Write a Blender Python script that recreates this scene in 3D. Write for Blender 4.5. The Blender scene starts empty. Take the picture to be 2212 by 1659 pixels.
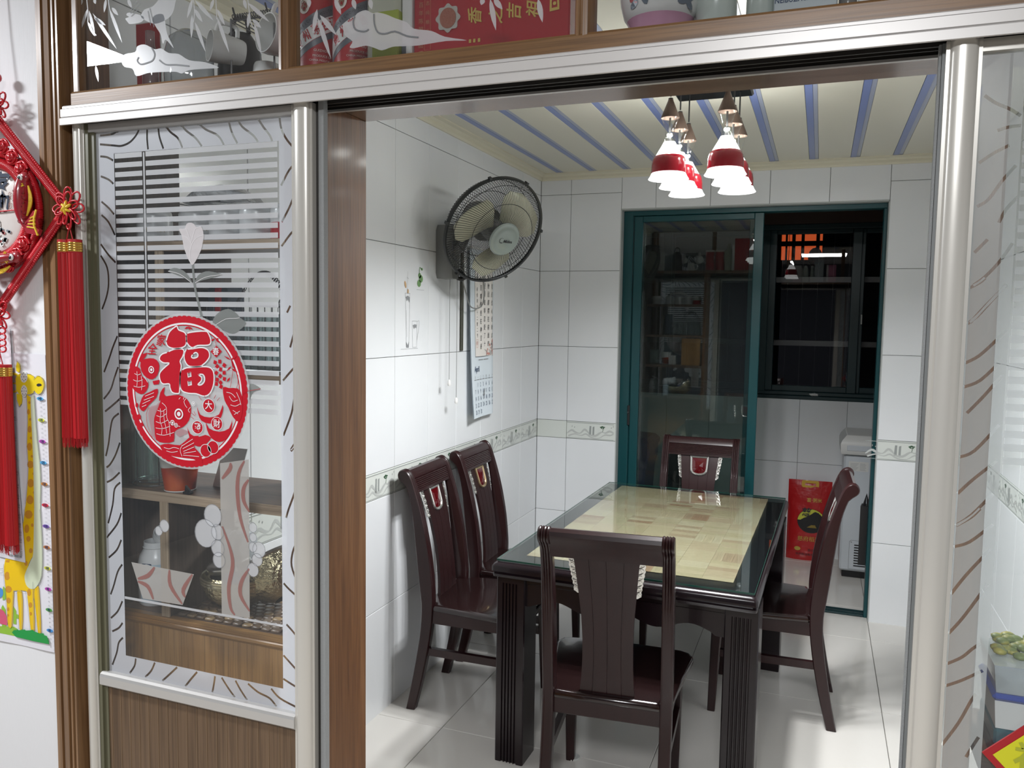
import bpy, math, random
from math import sin, cos, pi, radians as rad
from mathutils import Vector as V, Matrix, Quaternion
from mathutils.geometry import delaunay_2d_cdt

SC = bpy.context.scene
COL = SC.collection
# ---------------------------------------------------------------- camera
cam_data = bpy.data.cameras.new('camera')
cam = bpy.data.objects.new('camera', cam_data)
COL.objects.link(cam)
cam_data.sensor_width = 36.0
cam_data.lens = 28.371
cam_data.clip_start = 0.02
cam.matrix_world = Matrix.Translation((0, 0, 1.6)) @ (Matrix.Rotation(0.363511, 4, 'Z') @ Matrix.Rotation(1.490524, 4, 'X') @ Matrix.Rotation(0.015226, 4, 'Z'))
SC.camera = cam
# ---------------------------------------------------------------- world, lights, exposure
SC.view_settings.view_transform = 'Standard'
SC.view_settings.look = 'None'
SC.view_settings.gamma = 1.0
SC.view_settings.exposure = 0.0
try:
    SC.view_settings.use_curve_mapping = False
except Exception:
    pass
SC.cycles.max_bounces = 14
SC.cycles.transparent_max_bounces = 24
SC.cycles.caustics_reflective = False
SC.cycles.caustics_refractive = False
SC.cycles.sample_clamp_indirect = 6.0
SC.cycles.use_denoising = True
world = bpy.data.worlds.new('night')
SC.world = world
world.use_nodes = True
world.node_tree.nodes['Background'].inputs[0].default_value = (0.010, 0.013, 0.02, 1)
world.node_tree.nodes['Background'].inputs[1].default_value = 0.35

def area_light(name, loc, size, power, color, target=None, size_y=None, spread=180):
    d = bpy.data.lights.new(name, 'AREA')
    d.energy = power
    d.color = color
    d.size = size
    if size_y:
        d.shape = 'RECTANGLE'
        d.size_y = size_y
    d.spread = rad(spread)
    o = bpy.data.objects.new(name, d)
    COL.objects.link(o)
    o.location = loc
    if target is not None:
        o.rotation_euler = (V(target) - V(loc)).to_track_quat('-Z', 'Y').to_euler()
    return o

# the near room's two ceiling panels: one close to the partition at the left, one further back
area_light('ceiling_light_near', (-2.645, 0.415, 2.56), 0.34, 62, (0.93, 0.96, 1.0), (-2.645, 0.415, 0), 0.24)
area_light('ceiling_light_far', (0.0, -0.75, 2.58), 0.6, 85, (0.96, 0.975, 1.0), (0.0, -0.75, 0))

# ---------------------------------------------------------------- materials
MATS = {}
def mat(name, col, rough=0.5, metal=0.0, spec=0.5, coat=0.0, bump=None, var=None, trans=0.0, emit=None, alpha=1.0, sub=0.0):
    m = bpy.data.materials.new(name)
    m.use_nodes = True
    nt = m.node_tree
    b = nt.nodes['Principled BSDF']
    c4 = (col[0], col[1], col[2], 1)
    b.inputs['Base Color'].default_value = c4
    b.inputs['Roughness'].default_value = rough
    b.inputs['Metallic'].default_value = metal
    b.inputs['Specular IOR Level'].default_value = spec
    b.inputs['Coat Weight'].default_value = coat
    b.inputs['Coat Roughness'].default_value = 0.06
    b.inputs['Transmission Weight'].default_value = trans
    b.inputs['Alpha'].default_value = alpha
    if sub:
        b.inputs['Subsurface Weight'].default_value = sub
        b.inputs['Subsurface Radius'].default_value = (0.02, 0.02, 0.02)
    if emit:
        b.inputs['Emission Color'].default_value = (emit[0], emit[1], emit[2], 1)
        b.inputs['Emission Strength'].default_value = emit[3]
    if bump or var:
        tc = nt.nodes.new('ShaderNodeTexCoord')
    if bump:          # (scale, strength, distance, stretch xyz)
        mp = nt.nodes.new('ShaderNodeMapping')
        mp.inputs['Scale'].default_value = bump[3] if len(bump) > 3 else (1, 1, 1)
        nz = nt.nodes.new('ShaderNodeTexNoise')
        nz.inputs['Scale'].default_value = bump[0]
        nz.inputs['Detail'].default_value = 3
        bp = nt.nodes.new('ShaderNodeBump')
        bp.inputs['Strength'].default_value = bump[1]
        bp.inputs['Distance'].default_value = bump[2]
        nt.links.new(tc.outputs['Object'], mp.inputs[0])
        nt.links.new(mp.outputs[0], nz.inputs['Vector'])
        nt.links.new(nz.outputs[0], bp.inputs['Height'])
        nt.links.new(bp.outputs[0], b.inputs['Normal'])
    if var:           # (colour2, scale, stretch xyz, contrast lo, hi)
        mp2 = nt.nodes.new('ShaderNodeMapping')
        mp2.inputs['Scale'].default_value = var[2]
        nz2 = nt.nodes.new('ShaderNodeTexNoise')
        nz2.inputs['Scale'].default_value = var[1]
        nz2.inputs['Detail'].default_value = 5
        cr = nt.nodes.new('ShaderNodeValToRGB')
        cr.color_ramp.elements[0].position = var[3]
        cr.color_ramp.elements[1].position = var[4]
        cr.color_ramp.elements[0].color = c4
        cr.color_ramp.elements[1].color = (*var[0], 1)
        nt.links.new(tc.outputs['Object'], mp2.inputs[0])
        nt.links.new(mp2.outputs[0], nz2.inputs['Vector'])
        nt.links.new(nz2.outputs[0], cr.inputs[0])
        nt.links.new(cr.outputs[0], b.inputs['Base Color'])
    MATS[name] = m
    return m

def wood(name, c1, c2, c3, axis='z', scale=1.0, rough=0.35, coat=0.3, bump=0.15):
    """grain running along one axis: wavy figure plus fine pores"""
    m = bpy.data.materials.new(name)
    m.use_nodes = True
    nt = m.node_tree
    b = nt.nodes['Principled BSDF']
    N = nt.nodes.new
    tc = N('ShaderNodeTexCoord')
    mp = N('ShaderNodeMapping')
    s = [26 * scale, 26 * scale, 26 * scale]
    i = 'xyz'.index(axis)
    s[i] = 1.6 * scale
    mp.inputs['Scale'].default_value = s
    n1 = N('ShaderNodeTexNoise'); n1.inputs['Scale'].default_value = 1.0; n1.inputs['Detail'].default_value = 4; n1.inputs['Distortion'].default_value = 0.6
    mp2 = N('ShaderNodeMapping')
    s2 = [240 * scale, 240 * scale, 240 * scale]
    s2[i] = 5 * scale
    mp2.inputs['Scale'].default_value = s2
    n2 = N('ShaderNodeTexNoise'); n2.inputs['Scale'].default_value = 1.0; n2.inputs['Detail'].default_value = 2
    cr = N('ShaderNodeValToRGB')
    e = cr.color_ramp.elements
    e[0].position = 0.3; e[0].color = (*c1, 1)
    e[1].position = 0.72; e[1].color = (*c3, 1)
    k = e.new(0.5); k.color = (*c2, 1)
    mx = N('ShaderNodeMix'); mx.data_type = 'RGBA'; mx.blend_type = 'MULTIPLY'
    cr2 = N('ShaderNodeValToRGB')
    cr2.color_ramp.elements[0].position = 0.36; cr2.color_ramp.elements[0].color = (0.62, 0.6, 0.58, 1)
    cr2.color_ramp.elements[1].position = 0.55; cr2.color_ramp.elements[1].color = (1, 1, 1, 1)
    mx.inputs[0].default_value = 0.8
    L = nt.links.new
    L(tc.outputs['Object'], mp.inputs[0]); L(mp.outputs[0], n1.inputs['Vector']); L(n1.outputs[0], cr.inputs[0])
    L(tc.outputs['Object'], mp2.inputs[0]); L(mp2.outputs[0], n2.inputs['Vector']); L(n2.outputs[0], cr2.inputs[0])
    L(cr.outputs[0], mx.inputs[6]); L(cr2.outputs[0], mx.inputs[7]); L(mx.outputs[2], b.inputs['Base Color'])
    bp = N('ShaderNodeBump'); bp.inputs['Strength'].default_value = bump; bp.inputs['Distance'].default_value = 0.001
    L(n2.outputs[0], bp.inputs['Height']); L(bp.outputs[0], b.inputs['Normal'])
    b.inputs['Roughness'].default_value = rough
    b.inputs['Coat Weight'].default_value = coat
    b.inputs['Coat Roughness'].default_value = 0.12
    MATS[name] = m
    return m

def thin_glass(name, tint=(1, 1, 1), refl=1.0, rough=0.0, haze=0.0):
    """window glass: clear straight through, Fresnel reflection, optional dust and glare haze"""
    m = bpy.data.materials.new(name)
    m.use_nodes = True
    nt = m.node_tree
    nt.nodes.remove(nt.nodes['Principled BSDF'])
    N = nt.nodes.new
    out = nt.nodes['Material Output']
    t = N('ShaderNodeBsdfTransparent'); t.inputs[0].default_value = (*tint, 1)
    g = N('ShaderNodeBsdfGlossy'); g.inputs['Roughness'].default_value = rough
    # same 1.5 index whichever side of the sheet is hit, so a sheet never totally reflects
    ge = N('ShaderNodeNewGeometry')
    ior = N('ShaderNodeMapRange'); ior.inputs['To Min'].default_value = 1.5; ior.inputs['To Max'].default_value = 1 / 1.5
    fr = N('ShaderNodeFresnel')
    nt.links.new(ge.outputs['Backfacing'], ior.inputs['Value']); nt.links.new(ior.outputs[0], fr.inputs[0])
    mu = N('ShaderNodeMath'); mu.operation = 'MULTIPLY'; mu.inputs[1].default_value = refl
    mx = N('ShaderNodeMixShader')
    L = nt.links.new
    L(fr.outputs[0], mu.inputs[0]); L(mu.outputs[0], mx.inputs[0]); L(t.outputs[0], mx.inputs[1]); L(g.outputs[0], mx.inputs[2])
    last = mx
    if haze:
        d = N('ShaderNodeBsdfDiffuse'); d.inputs[0].default_value = (0.8, 0.85, 0.88, 1)
        m2 = N('ShaderNodeMixShader'); m2.inputs[0].default_value = haze
        L(mx.outputs[0], m2.inputs[1]); L(d.outputs[0], m2.inputs[2]); last = m2
    L(last.outputs[0], out.inputs[0])
    MATS[name] = m
    return m

def frost(name, col, see=0.15, transl=0.5, gloss=0.06):
    """acid-etched glass: scatters light from both sides, lets a little through unscattered"""
    m = bpy.data.materials.new(name)
    m.use_nodes = True
    nt = m.node_tree
    nt.nodes.remove(nt.nodes['Principled BSDF'])
    N = nt.nodes.new
    out = nt.nodes['Material Output']
    d = N('ShaderNodeBsdfDiffuse'); d.inputs[0].default_value = (*col, 1)
    t = N('ShaderNodeBsdfTranslucent'); t.inputs[0].default_value = (*col, 1)
    a = N('ShaderNodeMixShader'); a.inputs[0].default_value = transl
    p = N('ShaderNodeBsdfTransparent')
    c = N('ShaderNodeMixShader'); c.inputs[0].default_value = see
    g = N('ShaderNodeBsdfGlossy'); g.inputs['Roughness'].default_value = 0.25
    e = N('ShaderNodeMixShader'); e.inputs[0].default_value = gloss
    L = nt.links.new
    L(d.outputs[0], a.inputs[1]); L(t.outputs[0], a.inputs[2]); L(a.outputs[0], c.inputs[1]); L(p.outputs[0], c.inputs[2])
    L(c.outputs[0], e.inputs[1]); L(g.outputs[0], e.inputs[2]); L(e.outputs[0], out.inputs[0])
    MATS[name] = m
    return m

def emitter(name, col, strength):
    m = bpy.data.materials.new(name)
    m.use_nodes = True
    nt = m.node_tree
    nt.nodes.remove(nt.nodes['Principled BSDF'])
    e = nt.nodes.new('ShaderNodeEmission')
    e.inputs[0].default_value = (*col, 1)
    e.inputs[1].default_value = strength
    nt.links.new(e.outputs[0], nt.nodes['Material Output'].inputs[0])
    MATS[name] = m
    return m

# ---------------------------------------------------------------- mesh builder
def lerp(a, b, t): return a + (b - a) * t
class MB:
    def __init__(s):
        s.v = []; s.f = []; s.mi = []; s.cur = 0
    def add(s, vs, fs):
        o = len(s.v)
        s.v += [tuple(p) for p in vs]
        for f in fs:
            s.f.append(tuple(i + o for i in f)); s.mi.append(s.cur)
        return s
    def box(s, x0, x1, y0, y1, z0, z1, c=0.0):
        if x1 < x0: x0, x1 = x1, x0
        if y1 < y0: y0, y1 = y1, y0
        if z1 < z0: z0, z1 = z1, z0
        c = min(c, (x1 - x0) * .45, (y1 - y0) * .45, (z1 - z0) * .45)
        if c <= 0:
            vs = [(x, y, z) for z in (z0, z1) for y in (y0, y1) for x in (x0, x1)]
            return s.add(vs, [(0, 2, 3, 1), (4, 5, 7, 6), (0, 1, 5, 4), (2, 6, 7, 3), (0, 4, 6, 2), (1, 3, 7, 5)])
        vs = []
        idx = {}
        for a, X in ((0, x0), (1, x1)):
            for b, Y in ((0, y0), (1, y1)):
                for d, Z in ((0, z0), (1, z1)):
                    sx = 1 if a == 0 else -1; sy = 1 if b == 0 else -1; sz = 1 if d == 0 else -1
                    idx[a, b, d, 0] = len(vs); vs.append((X, Y + sy * c, Z + sz * c))
                    idx[a, b, d, 1] = len(vs); vs.append((X + sx * c, Y, Z + sz * c))
                    idx[a, b, d, 2] = len(vs); vs.append((X + sx * c, Y + sy * c, Z))
        fs = []
        for a in (0, 1):
            q = [idx[a, 0, 0, 0], idx[a, 0, 1, 0], idx[a, 1, 1, 0], idx[a, 1, 0, 0]]
            fs.append(q if a == 0 else q[::-1])
        for b in (0, 1):
            q = [idx[0, b, 0, 1], idx[1, b, 0, 1], idx[1, b, 1, 1], idx[0, b, 1, 1]]
            fs.append(q if b == 0 else q[::-1])
        for d in (0, 1):
            q = [idx[0, 0, d, 2], idx[0, 1, d, 2], idx[1, 1, d, 2], idx[1, 0, d, 2]]
            fs.append(q if d == 0 else q[::-1])
        for b in (0, 1):
            for d in (0, 1):
                q = [idx[0, b, d, 1], idx[1, b, d, 1], idx[1, b, d, 2], idx[0, b, d, 2]]
                fs.append(q if b == d else q[::-1])
        for a in (0, 1):
            for d in (0, 1):
                q = [idx[a, 0, d, 0], idx[a, 1, d, 0], idx[a, 1, d, 2], idx[a, 0, d, 2]]
                fs.append(q[::-1] if a == d else q)
        for a in (0, 1):
            for b in (0, 1):
                q = [idx[a, b, 0, 0], idx[a, b, 1, 0], idx[a, b, 1, 1], idx[a, b, 0, 1]]
                fs.append(q if a == b else q[::-1])
        for a in (0, 1):
            for b in (0, 1):
                for d in (0, 1):
                    t = [idx[a, b, d, 0], idx[a, b, d, 1], idx[a, b, d, 2]]
                    fs.append(t if (a + b + d) % 2 == 0 else t[::-1])
        return s.add(vs, fs)
    def prism(s, pts, axis, a0, a1):
        """2-D outline pushed along an axis; pts are the two other coordinates in xyz order"""
        n = len(pts)
        def mk(p, a):
            return (a, p[0], p[1]) if axis == 'x' else (p[0], a, p[1]) if axis == 'y' else (p[0], p[1], a)
        vs = [mk(p, a0) for p in pts] + [mk(p, a1) for p in pts]
        fs = [tuple(range(n))[::-1], tuple(range(n, 2 * n))]
        for i in range(n):
            j = (i + 1) % n
            fs.append((i, j, n + j, n + i))
        return s.add(vs, fs)
    def loft(s, rings, closed=True, caps=True):
        n = len(rings[0])
        vs = [p for r in rings for p in r]
        fs = []
        for k in range(len(rings) - 1):
            for i in range(n if closed else n - 1):
                j = (i + 1) % n
                fs.append((k * n + i, k * n + j, (k + 1) * n + j, (k + 1) * n + i))
        if caps:
            fs.append(tuple(range(n))[::-1])
            fs.append(tuple((len(rings) - 1) * n + i for i in range(n)))
        return s.add(vs, fs)
    def lathe(s, prof, cx=0, cy=0, cz=0, n=24, cap=True):
        rings = [[(cx + r * cos(2 * pi * i / n), cy + r * sin(2 * pi * i / n), cz + z) for i in range(n)] for r, z in prof]
        return s.loft(rings, True, cap)
    def tube(s, path, r, n=6, closed=False, flat=1.0):
        path = [V(p) for p in path]
        m = len(path)
        rings = []
        prev = None
        for i, p in enumerate(path):
            if closed:
                t = path[(i + 1) % m] - path[i - 1]
            else:
                t = path[min(i + 1, m - 1)] - path[max(i - 1, 0)]
            if t.length < 1e-9: t = V((0, 0, 1))
            t.normalize()
            if prev is None:
                a = V((0, 0, 1)) if abs(t.z) < 0.9 else V((1, 0, 0))
                u = t.cross(a).normalized()
            else:
                u = (prev - t * prev.dot(t))
                if u.length < 1e-6: u = t.cross(V((0.3, 0.5, 0.8)))
                u.normalize()
            prev = u
            w = t.cross(u)
            rr = r[i] if isinstance(r, (list, tuple)) else r
            rings.append([p + u * rr * cos(2 * pi * k / n) + w * rr * flat * sin(2 * pi * k / n) for k in range(n)])
        if closed:
            rings.append(rings[0])
            return s.loft(rings, True, False)
        return s.loft(rings, True, True)
    def ball(s, c, r, n=10, m=6, sc=(1, 1, 1)):
        rings = []
        for j in range(m + 1):
            a = -pi / 2 + pi * j / m
            q = max(cos(a), 0.02)
            rings.append([(c[0] + sc[0] * r * q * cos(2 * pi * i / n), c[1] + sc[1] * r * q * sin(2 * pi * i / n), c[2] + sc[2] * r * sin(a)) for i in range(n)])
        return s.loft(rings)
    def fill(s, polys, fn, thick=None):
        """even-odd filled flat shape; fn maps (u, v) to a point, thick is a vector for a slab"""
        pts = []; edges = []
        for p in polys:
            o = len(pts)
            pts += [V((q[0], q[1])) for q in p]
            edges += [(o + i, o + (i + 1) % len(p)) for i in range(len(p))]
        vo, eo, fo, _a, _b, _c = delaunay_2d_cdt(pts, edges, [], 0, 1e-7)
        keep = []
        for f in fo:
            x = sum(vo[i].x for i in f) / len(f); y = sum(vo[i].y for i in f) / len(f)
            ins = False
            for p in polys:
                n = len(p)
                j = n - 1
                for i in range(n):
                    yi = p[i][1]; yj = p[j][1]
                    if (yi > y) != (yj > y) and x < (p[j][0] - p[i][0]) * (y - yi) / (yj - yi) + p[i][0]:
                        ins = not ins
                    j = i
            if ins: keep.append(tuple(f))
        vs = [V(fn(q.x, q.y)) for q in vo]
        s.add(vs, keep)
        if thick is not None:
            t = V(thick)
            s.add([q + t for q in vs], [f[::-1] for f in keep])
            cnt = {}
            for f in keep:
                for i in range(len(f)):
                    a, b = f[i], f[(i + 1) % len(f)]
                    cnt[a, b] = 1
            side = [(a, b) for (a, b) in cnt if (b, a) not in cnt]
            n = len(vs)
            s.add(vs + [q + t for q in vs], [(b, a, a + n, b + n) for a, b in side])
        return s
    def xf(s, M):
        s.v = [tuple(M @ V(p)) for p in s.v]
        return s
    def join(s, o, M=None):
        vs = [M @ V(p) for p in o.v] if M else o.v
        return s.add(vs, o.f)
    def mesh(s, name, mats, smooth=None):
        me = bpy.data.meshes.new(name)
        me.from_pydata(s.v, [], s.f)
        for m in (mats if isinstance(mats, (list, tuple)) else [mats]):
            me.materials.append(m)
        if any(s.mi):
            me.polygons.foreach_set('material_index', s.mi)
        if smooth:
            me.polygons.foreach_set('use_smooth', [True] * len(me.polygons))
            me.set_sharp_from_angle(angle=rad(smooth))
        me.validate()
        return me
    def build(s, name, mats, parent=None, smooth=None, local=False, label=None):
        """links the mesh as one object; world coordinates are shifted into the parent's frame unless local"""
        if parent is not None and not local:
            M = world_matrix(parent).inverted()
            s.xf(M)
        o = bpy.data.objects.new(name, s.mesh(name, mats, smooth))
        COL.objects.link(o)
        if parent is not None: o.parent = parent
        if label: o['label'] = label
        return o

def world_matrix(o):
    M = Matrix.LocRotScale(o.location, o.rotation_euler, o.scale)
    while o.parent is not None:
        o = o.parent
        M = Matrix.LocRotScale(o.location, o.rotation_euler, o.scale) @ M
    return M

def tag(o, label, cat, group=None):
    o['label'] = label; o['category'] = cat
    if group: o['group'] = group
    return o
def thing(name, label, cat, loc=(0, 0, 0), rz=0.0, group=None):
    o = bpy.data.objects.new(name, None)
    o.empty_display_size = 0.05
    COL.objects.link(o)
    o.location = loc
    o.rotation_euler = (0, 0, rz)
    return tag(o, label, cat, group)
def struct(o, label=None, cat=None):
    o['kind'] = 'structure'
    if label: o['label'] = label
    if cat: o['category'] = cat
    return o
def struct_empty(name, loc=(0, 0, 0), label=None, cat=None):
    o = bpy.data.objects.new(name, None)
    o.empty_display_size = 0.05
    COL.objects.link(o)
    o.location = loc
    return struct(o, label, cat)
def copy_tree(o, parent=None):
    c = o.copy()
    COL.objects.link(c)
    if parent is not None: c.parent = parent
    for ch in list(o.children): copy_tree(ch, c)
    return c
def inst(src, name, loc, parent=None):
    o = bpy.data.objects.new(name, src)
    COL.objects.link(o)
    o.location = loc
    if parent is not None:
        o.parent = parent
    return o

# ---------------------------------------------------------------- lettering
_G = {}
def glyphs(txt, align='CENTER', shear=0.0, bold=0.0):
    """the outline triangles of a string at size 1, centred"""
    k = (txt, align, shear, bold)
    if k in _G: return _G[k]
    c = bpy.data.curves.new('lettering', 'FONT')
    c.body = txt
    c.align_x = align
    c.align_y = 'CENTER'
    c.resolution_u = 2
    c.shear = shear
    c.offset = bold
    o = bpy.data.objects.new('lettering', c)
    COL.objects.link(o)
    dg = bpy.context.evaluated_depsgraph_get()
    me = bpy.data.meshes.new_from_object(o.evaluated_get(dg))
    vs = [tuple(v.co) for v in me.vertices]
    fs = [tuple(p.vertices) for p in me.polygons]
    bpy.data.objects.remove(o)
    bpy.data.curves.remove(c)
    bpy.data.meshes.remove(me)
    _G[k] = (vs, fs)
    return _G[k]
def put_text(mb, txt, fn, u, v, size, sx=1.0, rot=0.0, **kw):
    vs, fs = glyphs(txt, **kw)
    cr, sr = cos(rot), sin(rot)
    pts = []
    for p in vs:
        a = p[0] * size * sx; b = p[1] * size
        pts.append(fn(u + a * cr - b * sr, v + a * sr + b * cr))
    mb.add(pts, fs)
    return mb

def circle(cx, cy, rx, ry=None, n=24, a0=0.0, a1=2 * pi, rot=0.0):
    ry = rx if ry is None else ry
    full = abs(a1 - a0 - 2 * pi) < 1e-6
    out = []
    for i in range(n):
        a = a0 + (a1 - a0) * i / (n if full else n - 1)
        x, y = rx * cos(a), ry * sin(a)
        out.append((cx + x * cos(rot) - y * sin(rot), cy + x * sin(rot) + y * cos(rot)))
    return out
def stroke(pts, w):
    """closed outline of a line of given width (number or list)"""
    L, Rr = [], []
    n = len(pts)
    for i in range(n):
        a = pts[max(i - 1, 0)]; b = pts[min(i + 1, n - 1)]
        dx, dy = b[0] - a[0], b[1] - a[1]
        l = math.hypot(dx, dy) or 1
        ww = (w[i] if isinstance(w, (list, tuple)) else w) / 2
        L.append((pts[i][0] - dy / l * ww, pts[i][1] + dx / l * ww))
        Rr.append((pts[i][0] + dy / l * ww, pts[i][1] - dx / l * ww))
    return L + Rr[::-1]
def smooth_pts(pts, k=4, closed=False):
    """Catmull-Rom through the points"""
    n = len(pts)
    out = []
    rng = range(n) if closed else range(n - 1)
    for i in rng:
        p0 = pts[(i - 1) % n] if closed else pts[max(i - 1, 0)]
        p1 = pts[i]; p2 = pts[(i + 1) % n]
        p3 = pts[(i + 2) % n] if closed else pts[min(i + 2, n - 1)]
        for j in range(k):
            t = j / k
            out.append(tuple(0.5 * (2 * b + (c - a) * t + (2 * a - 5 * b + 4 * c - d) * t * t + (-a + 3 * b - 3 * c + d) * t ** 3) for a, b, c, d in zip(p0, p1, p2, p3)))
    if not closed: out.append(tuple(pts[-1]))
    return out
# ================================================================ colours and surfaces
TILE = mat('white_wall_tile', (0.76, 0.775, 0.79), 0.16, var=((0.73, 0.75, 0.765), 3.0, (1, 1, 1), 0.35, 0.7))
GROUT = mat('tile_joint', (0.21, 0.21, 0.20), 0.8)
BORDER = mat('border_tile_glaze', (0.66, 0.69, 0.65), 0.22)
INKG = mat('border_ink_grey', (0.30, 0.32, 0.31), 0.4)
INKL = mat('border_ink_pale', (0.47, 0.49, 0.47), 0.4)
INKN = mat('border_ink_green', (0.035, 0.09, 0.045), 0.4)
FLOORT = mat('beige_floor_tile', (0.68, 0.655, 0.615), 0.12, var=((0.63, 0.61, 0.57), 2.2, (1, 1, 1), 0.3, 0.75))
FLOORJ = mat('floor_joint', (0.10, 0.095, 0.085), 0.7)
PVC = mat('ceiling_cream', (0.68, 0.665, 0.57), 0.32)
PVCB = mat('ceiling_blue', (0.20, 0.26, 0.52), 0.3)
PVCL = mat('ceiling_pale_blue', (0.36, 0.40, 0.52), 0.3)
CORN = mat('cornice_cream', (0.66, 0.63, 0.50), 0.35)
TEAL = mat('teal_frame', (0.004, 0.058, 0.066), 0.32)
DTEAL = mat('dark_teal_frame', (0.008, 0.03, 0.034), 0.35)
REVEAL = mat('grey_plaster', (0.42, 0.44, 0.43), 0.7, bump=(60, 0.3, 0.002))
PAPER = mat('white_textured_wallpaper', (0.74, 0.74, 0.75), 0.75, bump=(420, 0.35, 0.0012, (1, 1, 0.05)))
BLACK = mat('black_plastic', (0.012, 0.012, 0.013), 0.4)
NIGHT = mat('night_wall', (0.012, 0.011, 0.010), 0.9)
BRONZE = mat('brown_lintel', (0.045, 0.022, 0.014), 0.5)
BAR = mat('grey_steel_bar', (0.10, 0.10, 0.10), 0.45, 0.6)
WIRE = mat('thin_steel_wire', (0.07, 0.07, 0.07), 0.4, 0.5)
WHITEP = mat('white_plastic', (0.72, 0.72, 0.70), 0.35)
CLEAR = thin_glass('clear_glass')
CLEAR_DOOR = thin_glass('dusty_door_glass', (0.74, 0.79, 0.775), 1.5, 0.0, 0.006)
NEARW = mat('near_room_wall', (0.60, 0.60, 0.60), 0.8)
NEARB = mat('near_room_blue_wall', (0.030, 0.042, 0.075), 0.8)
NEARD = mat('near_room_dark_curtain', (0.06, 0.065, 0.085), 0.9)
NEARF = mat('near_room_floor', (0.42, 0.38, 0.33), 0.4)

XL, YB, XR, ZC = -1.603, 4.657, 0.72, 2.465
YF = 1.353            # face of the near room's wall
YP = 1.568            # back of the partition

# ================================================================ dining room shell
TP = 0.2965           # tile pitch along the walls
ROWS = [(-0.015, 0.435), (0.435, 0.885), (0.991, 1.441), (1.441, 1.891), (1.891, 2.341), (2.341, 2.52)]
_tm = {}
def tile_mesh(w, h, axis, m=None, t=0.008):
    k = (round(w, 4), round(h, 4), axis, m)
    if k not in _tm:
        b = MB(); g = 0.0011
        if axis == 'x': b.box(0, t, g, w - g, g, h - g, 0.0014)
        elif axis == '-x': b.box(-t, 0, g, w - g, g, h - g, 0.0014)
        elif axis == 'y': b.box(g, w - g, -t, 0, g, h - g, 0.0014)
        else: b.box(g, w - g, g, h - g, -t, 0, 0.0014)
        _tm[k] = b.mesh('tile', m or TILE)
    return _tm[k]

# motif printed on every border tile: tower, winding hills, one pine and birds
def motif(fn):
    g = MB()
    hill1 = smooth_pts([(0.00, 0.030), (0.03, 0.052), (0.055, 0.040), (0.085, 0.036), (0.11, 0.060), (0.13, 0.048), (0.145, 0.030), (0.18, 0.026), (0.215, 0.050), (0.24, 0.046), (0.265, 0.058), (0.29, 0.048)], 3)
    hill2 = smooth_pts([(0.01, 0.016), (0.05, 0.030), (0.09, 0.022), (0.12, 0.034), (0.155, 0.014), (0.20, 0.012), (0.235, 0.034), (0.27, 0.034), (0.29, 0.044)], 3)
    n1 = len(hill1)
    g.cur = 1
    g.fill([stroke(hill1, [0.004 + 0.009 * abs(sin(i * 0.37)) for i in range(n1)])], fn)
    g.fill([stroke(hill2, [0.003 + 0.006 * abs(cos(i * 0.31)) for i in range(len(hill2))])], fn)
    g.cur = 0
    g.fill([[(0.138, 0.028), (0.142, 0.083), (0.153, 0.083), (0.152, 0.026)]], fn)
    g.fill([[(0.160, 0.03), (0.161, 0.078), (0.172, 0.082), (0.171, 0.03)]], fn)
    g.fill([stroke([(0.0, 0.006), (0.29, 0.006)], 0.0025)], fn)
    g.fill([stroke([(0.0, 0.099), (0.29, 0.099)], 0.0035)], fn)
    for a, b in ((0.03, 0.075), (0.045, 0.07), (0.272, 0.078), (0.284, 0.086)):
        g.fill([[(a, b), (a + 0.004, b + 0.006), (a + 0.006, b + 0.001), (a + 0.003, b - 0.004)]], fn)
    g.cur = 2
    g.fill([stroke([(0.222, 0.052), (0.225, 0.064), (0.222, 0.074)], 0.0028)], fn)
    rnd = random.Random(4)
    for a, b, r in ((0.222, 0.082, 0.008), (0.212, 0.079, 0.007), (0.231, 0.080, 0.006), (0.216, 0.073, 0.005), (0.228, 0.073, 0.005)):
        g.fill([[(a + r * (0.7 + 0.5 * rnd.random()) * cos(t), b + r * 0.62 * (0.7 + 0.5 * rnd.random()) * sin(t)) for t in [2 * pi * i / 9 for i in range(9)]]], fn)
    return g
_mot = {}
def motif_mesh(axis):
    if axis not in _mot:
        fn = {'x': lambda u, v: (0.0086, u + 0.003, v), '-x': lambda u, v: (-0.0086, u + 0.003, v), 'y': lambda u, v: (u + 0.003, -0.0086, v)}[axis]
        _mot[axis] = motif(fn).mesh('border_motif', [INKG, INKL, INKN])
    return _mot[axis]

def back_slab(name, x0, x1, y0, y1, z0, z1, m=GROUT):
    return struct(MB().box(x0, x1, y0, y1, z0, z1).build(name, m))

# left wall
wl = back_slab('wall_left', XL - 0.10, XL - 0.0075, YF + 0.03, YB + 0.12, -0.03, 2.56)
wl['label'] = 'white tiled dining room wall with a grey-green border strip'
ys = [YB - TP * k for k in range(0, 12)]
for k in range(11):
    y0, y1 = ys[k + 1], ys[k]
    if y1 < 1.40: continue
    y0 = max(y0, 1.39)
    for z0, z1 in ROWS:
        inst(tile_mesh(y1 - y0, z1 - z0, 'x'), 'tile', (XL - 0.008, y0, z0), wl)
    b = inst(tile_mesh(y1 - y0, 0.106, 'x', BORDER), 'border_tile', (XL - 0.008, y0, 0.885), wl)
    if y1 - y0 > 0.29:
        inst(motif_mesh('x'), 'border_motif', (0, 0, 0), b)
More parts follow.
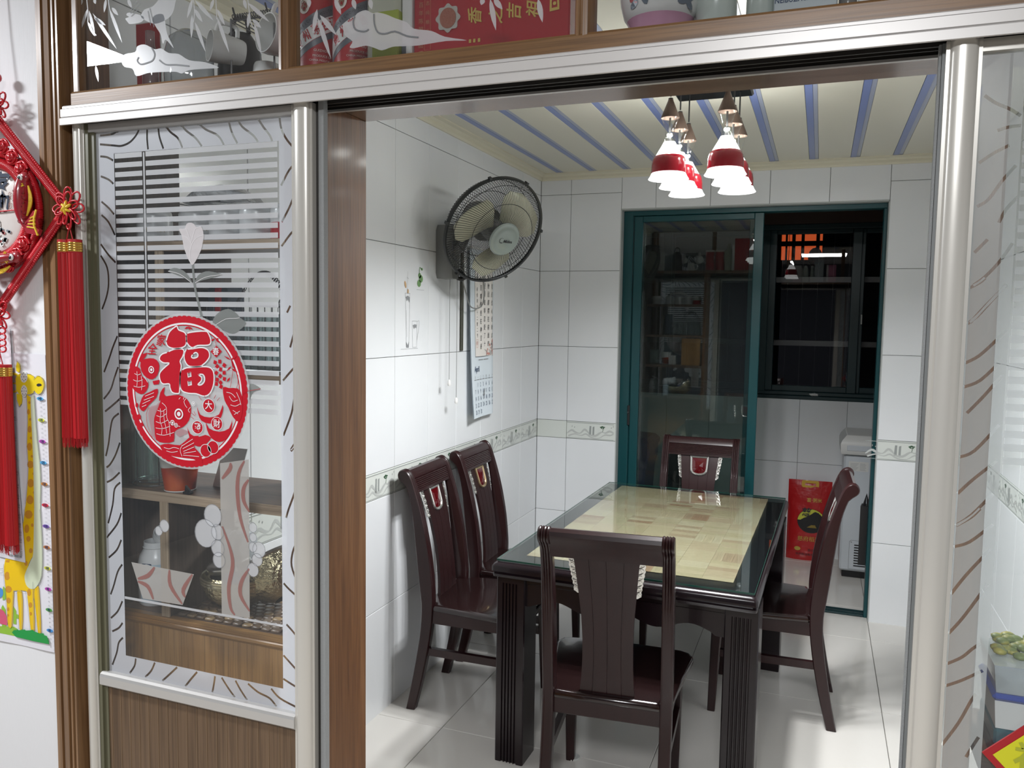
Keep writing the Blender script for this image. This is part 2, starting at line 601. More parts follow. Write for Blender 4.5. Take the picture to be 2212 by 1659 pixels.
# back wall, left of the opening, lintel and right pillar
DX0, DX1, DH = -1.109, 0.307, 2.245
wb = back_slab('wall_back', XL, DX0, YB + 0.0075, YB + 0.11, -0.03, 2.56)
wb['label'] = 'white tiled back wall around the teal sliding door'
def part_of(o, mb, name, m):
    q = mb.build(name, m); q.parent = o
    return q
part_of(wb, MB().box(DX1, 0.80, YB + 0.0075, YB + 0.11, -0.03, 2.56), 'pillar', GROUT)
part_of(wb, MB().box(DX0, DX1, YB + 0.0075, YB + 0.11, DH, 2.56), 'lintel', GROUT)
for x0, x1 in ((XL, -1.4145), (-1.4145, DX0)):
    for z0, z1 in ROWS:
        inst(tile_mesh(x1 - x0, z1 - z0, 'y'), 'tile', (x0, YB + 0.008, z0), wb)
    b = inst(tile_mesh(x1 - x0, 0.106, 'y', BORDER), 'border_tile', (x0, YB + 0.008, 0.885), wb)
    if x1 - x0 > 0.29: inst(motif_mesh('y'), 'border_motif', (0, 0, 0), b)
for x0, x1 in ((DX0, -0.910), (-0.910, -0.605), (-0.605, -0.289), (-0.289, 0.014), (0.014, DX1)):
    inst(tile_mesh(x1 - x0, 2.52 - DH, 'y'), 'tile', (x0, YB + 0.008, DH), wb)
for x0, x1 in ((DX1, DX1 + 0.30), (DX1 + 0.30, 0.75)):
    for z0, z1 in ROWS:
        inst(tile_mesh(x1 - x0, z1 - z0, 'y'), 'tile', (x0, YB + 0.008, z0), wb)
    b = inst(tile_mesh(x1 - x0, 0.106, 'y', BORDER), 'border_tile', (x0, YB + 0.008, 0.885), wb)
    if x1 - x0 > 0.29:
        q = inst(motif_mesh('y'), 'border_motif', (-0.06, 0, 0), b)
# reveal of the opening, grey plaster
part_of(wb, MB().box(DX0 - 0.002, DX0 + 0.004, YB - 0.001, YB + 0.13, 0, DH).box(DX1 - 0.004, DX1 + 0.002, YB - 0.001, YB + 0.13, 0, DH).box(DX0, DX1, YB - 0.001, YB + 0.13, DH - 0.006, DH + 0.002), 'reveal', REVEAL)
# right wall
wr = back_slab('wall_right', XR + 0.0075, XR + 0.10, YF + 0.03, YB + 0.12, -0.03, 2.56)
for k in range(11):
    y0, y1 = ys[k + 1], ys[k]
    if y1 < 1.40: continue
    y0 = max(y0, 1.39)
    for z0, z1 in ROWS:
        inst(tile_mesh(y1 - y0, z1 - z0, '-x'), 'tile', (XR + 0.008, y0, z0), wr)
    b = inst(tile_mesh(y1 - y0, 0.106, '-x', BORDER), 'border_tile', (XR + 0.008, y0, 0.885), wr)
    if y1 - y0 > 0.29: inst(motif_mesh('-x'), 'border_motif', (0, 0, 0), b)
# floor of the dining room and the kitchen balcony behind it
fl = struct(MB().box(XL - 0.1, XR + 0.1, 1.36, 6.0, -0.06, -0.004).build('floor', FLOORJ), 'beige glossy floor tiles with thin dark joints')
FX = [XL - 0.02, -1.32, -0.508, 0.304, XR + 0.02]
FY = [1.36, 1.945, 2.755, 3.565, 4.375, 4.87, 5.68, 6.0]
for i in range(len(FX) - 1):
    for j in range(len(FY) - 1):
        inst(tile_mesh(FX[i + 1] - FX[i], FY[j + 1] - FY[j], 'z', FLOORT), 'tile', (FX[i], FY[j], 0.0), fl)

# ceiling: cream plastic panels with blue strips between them
ce = struct(MB().box(XL - 0.1, XR + 0.1, 1.36, YB + 0.1, ZC + 0.012, ZC + 0.06).build('ceiling', PVC), 'cream plastic panel ceiling with pale blue strips')
def ceil_panel(w):
    return MB().box(0.003, w - 0.003, 0, YB - YP, 0, 0.012, 0.002).mesh('panel', PVC)
pm = ceil_panel(0.2133 - 0.044)
sm_ = MB()
sm_.cur = 0; sm_.box(0, 0.027, 0, YB - YP, 0.0006, 0.012)
sm_.cur = 1; sm_.box(0.0275, 0.044, 0, YB - YP, 0.0018, 0.012)
smesh = sm_.mesh('strip', [PVCB, PVCL])
SX0 = -1.4965
for i in range(-1, 12):
    x = SX0 + 0.2005 * i
    if x > XL - 0.02 and x + 0.044 < XR: inst(smesh, 'strip', (x, YP, ZC), ce)
    xa, xb = max(x + 0.044, XL), min(x + 0.2005, XR)
    if xb - xa > 0.02:
        inst(MB().box(0.0012, xb - xa - 0.0012, 0, YB - YP, 0, 0.012, 0.0015).mesh('panel', PVC), 'panel', (xa, YP, ZC), ce)
# cornice strips along the wall tops
def cornice(name, pts_fn, a0, a1, axis):
    prof = [(0, 0), (0.008, 0), (0.012, 0.010), (0.012, 0.022), (0.022, 0.030), (0.040, 0.034), (0.040, 0.040), (0, 0.040)]
    m = MB().prism([pts_fn(p) for p in prof], axis, a0, a1)
    return struct(m.build(name, CORN))
cornice('trim_1', lambda p: (XL + p[0], ZC - 0.040 + p[1]), YP, YB, 'y')
cornice('trim_2', lambda p: (YB - p[0], ZC - 0.040 + p[1]), XL, XR, 'x')

# ================================================================ teal sliding door in the back wall
d3 = struct_empty('door_3', (DX0, YB + 0.06, 0), 'teal aluminium sliding door with a clear glass leaf')
def dpart(mb, name, m, **k):
    return mb.build(name, m, d3, **k)
A0, A1 = YB + 0.055, YB + 0.13
dpart(MB().box(DX0 + 0.004, DX0 + 0.060, A0, A1, 0, DH - 0.006, 0.003).box(DX0 + 0.0601, DX0 + 0.067, A0 + 0.02, A1, 0, DH - 0.02), 'frame', TEAL)
dpart(MB().box(DX0 + 0.055, DX1 - 0.004, A0, A1, DH - 0.034, DH - 0.006, 0.003), 'frame', TEAL)
dpart(MB().box(DX1 - 0.022, DX1 - 0.004, A0, A1, 0, DH - 0.034, 0.003), 'frame', TEAL)
dpart(MB().box(DX0 + 0.055, DX1 - 0.022, A0, A1, 0.001, 0.012, 0.003).box(DX0 + 0.055, DX1 - 0.022, A0 + 0.015, A0 + 0.019, 0.011, 0.020).box(DX0 + 0.055, DX1 - 0.022, A0 + 0.055, A0 + 0.059, 0.011, 0.020), 'bottom_track', DTEAL)
def leaf(xa, xb, ya, st=0.050, front=True):
    z0, z1 = 0.021, DH - 0.036
    f = MB().box(xa, xa + st, ya, ya + 0.026, z0, z1, 0.003).box(xb - st, xb, ya, ya + 0.026, z0, z1, 0.003)
    f.box(xa + st, xb - st, ya + 0.002, ya + 0.024, z0, z0 + 0.07, 0.003).box(xa + st, xb - st, ya + 0.002, ya + 0.024, z1 - 0.034, z1, 0.003)
    o = dpart(f, 'leaf_frame', TEAL)
    MB().box(xa + st - 0.004, xb - st + 0.004, ya + 0.012, ya + 0.015, z0 + 0.066, z1 - 0.03).build('pane', CLEAR_DOOR, o)
    return o
lf = leaf(-1.043, -0.318, A0 + 0.006)
leaf(-1.04, -0.345, A0 + 0.043)
MB().box(-1.055, -1.040, A0 - 0.006, A0 + 0.004, 0.98, 1.10, 0.003).tube([(-1.047, A0 - 0.004, 1.055), (-1.047, A0 - 0.016, 1.058)], 0.006, 8).build('latch', BLACK, lf)

# ================================================================ kitchen balcony behind
KY = 5.85
kw = back_slab('wall_far', -1.75, 0.85, KY, KY + 0.12, -0.03, 1.082)
kw['label'] = 'white tiled balcony wall under the dark window'
for k in range(-6, 4):
    x0 = -0.112 + 0.303 * k
    x1 = x0 + 0.303
    for z0, z1 in ((-0.26, 0.195), (0.195, 0.645), (0.645, 1.082)):
        inst(tile_mesh(x1 - x0, z1 - max(z0, -0.02), 'y'), 'tile', (x0, KY + 0.002, max(z0, -0.02)), kw)
struct(MB().box(-1.80, 0.85, KY - 0.012, KY + 0.14, 1.082, 1.108, 0.004).build('trim_3', DTEAL))
struct(MB().box(-1.80, -1.70, YB + 0.11, KY + 0.12, -0.03, 2.6).build('wall_side', TILE))
struct(MB().box(0.70, 0.80, YB + 0.11, KY + 0.12, -0.03, 2.6).build('wall_end', TILE))
struct(MB().box(-1.80, 0.85, YB + 0.11, KY + 0.12, 2.42, 2.5).build('ceiling_kitchen', BRONZE))
struct(MB().box(-1.80, 0.85, KY, KY + 0.12, 2.27, 2.42).build('lintel', BRONZE))
w1 = struct_empty('window_1', (-0.5, KY, 1.1), 'dark barred balcony window with teal sashes')
def wpart(mb, name, m, **k): return mb.build(name, m, w1, **k)
wpart(MB().box(-1.70, 0.70, KY - 0.004, KY + 0.08, 2.235, 2.27, 0.004), 'frame', DTEAL)
wpart(MB().box(-1.70, 0.70, KY - 0.004, KY + 0.08, 1.108, 1.135, 0.004), 'frame', DTEAL)
for xa, xb, yy in ((-1.66, -1.02, 0.012), (-1.06, -0.42, 0.045), (-0.36, 0.235, 0.012), (0.20, 0.68, 0.045)):
    f = MB().box(xa, xa + 0.058, KY + yy, KY + yy + 0.026, 1.135, 2.235, 0.003).box(xb - 0.058, xb, KY + yy, KY + yy + 0.026, 1.135, 2.235, 0.003)
    f.box(xa + 0.058, xb - 0.058, KY + yy, KY + yy + 0.026, 1.135, 1.175, 0.003).box(xa + 0.058, xb - 0.058, KY + yy, KY + yy + 0.026, 2.205, 2.235, 0.003)
    o = wpart(f, 'sash', DTEAL)
    MB().box(xa + 0.056, xb - 0.056, KY + yy + 0.011, KY + yy + 0.014, 1.173, 2.207).build('pane', CLEAR, o)
wpart(MB().box(-0.42, -0.345, KY - 0.002, KY + 0.08, 1.13, 2.24, 0.004), 'mullion', DTEAL)
wpart(MB().box(0.245, 0.254, KY - 0.016, KY + 0.010, 1.60, 1.665, 0.003), 'latch', WHITEP)
gy = KY + 0.20
gr = thing('window_grille', 'grey steel security grille of thin bars outside the balcony window', 'grille', (-0.4, gy, 1.10))
for k in range(-14, 7):
    x = -0.033 + 0.0995 * k
    MB().tube([(x, gy, 1.10), (x, gy, 2.30)], 0.0022, 6).build('bar', WIRE, gr)
for z in (1.13, 1.462, 1.905, 2.28):
    MB().box(-1.45, 0.60, gy - 0.012, gy + 0.004, z - 0.02, z + 0.02, 0.002).build('crossbar', BAR, gr)
# the lit window of the house across the way
FW = emitter('lit_curtain', (1.0, 0.16, 0.045), 0.42)
oy = 9.0
nb = thing('neighbour_house', 'dark house across the way with one orange curtained window lit up', 'house', (-0.2, oy + 0.05, 0))
MB().box(-4, -0.427, oy + 0.02, oy + 0.3, -1, 5).box(-0.02, 4, oy + 0.02, oy + 0.3, -1, 5).box(-0.427, -0.02, oy + 0.02, oy + 0.3, 2.537, 5).box(-0.427, -0.02, oy + 0.02, oy + 0.3, -1, 2.262).build('wall', NIGHT, nb)
cu = MB()
pts = []
for i in range(41):
    x = -0.45 + 0.45 * i / 40
    pts.append((x, oy + 0.14 + 0.008 * sin(i * 1.3)))
for i in range(40):
    a, b = pts[i], pts[i + 1]
    cu.add([(a[0], a[1], 2.2), (b[0], b[1], 2.2), (b[0], b[1], 2.6), (a[0], a[1], 2.6)], [(0, 1, 2, 3)])
cu.build('curtain', FW, nb, smooth=60)
gg = MB()
for xa, xb in ((-0.382, -0.362), (-0.318, -0.284), (-0.226, -0.198), (-0.082, -0.049)):
    gg.box(xa, xb, oy, oy + 0.03, 2.262, 2.537)
gg.box(-0.43, -0.018, oy, oy + 0.03, 2.405, 2.455)
gg.build('window_bars', NIGHT, nb)
MB().ball((-0.085, oy + 0.02, 2.29), 0.072, 12, 8, (1, 0.3, 1.35)).build('shrub', NIGHT, nb, smooth=60)
# ================================================================ dining table
MAHO = mat('dark_mahogany', (0.018, 0.0055, 0.006), 0.30, spec=0.35, coat=0.18, var=((0.023, 0.007, 0.0075), 3.0, (14, 14, 1.2), 0.35, 0.7))
MAHOT = mat('table_mahogany', (0.009, 0.0048, 0.0068), 0.26, spec=0.35, coat=0.2, var=((0.012, 0.006, 0.008), 3.0, (14, 14, 1.2), 0.35, 0.7))
BLKWOOD = mat('black_lacquer', (0.010, 0.010, 0.012), 0.28, coat=0.2)
SEATM = mat('seat_lacquer', (0.014, 0.006, 0.006), 0.2, coat=0.5)
GLASSG = thin_glass('green_edge_glass', (0.955, 0.985, 0.975), 1.15)
GEDGE = mat('glass_edge', (0.02, 0.09, 0.07), 0.15)
SILVER = mat('silver_ornament', (0.72, 0.71, 0.67), 0.22, 0.9)
GOLDF = mat('brass_frame', (0.55, 0.42, 0.24), 0.3, 0.85)
GEM = mat('red_glass_gem', (0.075, 0.001, 0.003), 0.08, coat=0.6)
RUB = mat('clear_foot_pad', (0.55, 0.56, 0.54), 0.3)

tb = thing('dining_table', 'dark mahogany dining table with a pale parquet top and fluted square legs', 'table', (-0.576, 3.315, 0), rad(-1.28))
TX, TY = 0.450, 0.765
def tpart(mb, name, m, **k): return mb.build(name, m, tb, local=True, **k)
# moulded slab: stacked outlines make the rounded edge
def slab(mb, hx, hy, prof):
    rings = []
    for d, z in prof:
        r = 0.012
        pts = []
        for sx, sy, a0 in ((1, 1, 0), (-1, 1, pi / 2), (-1, -1, pi), (1, -1, 1.5 * pi)):
            for i in range(4):
                a = a0 + pi / 2 * i / 3
                pts.append((sx * (hx - d - r) + r * cos(a), sy * (hy - d - r) + r * sin(a), z))
        rings.append(pts)
    return mb.loft(rings)
tpart(slab(MB(), TX, TY, [(0.012, 0.700), (0.004, 0.702), (0.002, 0.712), (0.006, 0.716), (0.0, 0.722), (0.0, 0.738), (0.004, 0.746), (0.012, 0.751), (0.02, 0.752)]), 'tabletop', MAHOT, smooth=40)
tpart(MB().box(-TX + 0.018, TX - 0.018, -TY + 0.02, TY - 0.02, 0.7521, 0.7526), 'black_border', BLKWOOD)
# parquet: blocks laid alternately lengthwise and crosswise, each with its own tone, redder where a chair reflection is painted in
tones = [(0.47, 0.385, 0.25), (0.44, 0.345, 0.225), (0.38, 0.275, 0.18), (0.49, 0.415, 0.28), (0.43, 0.355, 0.22), (0.34, 0.215, 0.135)]
PQ = [wood('parquet_%s' % n, tuple(c * 0.86 for c in t), t, tuple(min(1, c * 1.1) for c in t), 'y', 2.0, 0.4, 0.1, 0.02) for n, t in zip('abcdef', tones)]
PQX = [wood('parquet_cross_%s' % n, tuple(c * 0.86 for c in t), t, tuple(min(1, c * 1.1) for c in t), 'x', 2.0, 0.4, 0.1, 0.02) for n, t in zip('abcdef', tones)]
rp = random.Random(11)
px0, px1, py0, py1 = -0.362, 0.360, -0.645, 0.712
nc, nr = 7, 12
cw, ch = (px1 - px0) / nc, (py1 - py0) / nr
_pq = {}
for i in range(nc):
    for j in range(nr):
        x, y = px0 + cw * i, py0 + ch * j
        cross = 0 if rp.random() < 0.22 else 1
        nstr = 3
        cen = math.hypot((i - 4.0) / 2.0, (j - 9.0) / 2.2)
        base = rp.choices(range(6), [1, 4, 5, 1, 2, 5] if cen < 1 else [5, 4, 2, 5, 4, 0.6])[0]  # redder mix at the far centre paints in the chair's reflection
        for q in range(nstr):
            w, h = (cw, ch / nstr) if cross else (cw / nstr, ch)
            k = base if rp.random() < 0.6 else rp.choices(range(6), [5, 5, 2, 4, 4, 0.6])[0]
            key = (round(w, 4), round(h, 4), k, cross)
            if key not in _pq:
                _pq[key] = MB().box(0.0002, w - 0.0002, 0.0002, h - 0.0002, 0, 0.0022, 0.0003).mesh('parquet_block', (PQX if cross else PQ)[k])
            inst(_pq[key], 'parquet_block', (x + (0 if cross else w * q), y + (h * q if cross else 0), 0.7527), tb)
# apron with a scalloped lower edge
def scallop(n, half, lo=0.585, hi=0.70, amp=0.03):
    pts = [(-half, hi), (half, hi)]
    for i in range(n + 1):
        u = 1 - 2 * i / n
        a = abs(u)
        z = lo + amp * (0.5 + 0.5 * cos(a * 3 * pi)) if a < 0.9 else lo
        pts.append((half * u, z))
    return pts
AX, AY = TX - 0.045, TY - 0.165
for sy in (-1, 1):
    y = sy * (TY - 0.085)
    tpart(MB().prism(scallop(40, TX - 0.10), 'y', y - 0.011, y + 0.011).box(-TX + 0.02, TX - 0.02, y - 0.016, y + 0.016, 0.665, 0.701, 0.003), 'apron', MAHOT)
for sx in (-1, 1):
    x = sx * (TX - 0.040)
    tpart(MB().prism(scallop(48, TY - 0.18), 'x', x - 0.011, x + 0.011).box(x - 0.016, x + 0.016, -TY + 0.17, TY - 0.17, 0.665, 0.701, 0.003), 'apron', MAHOT)
# fluted legs
def leg_mb():
    w, d = 0.054, 0.062
    m = MB()
    xs = []
    pts = [(-w, -d), ]
    out = [(-w + 0.006, -d), (-w + 0.016, -d)]
    x = -w + 0.020
    nf = 5
    pitch = 0.0125
    x0 = -nf * pitch / 2
    prof = [(-w + 0.004, -d)]
    for k in range(nf):
        a = x0 + pitch * k
        prof += [(a, -d), (a + 0.0022, -d + 0.0065), (a + pitch - 0.0045, -d + 0.0065), (a + pitch - 0.0022, -d)]
    prof += [(w - 0.004, -d), (w, -d + 0.004), (w, d - 0.004), (w - 0.004, d), (-w + 0.004, d), (-w, d - 0.004), (-w, -d + 0.004)]
    m.prism(prof, 'z', 0.0, 0.664)
    plain = [(-w + 0.004, -d), (w - 0.004, -d), (w, -d + 0.004), (w, d - 0.004), (w - 0.004, d), (-w + 0.004, d), (-w, d - 0.004), (-w, -d + 0.004)]
    m.prism(plain, 'z', 0.664, 0.700)
    return m
lmesh = leg_mb().mesh('leg', [MAHOT])
for sx, y in ((-1, -0.645), (1, -0.645), (-1, 0.557), (1, 0.557)):
    o = inst(lmesh, 'leg', (sx * (TX - 0.053), y, 0), tb)
    if y > 0: o.rotation_euler = (0, 0, pi)

gt = thing('table_glass', 'greenish glass sheet laid over the parquet dining table top', 'glass sheet', (-0.576, 3.315, 0.755), rad(-1.28))
g_ = MB()
g_.box(-TX + 0.014, TX - 0.014, -TY + 0.022, TY - 0.014, 0.0055, 0.0056)
g_.build('sheet', GLASSG, gt, local=True)
e_ = MB()
for sx in (-1, 1): e_.box(sx * (TX - 0.014) - 0.0006, sx * (TX - 0.014) + 0.0006, -TY + 0.022, TY - 0.014, 0, 0.0055)
e_.box(-TX + 0.014, TX - 0.014, -TY + 0.0214, -TY + 0.0226, 0, 0.0055).box(-TX + 0.014, TX - 0.014, TY - 0.0146, TY - 0.0134, 0, 0.0055)
e_.build('ground_edge', GEDGE, gt, local=True)

# ================================================================ chairs
FRONT = [(0.088, 0.0), (0.062, 0.10), (0.040, 0.20), (0.022, 0.30), (0.012, 0.38), (0.008, 0.45), (0.009, 0.50), (0.016, 0.58), (0.027, 0.66), (0.047, 0.76), (0.071, 0.85), (0.090, 0.91), (0.104, 0.95)]
REAR = [(0.126, 0.0), (0.104, 0.10), (0.085, 0.20), (0.069, 0.30), (0.061, 0.38), (0.060, 0.45), (0.066, 0.50), (0.076, 0.58), (0.085, 0.66), (0.094, 0.74), (0.104, 0.82), (0.115, 0.875), (0.130, 0.920)]
SCROLL = [(0.113, 0.968), (0.124, 0.982), (0.138, 0.990), (0.152, 0.989), (0.163, 0.981), (0.168, 0.969), (0.166, 0.955), (0.157, 0.944), (0.144, 0.934)]
def bcurve(tab, z):
    for (b0, z0), (b1, z1) in zip(tab, tab[1:]):
        if z <= z1: return lerp(b0, b1, (z - z0) / (z1 - z0))
    return tab[-1][0]
def stile_outline():
    f = smooth_pts(FRONT, 2)
    r = smooth_pts(REAR, 2)
    return f + smooth_pts(SCROLL, 2) + r[::-1]
OUT = stile_outline()
def rear_leg(sx):
    """one sawn post from foot to scroll, reeded above the seat"""
    n = len(OUT)
    nor = []
    for i in range(n):
        a, b = OUT[i - 1], OUT[(i + 1) % n]
        dx, dy = b[0] - a[0], b[1] - a[1]
        l = math.hypot(dx, dy) or 1
        nor.append((dy / l, -dx / l))
    cx = sum(p[0] for p in OUT) / n
    # make the normals point outward (front is the low-b side)
    sgn = 1 if nor[5][0] < 0 else -1
    w = 0.036
    secs = [(0, .004), (0.003, .0012), (0.0065, 0), (0.009, .0012), (0.0105, .0042), (0.012, .0012), (0.0148, 0), (0.0165, .0012), (0.018, .0042), (0.0195, .0012), (0.0222, 0), (0.025, .0012), (0.0265, .0042), (0.028, .0012), (0.0315, 0), (0.0345, .0012), (0.036, .004)]
    rings = []
    for u, d in secs:
        x = sx * 0.200 - sx * u
        ring = []
        for (b, z), (nb_, nz_) in zip(OUT, nor):
            t = min(max((z - 0.70) / 0.16, 0), 1)
            edge = u < 0.004 or u > 0.032
            dd = d if edge else d * t
            ring.append((x, 0.11 - (b - sgn * nb_ * dd), z - sgn * nz_ * dd))
        rings.append(ring)
    return MB().loft(rings)
def crest():
    prof = []
    zs = [0.985, 0.988, 0.985, 0.974, 0.962]
    top = [(0.130, 0.984), (0.145, 0.986), (0.158, 0.978), (0.162, 0.966), (0.155, 0.952), (0.143, 0.940), (0.128, 0.905), (0.124, 0.894)]
    front = [(0.091, 0.894)]
    k = 7
    for i in range(k):
        za = lerp(0.899, 0.949, i / k)
        zb = lerp(0.899, 0.949, (i + 1) / k)
        ba = bcurve(FRONT, za) + 0.006
        bb = bcurve(FRONT, zb) + 0.006
        front += [(ba + 0.0026, za + 0.0006), (ba - 0.0006, lerp(za, zb, .3)), (bb - 0.0006, lerp(za, zb, .75)), (bb + 0.0026, zb - 0.0004)]
    front += [(0.108, 0.953), (0.116, 0.971)]
    pr = [(0.11 - b, z) for b, z in front + top]
    return MB().prism(pr, 'x', -0.166, 0.166)
SPW = [(0.44, 0.086), (0.50, 0.0805), (0.56, 0.078), (0.62, 0.0775), (0.70, 0.0805), (0.78, 0.0875), (0.84, 0.093), (0.90, 0.099)]
def splat():
    m = MB()
    rings = []
    for i in range(19):
        z = 0.438 + (0.905 - 0.438) * i / 18
        hw = bcurve([(w, zz) for zz, w in SPW], z)
        b0 = bcurve(FRONT, z) + 0.016
        b1 = b0 + 0.013
        fr, bk = [], []
        xs = [(-1, 0)]
        for g in (-0.5, 0.0, 0.5):
            gx = g * 1.08
            e = 0.0016 / hw
            xs += [(gx - e, 0), (gx - e * 0.6, 1), (gx + e * 0.6, 1), (gx + e, 0)]
        xs += [(1, 0)]
        ring = [(x * hw, 0.11 - (b0 + 0.002 * d), z) for x, d in xs] + [(x * hw, 0.11 - (b1 - 0.002 * d), z) for x, d in xs[::-1]]
        rings.append(ring)
    return m.loft(rings)
def seat_outline(d):
    pts = [(-0.160, 0.052), (-0.168, 0.058), (-0.172, 0.100), (-0.200, 0.105), (-0.228, 0.34)]
    corner = [(-0.241, 0.43), (-0.240, 0.455), (-0.227, 0.480), (-0.200, 0.493), (-0.16, 0.497), (-0.08, 0.503), (0, 0.505)]
    left = pts + corner
    ring = left + [(-x, y) for x, y in left[::-1][1:]]
    cy = 0.30
    out = []
    for x, y in ring:
        out.append((x - math.copysign(min(d, abs(x)), x), y - d if y > cy else y + d))
    return out
def seat_mb():
    m = MB()
    rings = []
    for d, z in ((0.008, 0.424), (0.001, 0.428), (0.0, 0.436), (0.002, 0.444), (0.007, 0.449), (0.014, 0.451)):
        rings.append([(x, y, z) for x, y in seat_outline(d)])
    return m.loft(rings)
def taper(xa, ya, za, wa, xb, yb, zb, wb):
    def ring(x, y, z, w):
        c = w * 0.12; h = w / 2
        return [(x - h + c, y - h, z), (x + h - c, y - h, z), (x + h, y - h + c, z), (x + h, y + h - c, z), (x + h - c, y + h, z), (x - h + c, y + h, z), (x - h, y + h - c, z), (x - h, y - h + c, z)]
    zm = lerp(za, zb, 0.6)
    return MB().loft([ring(xa, ya, za, wa), ring(lerp(xa, xb, .6), lerp(ya, yb, .6), zm, lerp(wa, wb, .5)), ring(xb, yb, zb, wb)])
def ornament(sx):
    """cast scrollwork strip beside the splat"""
    m = MB()
    def at(u, t, off=0.0):
        z = lerp(0.898, 0.775, t)
        hw = bcurve([(w, zz) for zz, w in SPW], z)
        b = bcurve(FRONT, z) + 0.022 + off
        return (sx * (hw + u), 0.11 - b, z)
    ed = [0.012, 0.0165, 0.019, 0.0165, 0.0195, 0.0165, 0.0185, 0.0155, 0.0175, 0.014, 0.0165, 0.0135, 0.015, 0.012, 0.0145, 0.0125, 0.004]
    ring = []
    for off in (0.0035, -0.0035):
        ring.append([at(-0.004, i / 16, off) for i in range(17)] + [at(ed[16 - i], (16 - i) / 16, off) for i in range(17)])
    m.loft(ring)
    for face in (1, -1):
        o_ = 0.0035 * face
        for t0, r, s_ in ((0.07, 0.0085, 1), (0.24, 0.0075, -1), (0.40, 0.008, 1), (0.57, 0.007, -1), (0.73, 0.007, 1), (0.90, 0.0075, -1)):
            sp = []
            for i in range(12):
                a = s_ * (i / 11 * 1.7 * pi) + 0.6
                rr = r * (1 - 0.06 * i)
                sp.append(at(0.0075 - 0.002 * t0 + rr * cos(a), t0 + rr * sin(a) / 0.123, o_))
            m.tube(sp, 0.0022, 5)
        for t0 in (0.15, 0.32, 0.48, 0.65, 0.81):
            m.tube([at(0.0, t0 + 0.03, o_), at(0.009, t0, o_ * 1.3), at(0.016 - 0.004 * t0, t0 - 0.045, o_)], [0.002, 0.0032, 0.0014], 5)
    return m
def shield(k, n=5):
    """outline of the shield at scale k: flat top, rounded foot"""
    w, h = 0.046 * k, 0.048 * k
    pts = [(-w, h), (w, h)]
    for i in range(n * 2 + 1):
        a = -pi * i / (n * 2)
        pts.append((w * 0.93 * math.copysign(abs(cos(a)) ** 0.75, cos(a)), -0.25 * h + 0.75 * h * -abs(sin(a)) ** 0.8))
    return pts
def gem_at(u, v, d):
    z = 0.842 + v
    b = bcurve(FRONT, z) + 0.016 - d
    return (u, 0.11 - b, z)
def gem_frame():
    o, i = shield(1.06), shield(0.80)
    m = MB()
    rings = [[gem_at(u, v, -0.001) for u, v in o], [gem_at(u, v, 0.005) for u, v in shield(1.03)], [gem_at(u, v, 0.0075) for u, v in shield(0.94)], [gem_at(u, v, 0.005) for u, v in shield(0.84)], [gem_at(u, v, 0.001) for u, v in i]]
    return m.loft(rings, True, False)
def gem():
    m = MB()
    i = shield(0.82)
    rg = random.Random(3)
    r2 = [(u * 0.55 + 0.002 * rg.uniform(-1, 1), v * 0.55 + 0.002 * rg.uniform(-1, 1)) for u, v in i]
    vs = [gem_at(u, v, 0.002) for u, v in i] + [gem_at(u, v, 0.0055 + 0.0015 * rg.random()) for u, v in r2] + [gem_at(0, 0, 0.009)]
    n = len(i)
    fs = []
    for a in range(n):
        b = (a + 1) % n
        fs += [(a, b, n + b), (a, n + b, n + a), (n + a, n + b, 2 * n)]
    return m.add(vs, fs)
def make_chair(label, frame_mat):
    t = thing('dining_chair', label, 'chair', (0, 0, 0), 0, 'dining chairs around the table')
    def p(mb, name, m, **k): return mb.build(name, m, t, local=True, **k)
    p(rear_leg(-1), 'rear_leg', MAHO, smooth=35)
    p(rear_leg(1), 'rear_leg', MAHO, smooth=35)
    p(crest(), 'crest_rail', MAHO, smooth=28)
    p(splat(), 'back_splat', MAHO, smooth=30)
    p(MB().box(-0.166, 0.166, 0.064, 0.086, 0.372, 0.438, 0.003), 'back_rail', MAHO)
    p(seat_mb(), 'seat', SEATM, smooth=40)
    for sx in (-1, 1):
        p(taper(sx * 0.186, 0.452, 0.424, 0.042, sx * 0.186, 0.466, 0.0, 0.030), 'front_leg', MAHO)
        def side(z0, z1, w0):
            q = MB()
            xa, xb = sx * 0.180, sx * 0.190
            h = w0 / 2
            q.loft([[(xa - h, 0.055, z0), (xa + h, 0.055, z0), (xa + h, 0.055, z1), (xa - h, 0.055, z1)], [(xb - h, 0.450, z0), (xb + h, 0.450, z0), (xb + h, 0.450, z1), (xb - h, 0.450, z1)]])
            return q
        p(side(0.372, 0.424, 0.022), 'side_rail', MAHO)
        p(side(0.236, 0.266, 0.020), 'stretcher', MAHO)
        p(ornament(sx), 'ornament', SILVER, smooth=50, label='silver scrollwork ornament')
    p(MB().box(-0.168, 0.168, 0.444, 0.466, 0.372, 0.424, 0.003), 'front_rail', MAHO)
    f = p(gem_frame(), 'gem_frame', frame_mat, smooth=40)
    p(gem(), 'gem', GEM, label='faceted red glass gem').parent = f
    return t
chairA = make_chair('mahogany chair by the tiled wall, nearer the wooden door jamb', SILVER)
chairA.location = (-1.517, 3.036, 0)
chairA.rotation_euler = (0, 0, rad(-87.5))
def chair(label, x, y, deg, gold=False):
    c = copy_tree(chairA)
    c['label'] = label
    c.location = (x, y, 0)
    c.rotation_euler = (0, 0, rad(deg))
    if gold:
        for ch in c.children:
            if ch.name.startswith('gem_frame'):
                ch.data = ch.data.copy()
                ch.data.materials[0] = GOLDF
    return c
chair('mahogany chair by the tiled wall under the calendar, its gem framed in brass', -1.522, 3.535, -88.5, True)
chair('mahogany chair seen from behind, pushed under the near end of the table', -0.562, 2.285, 5)
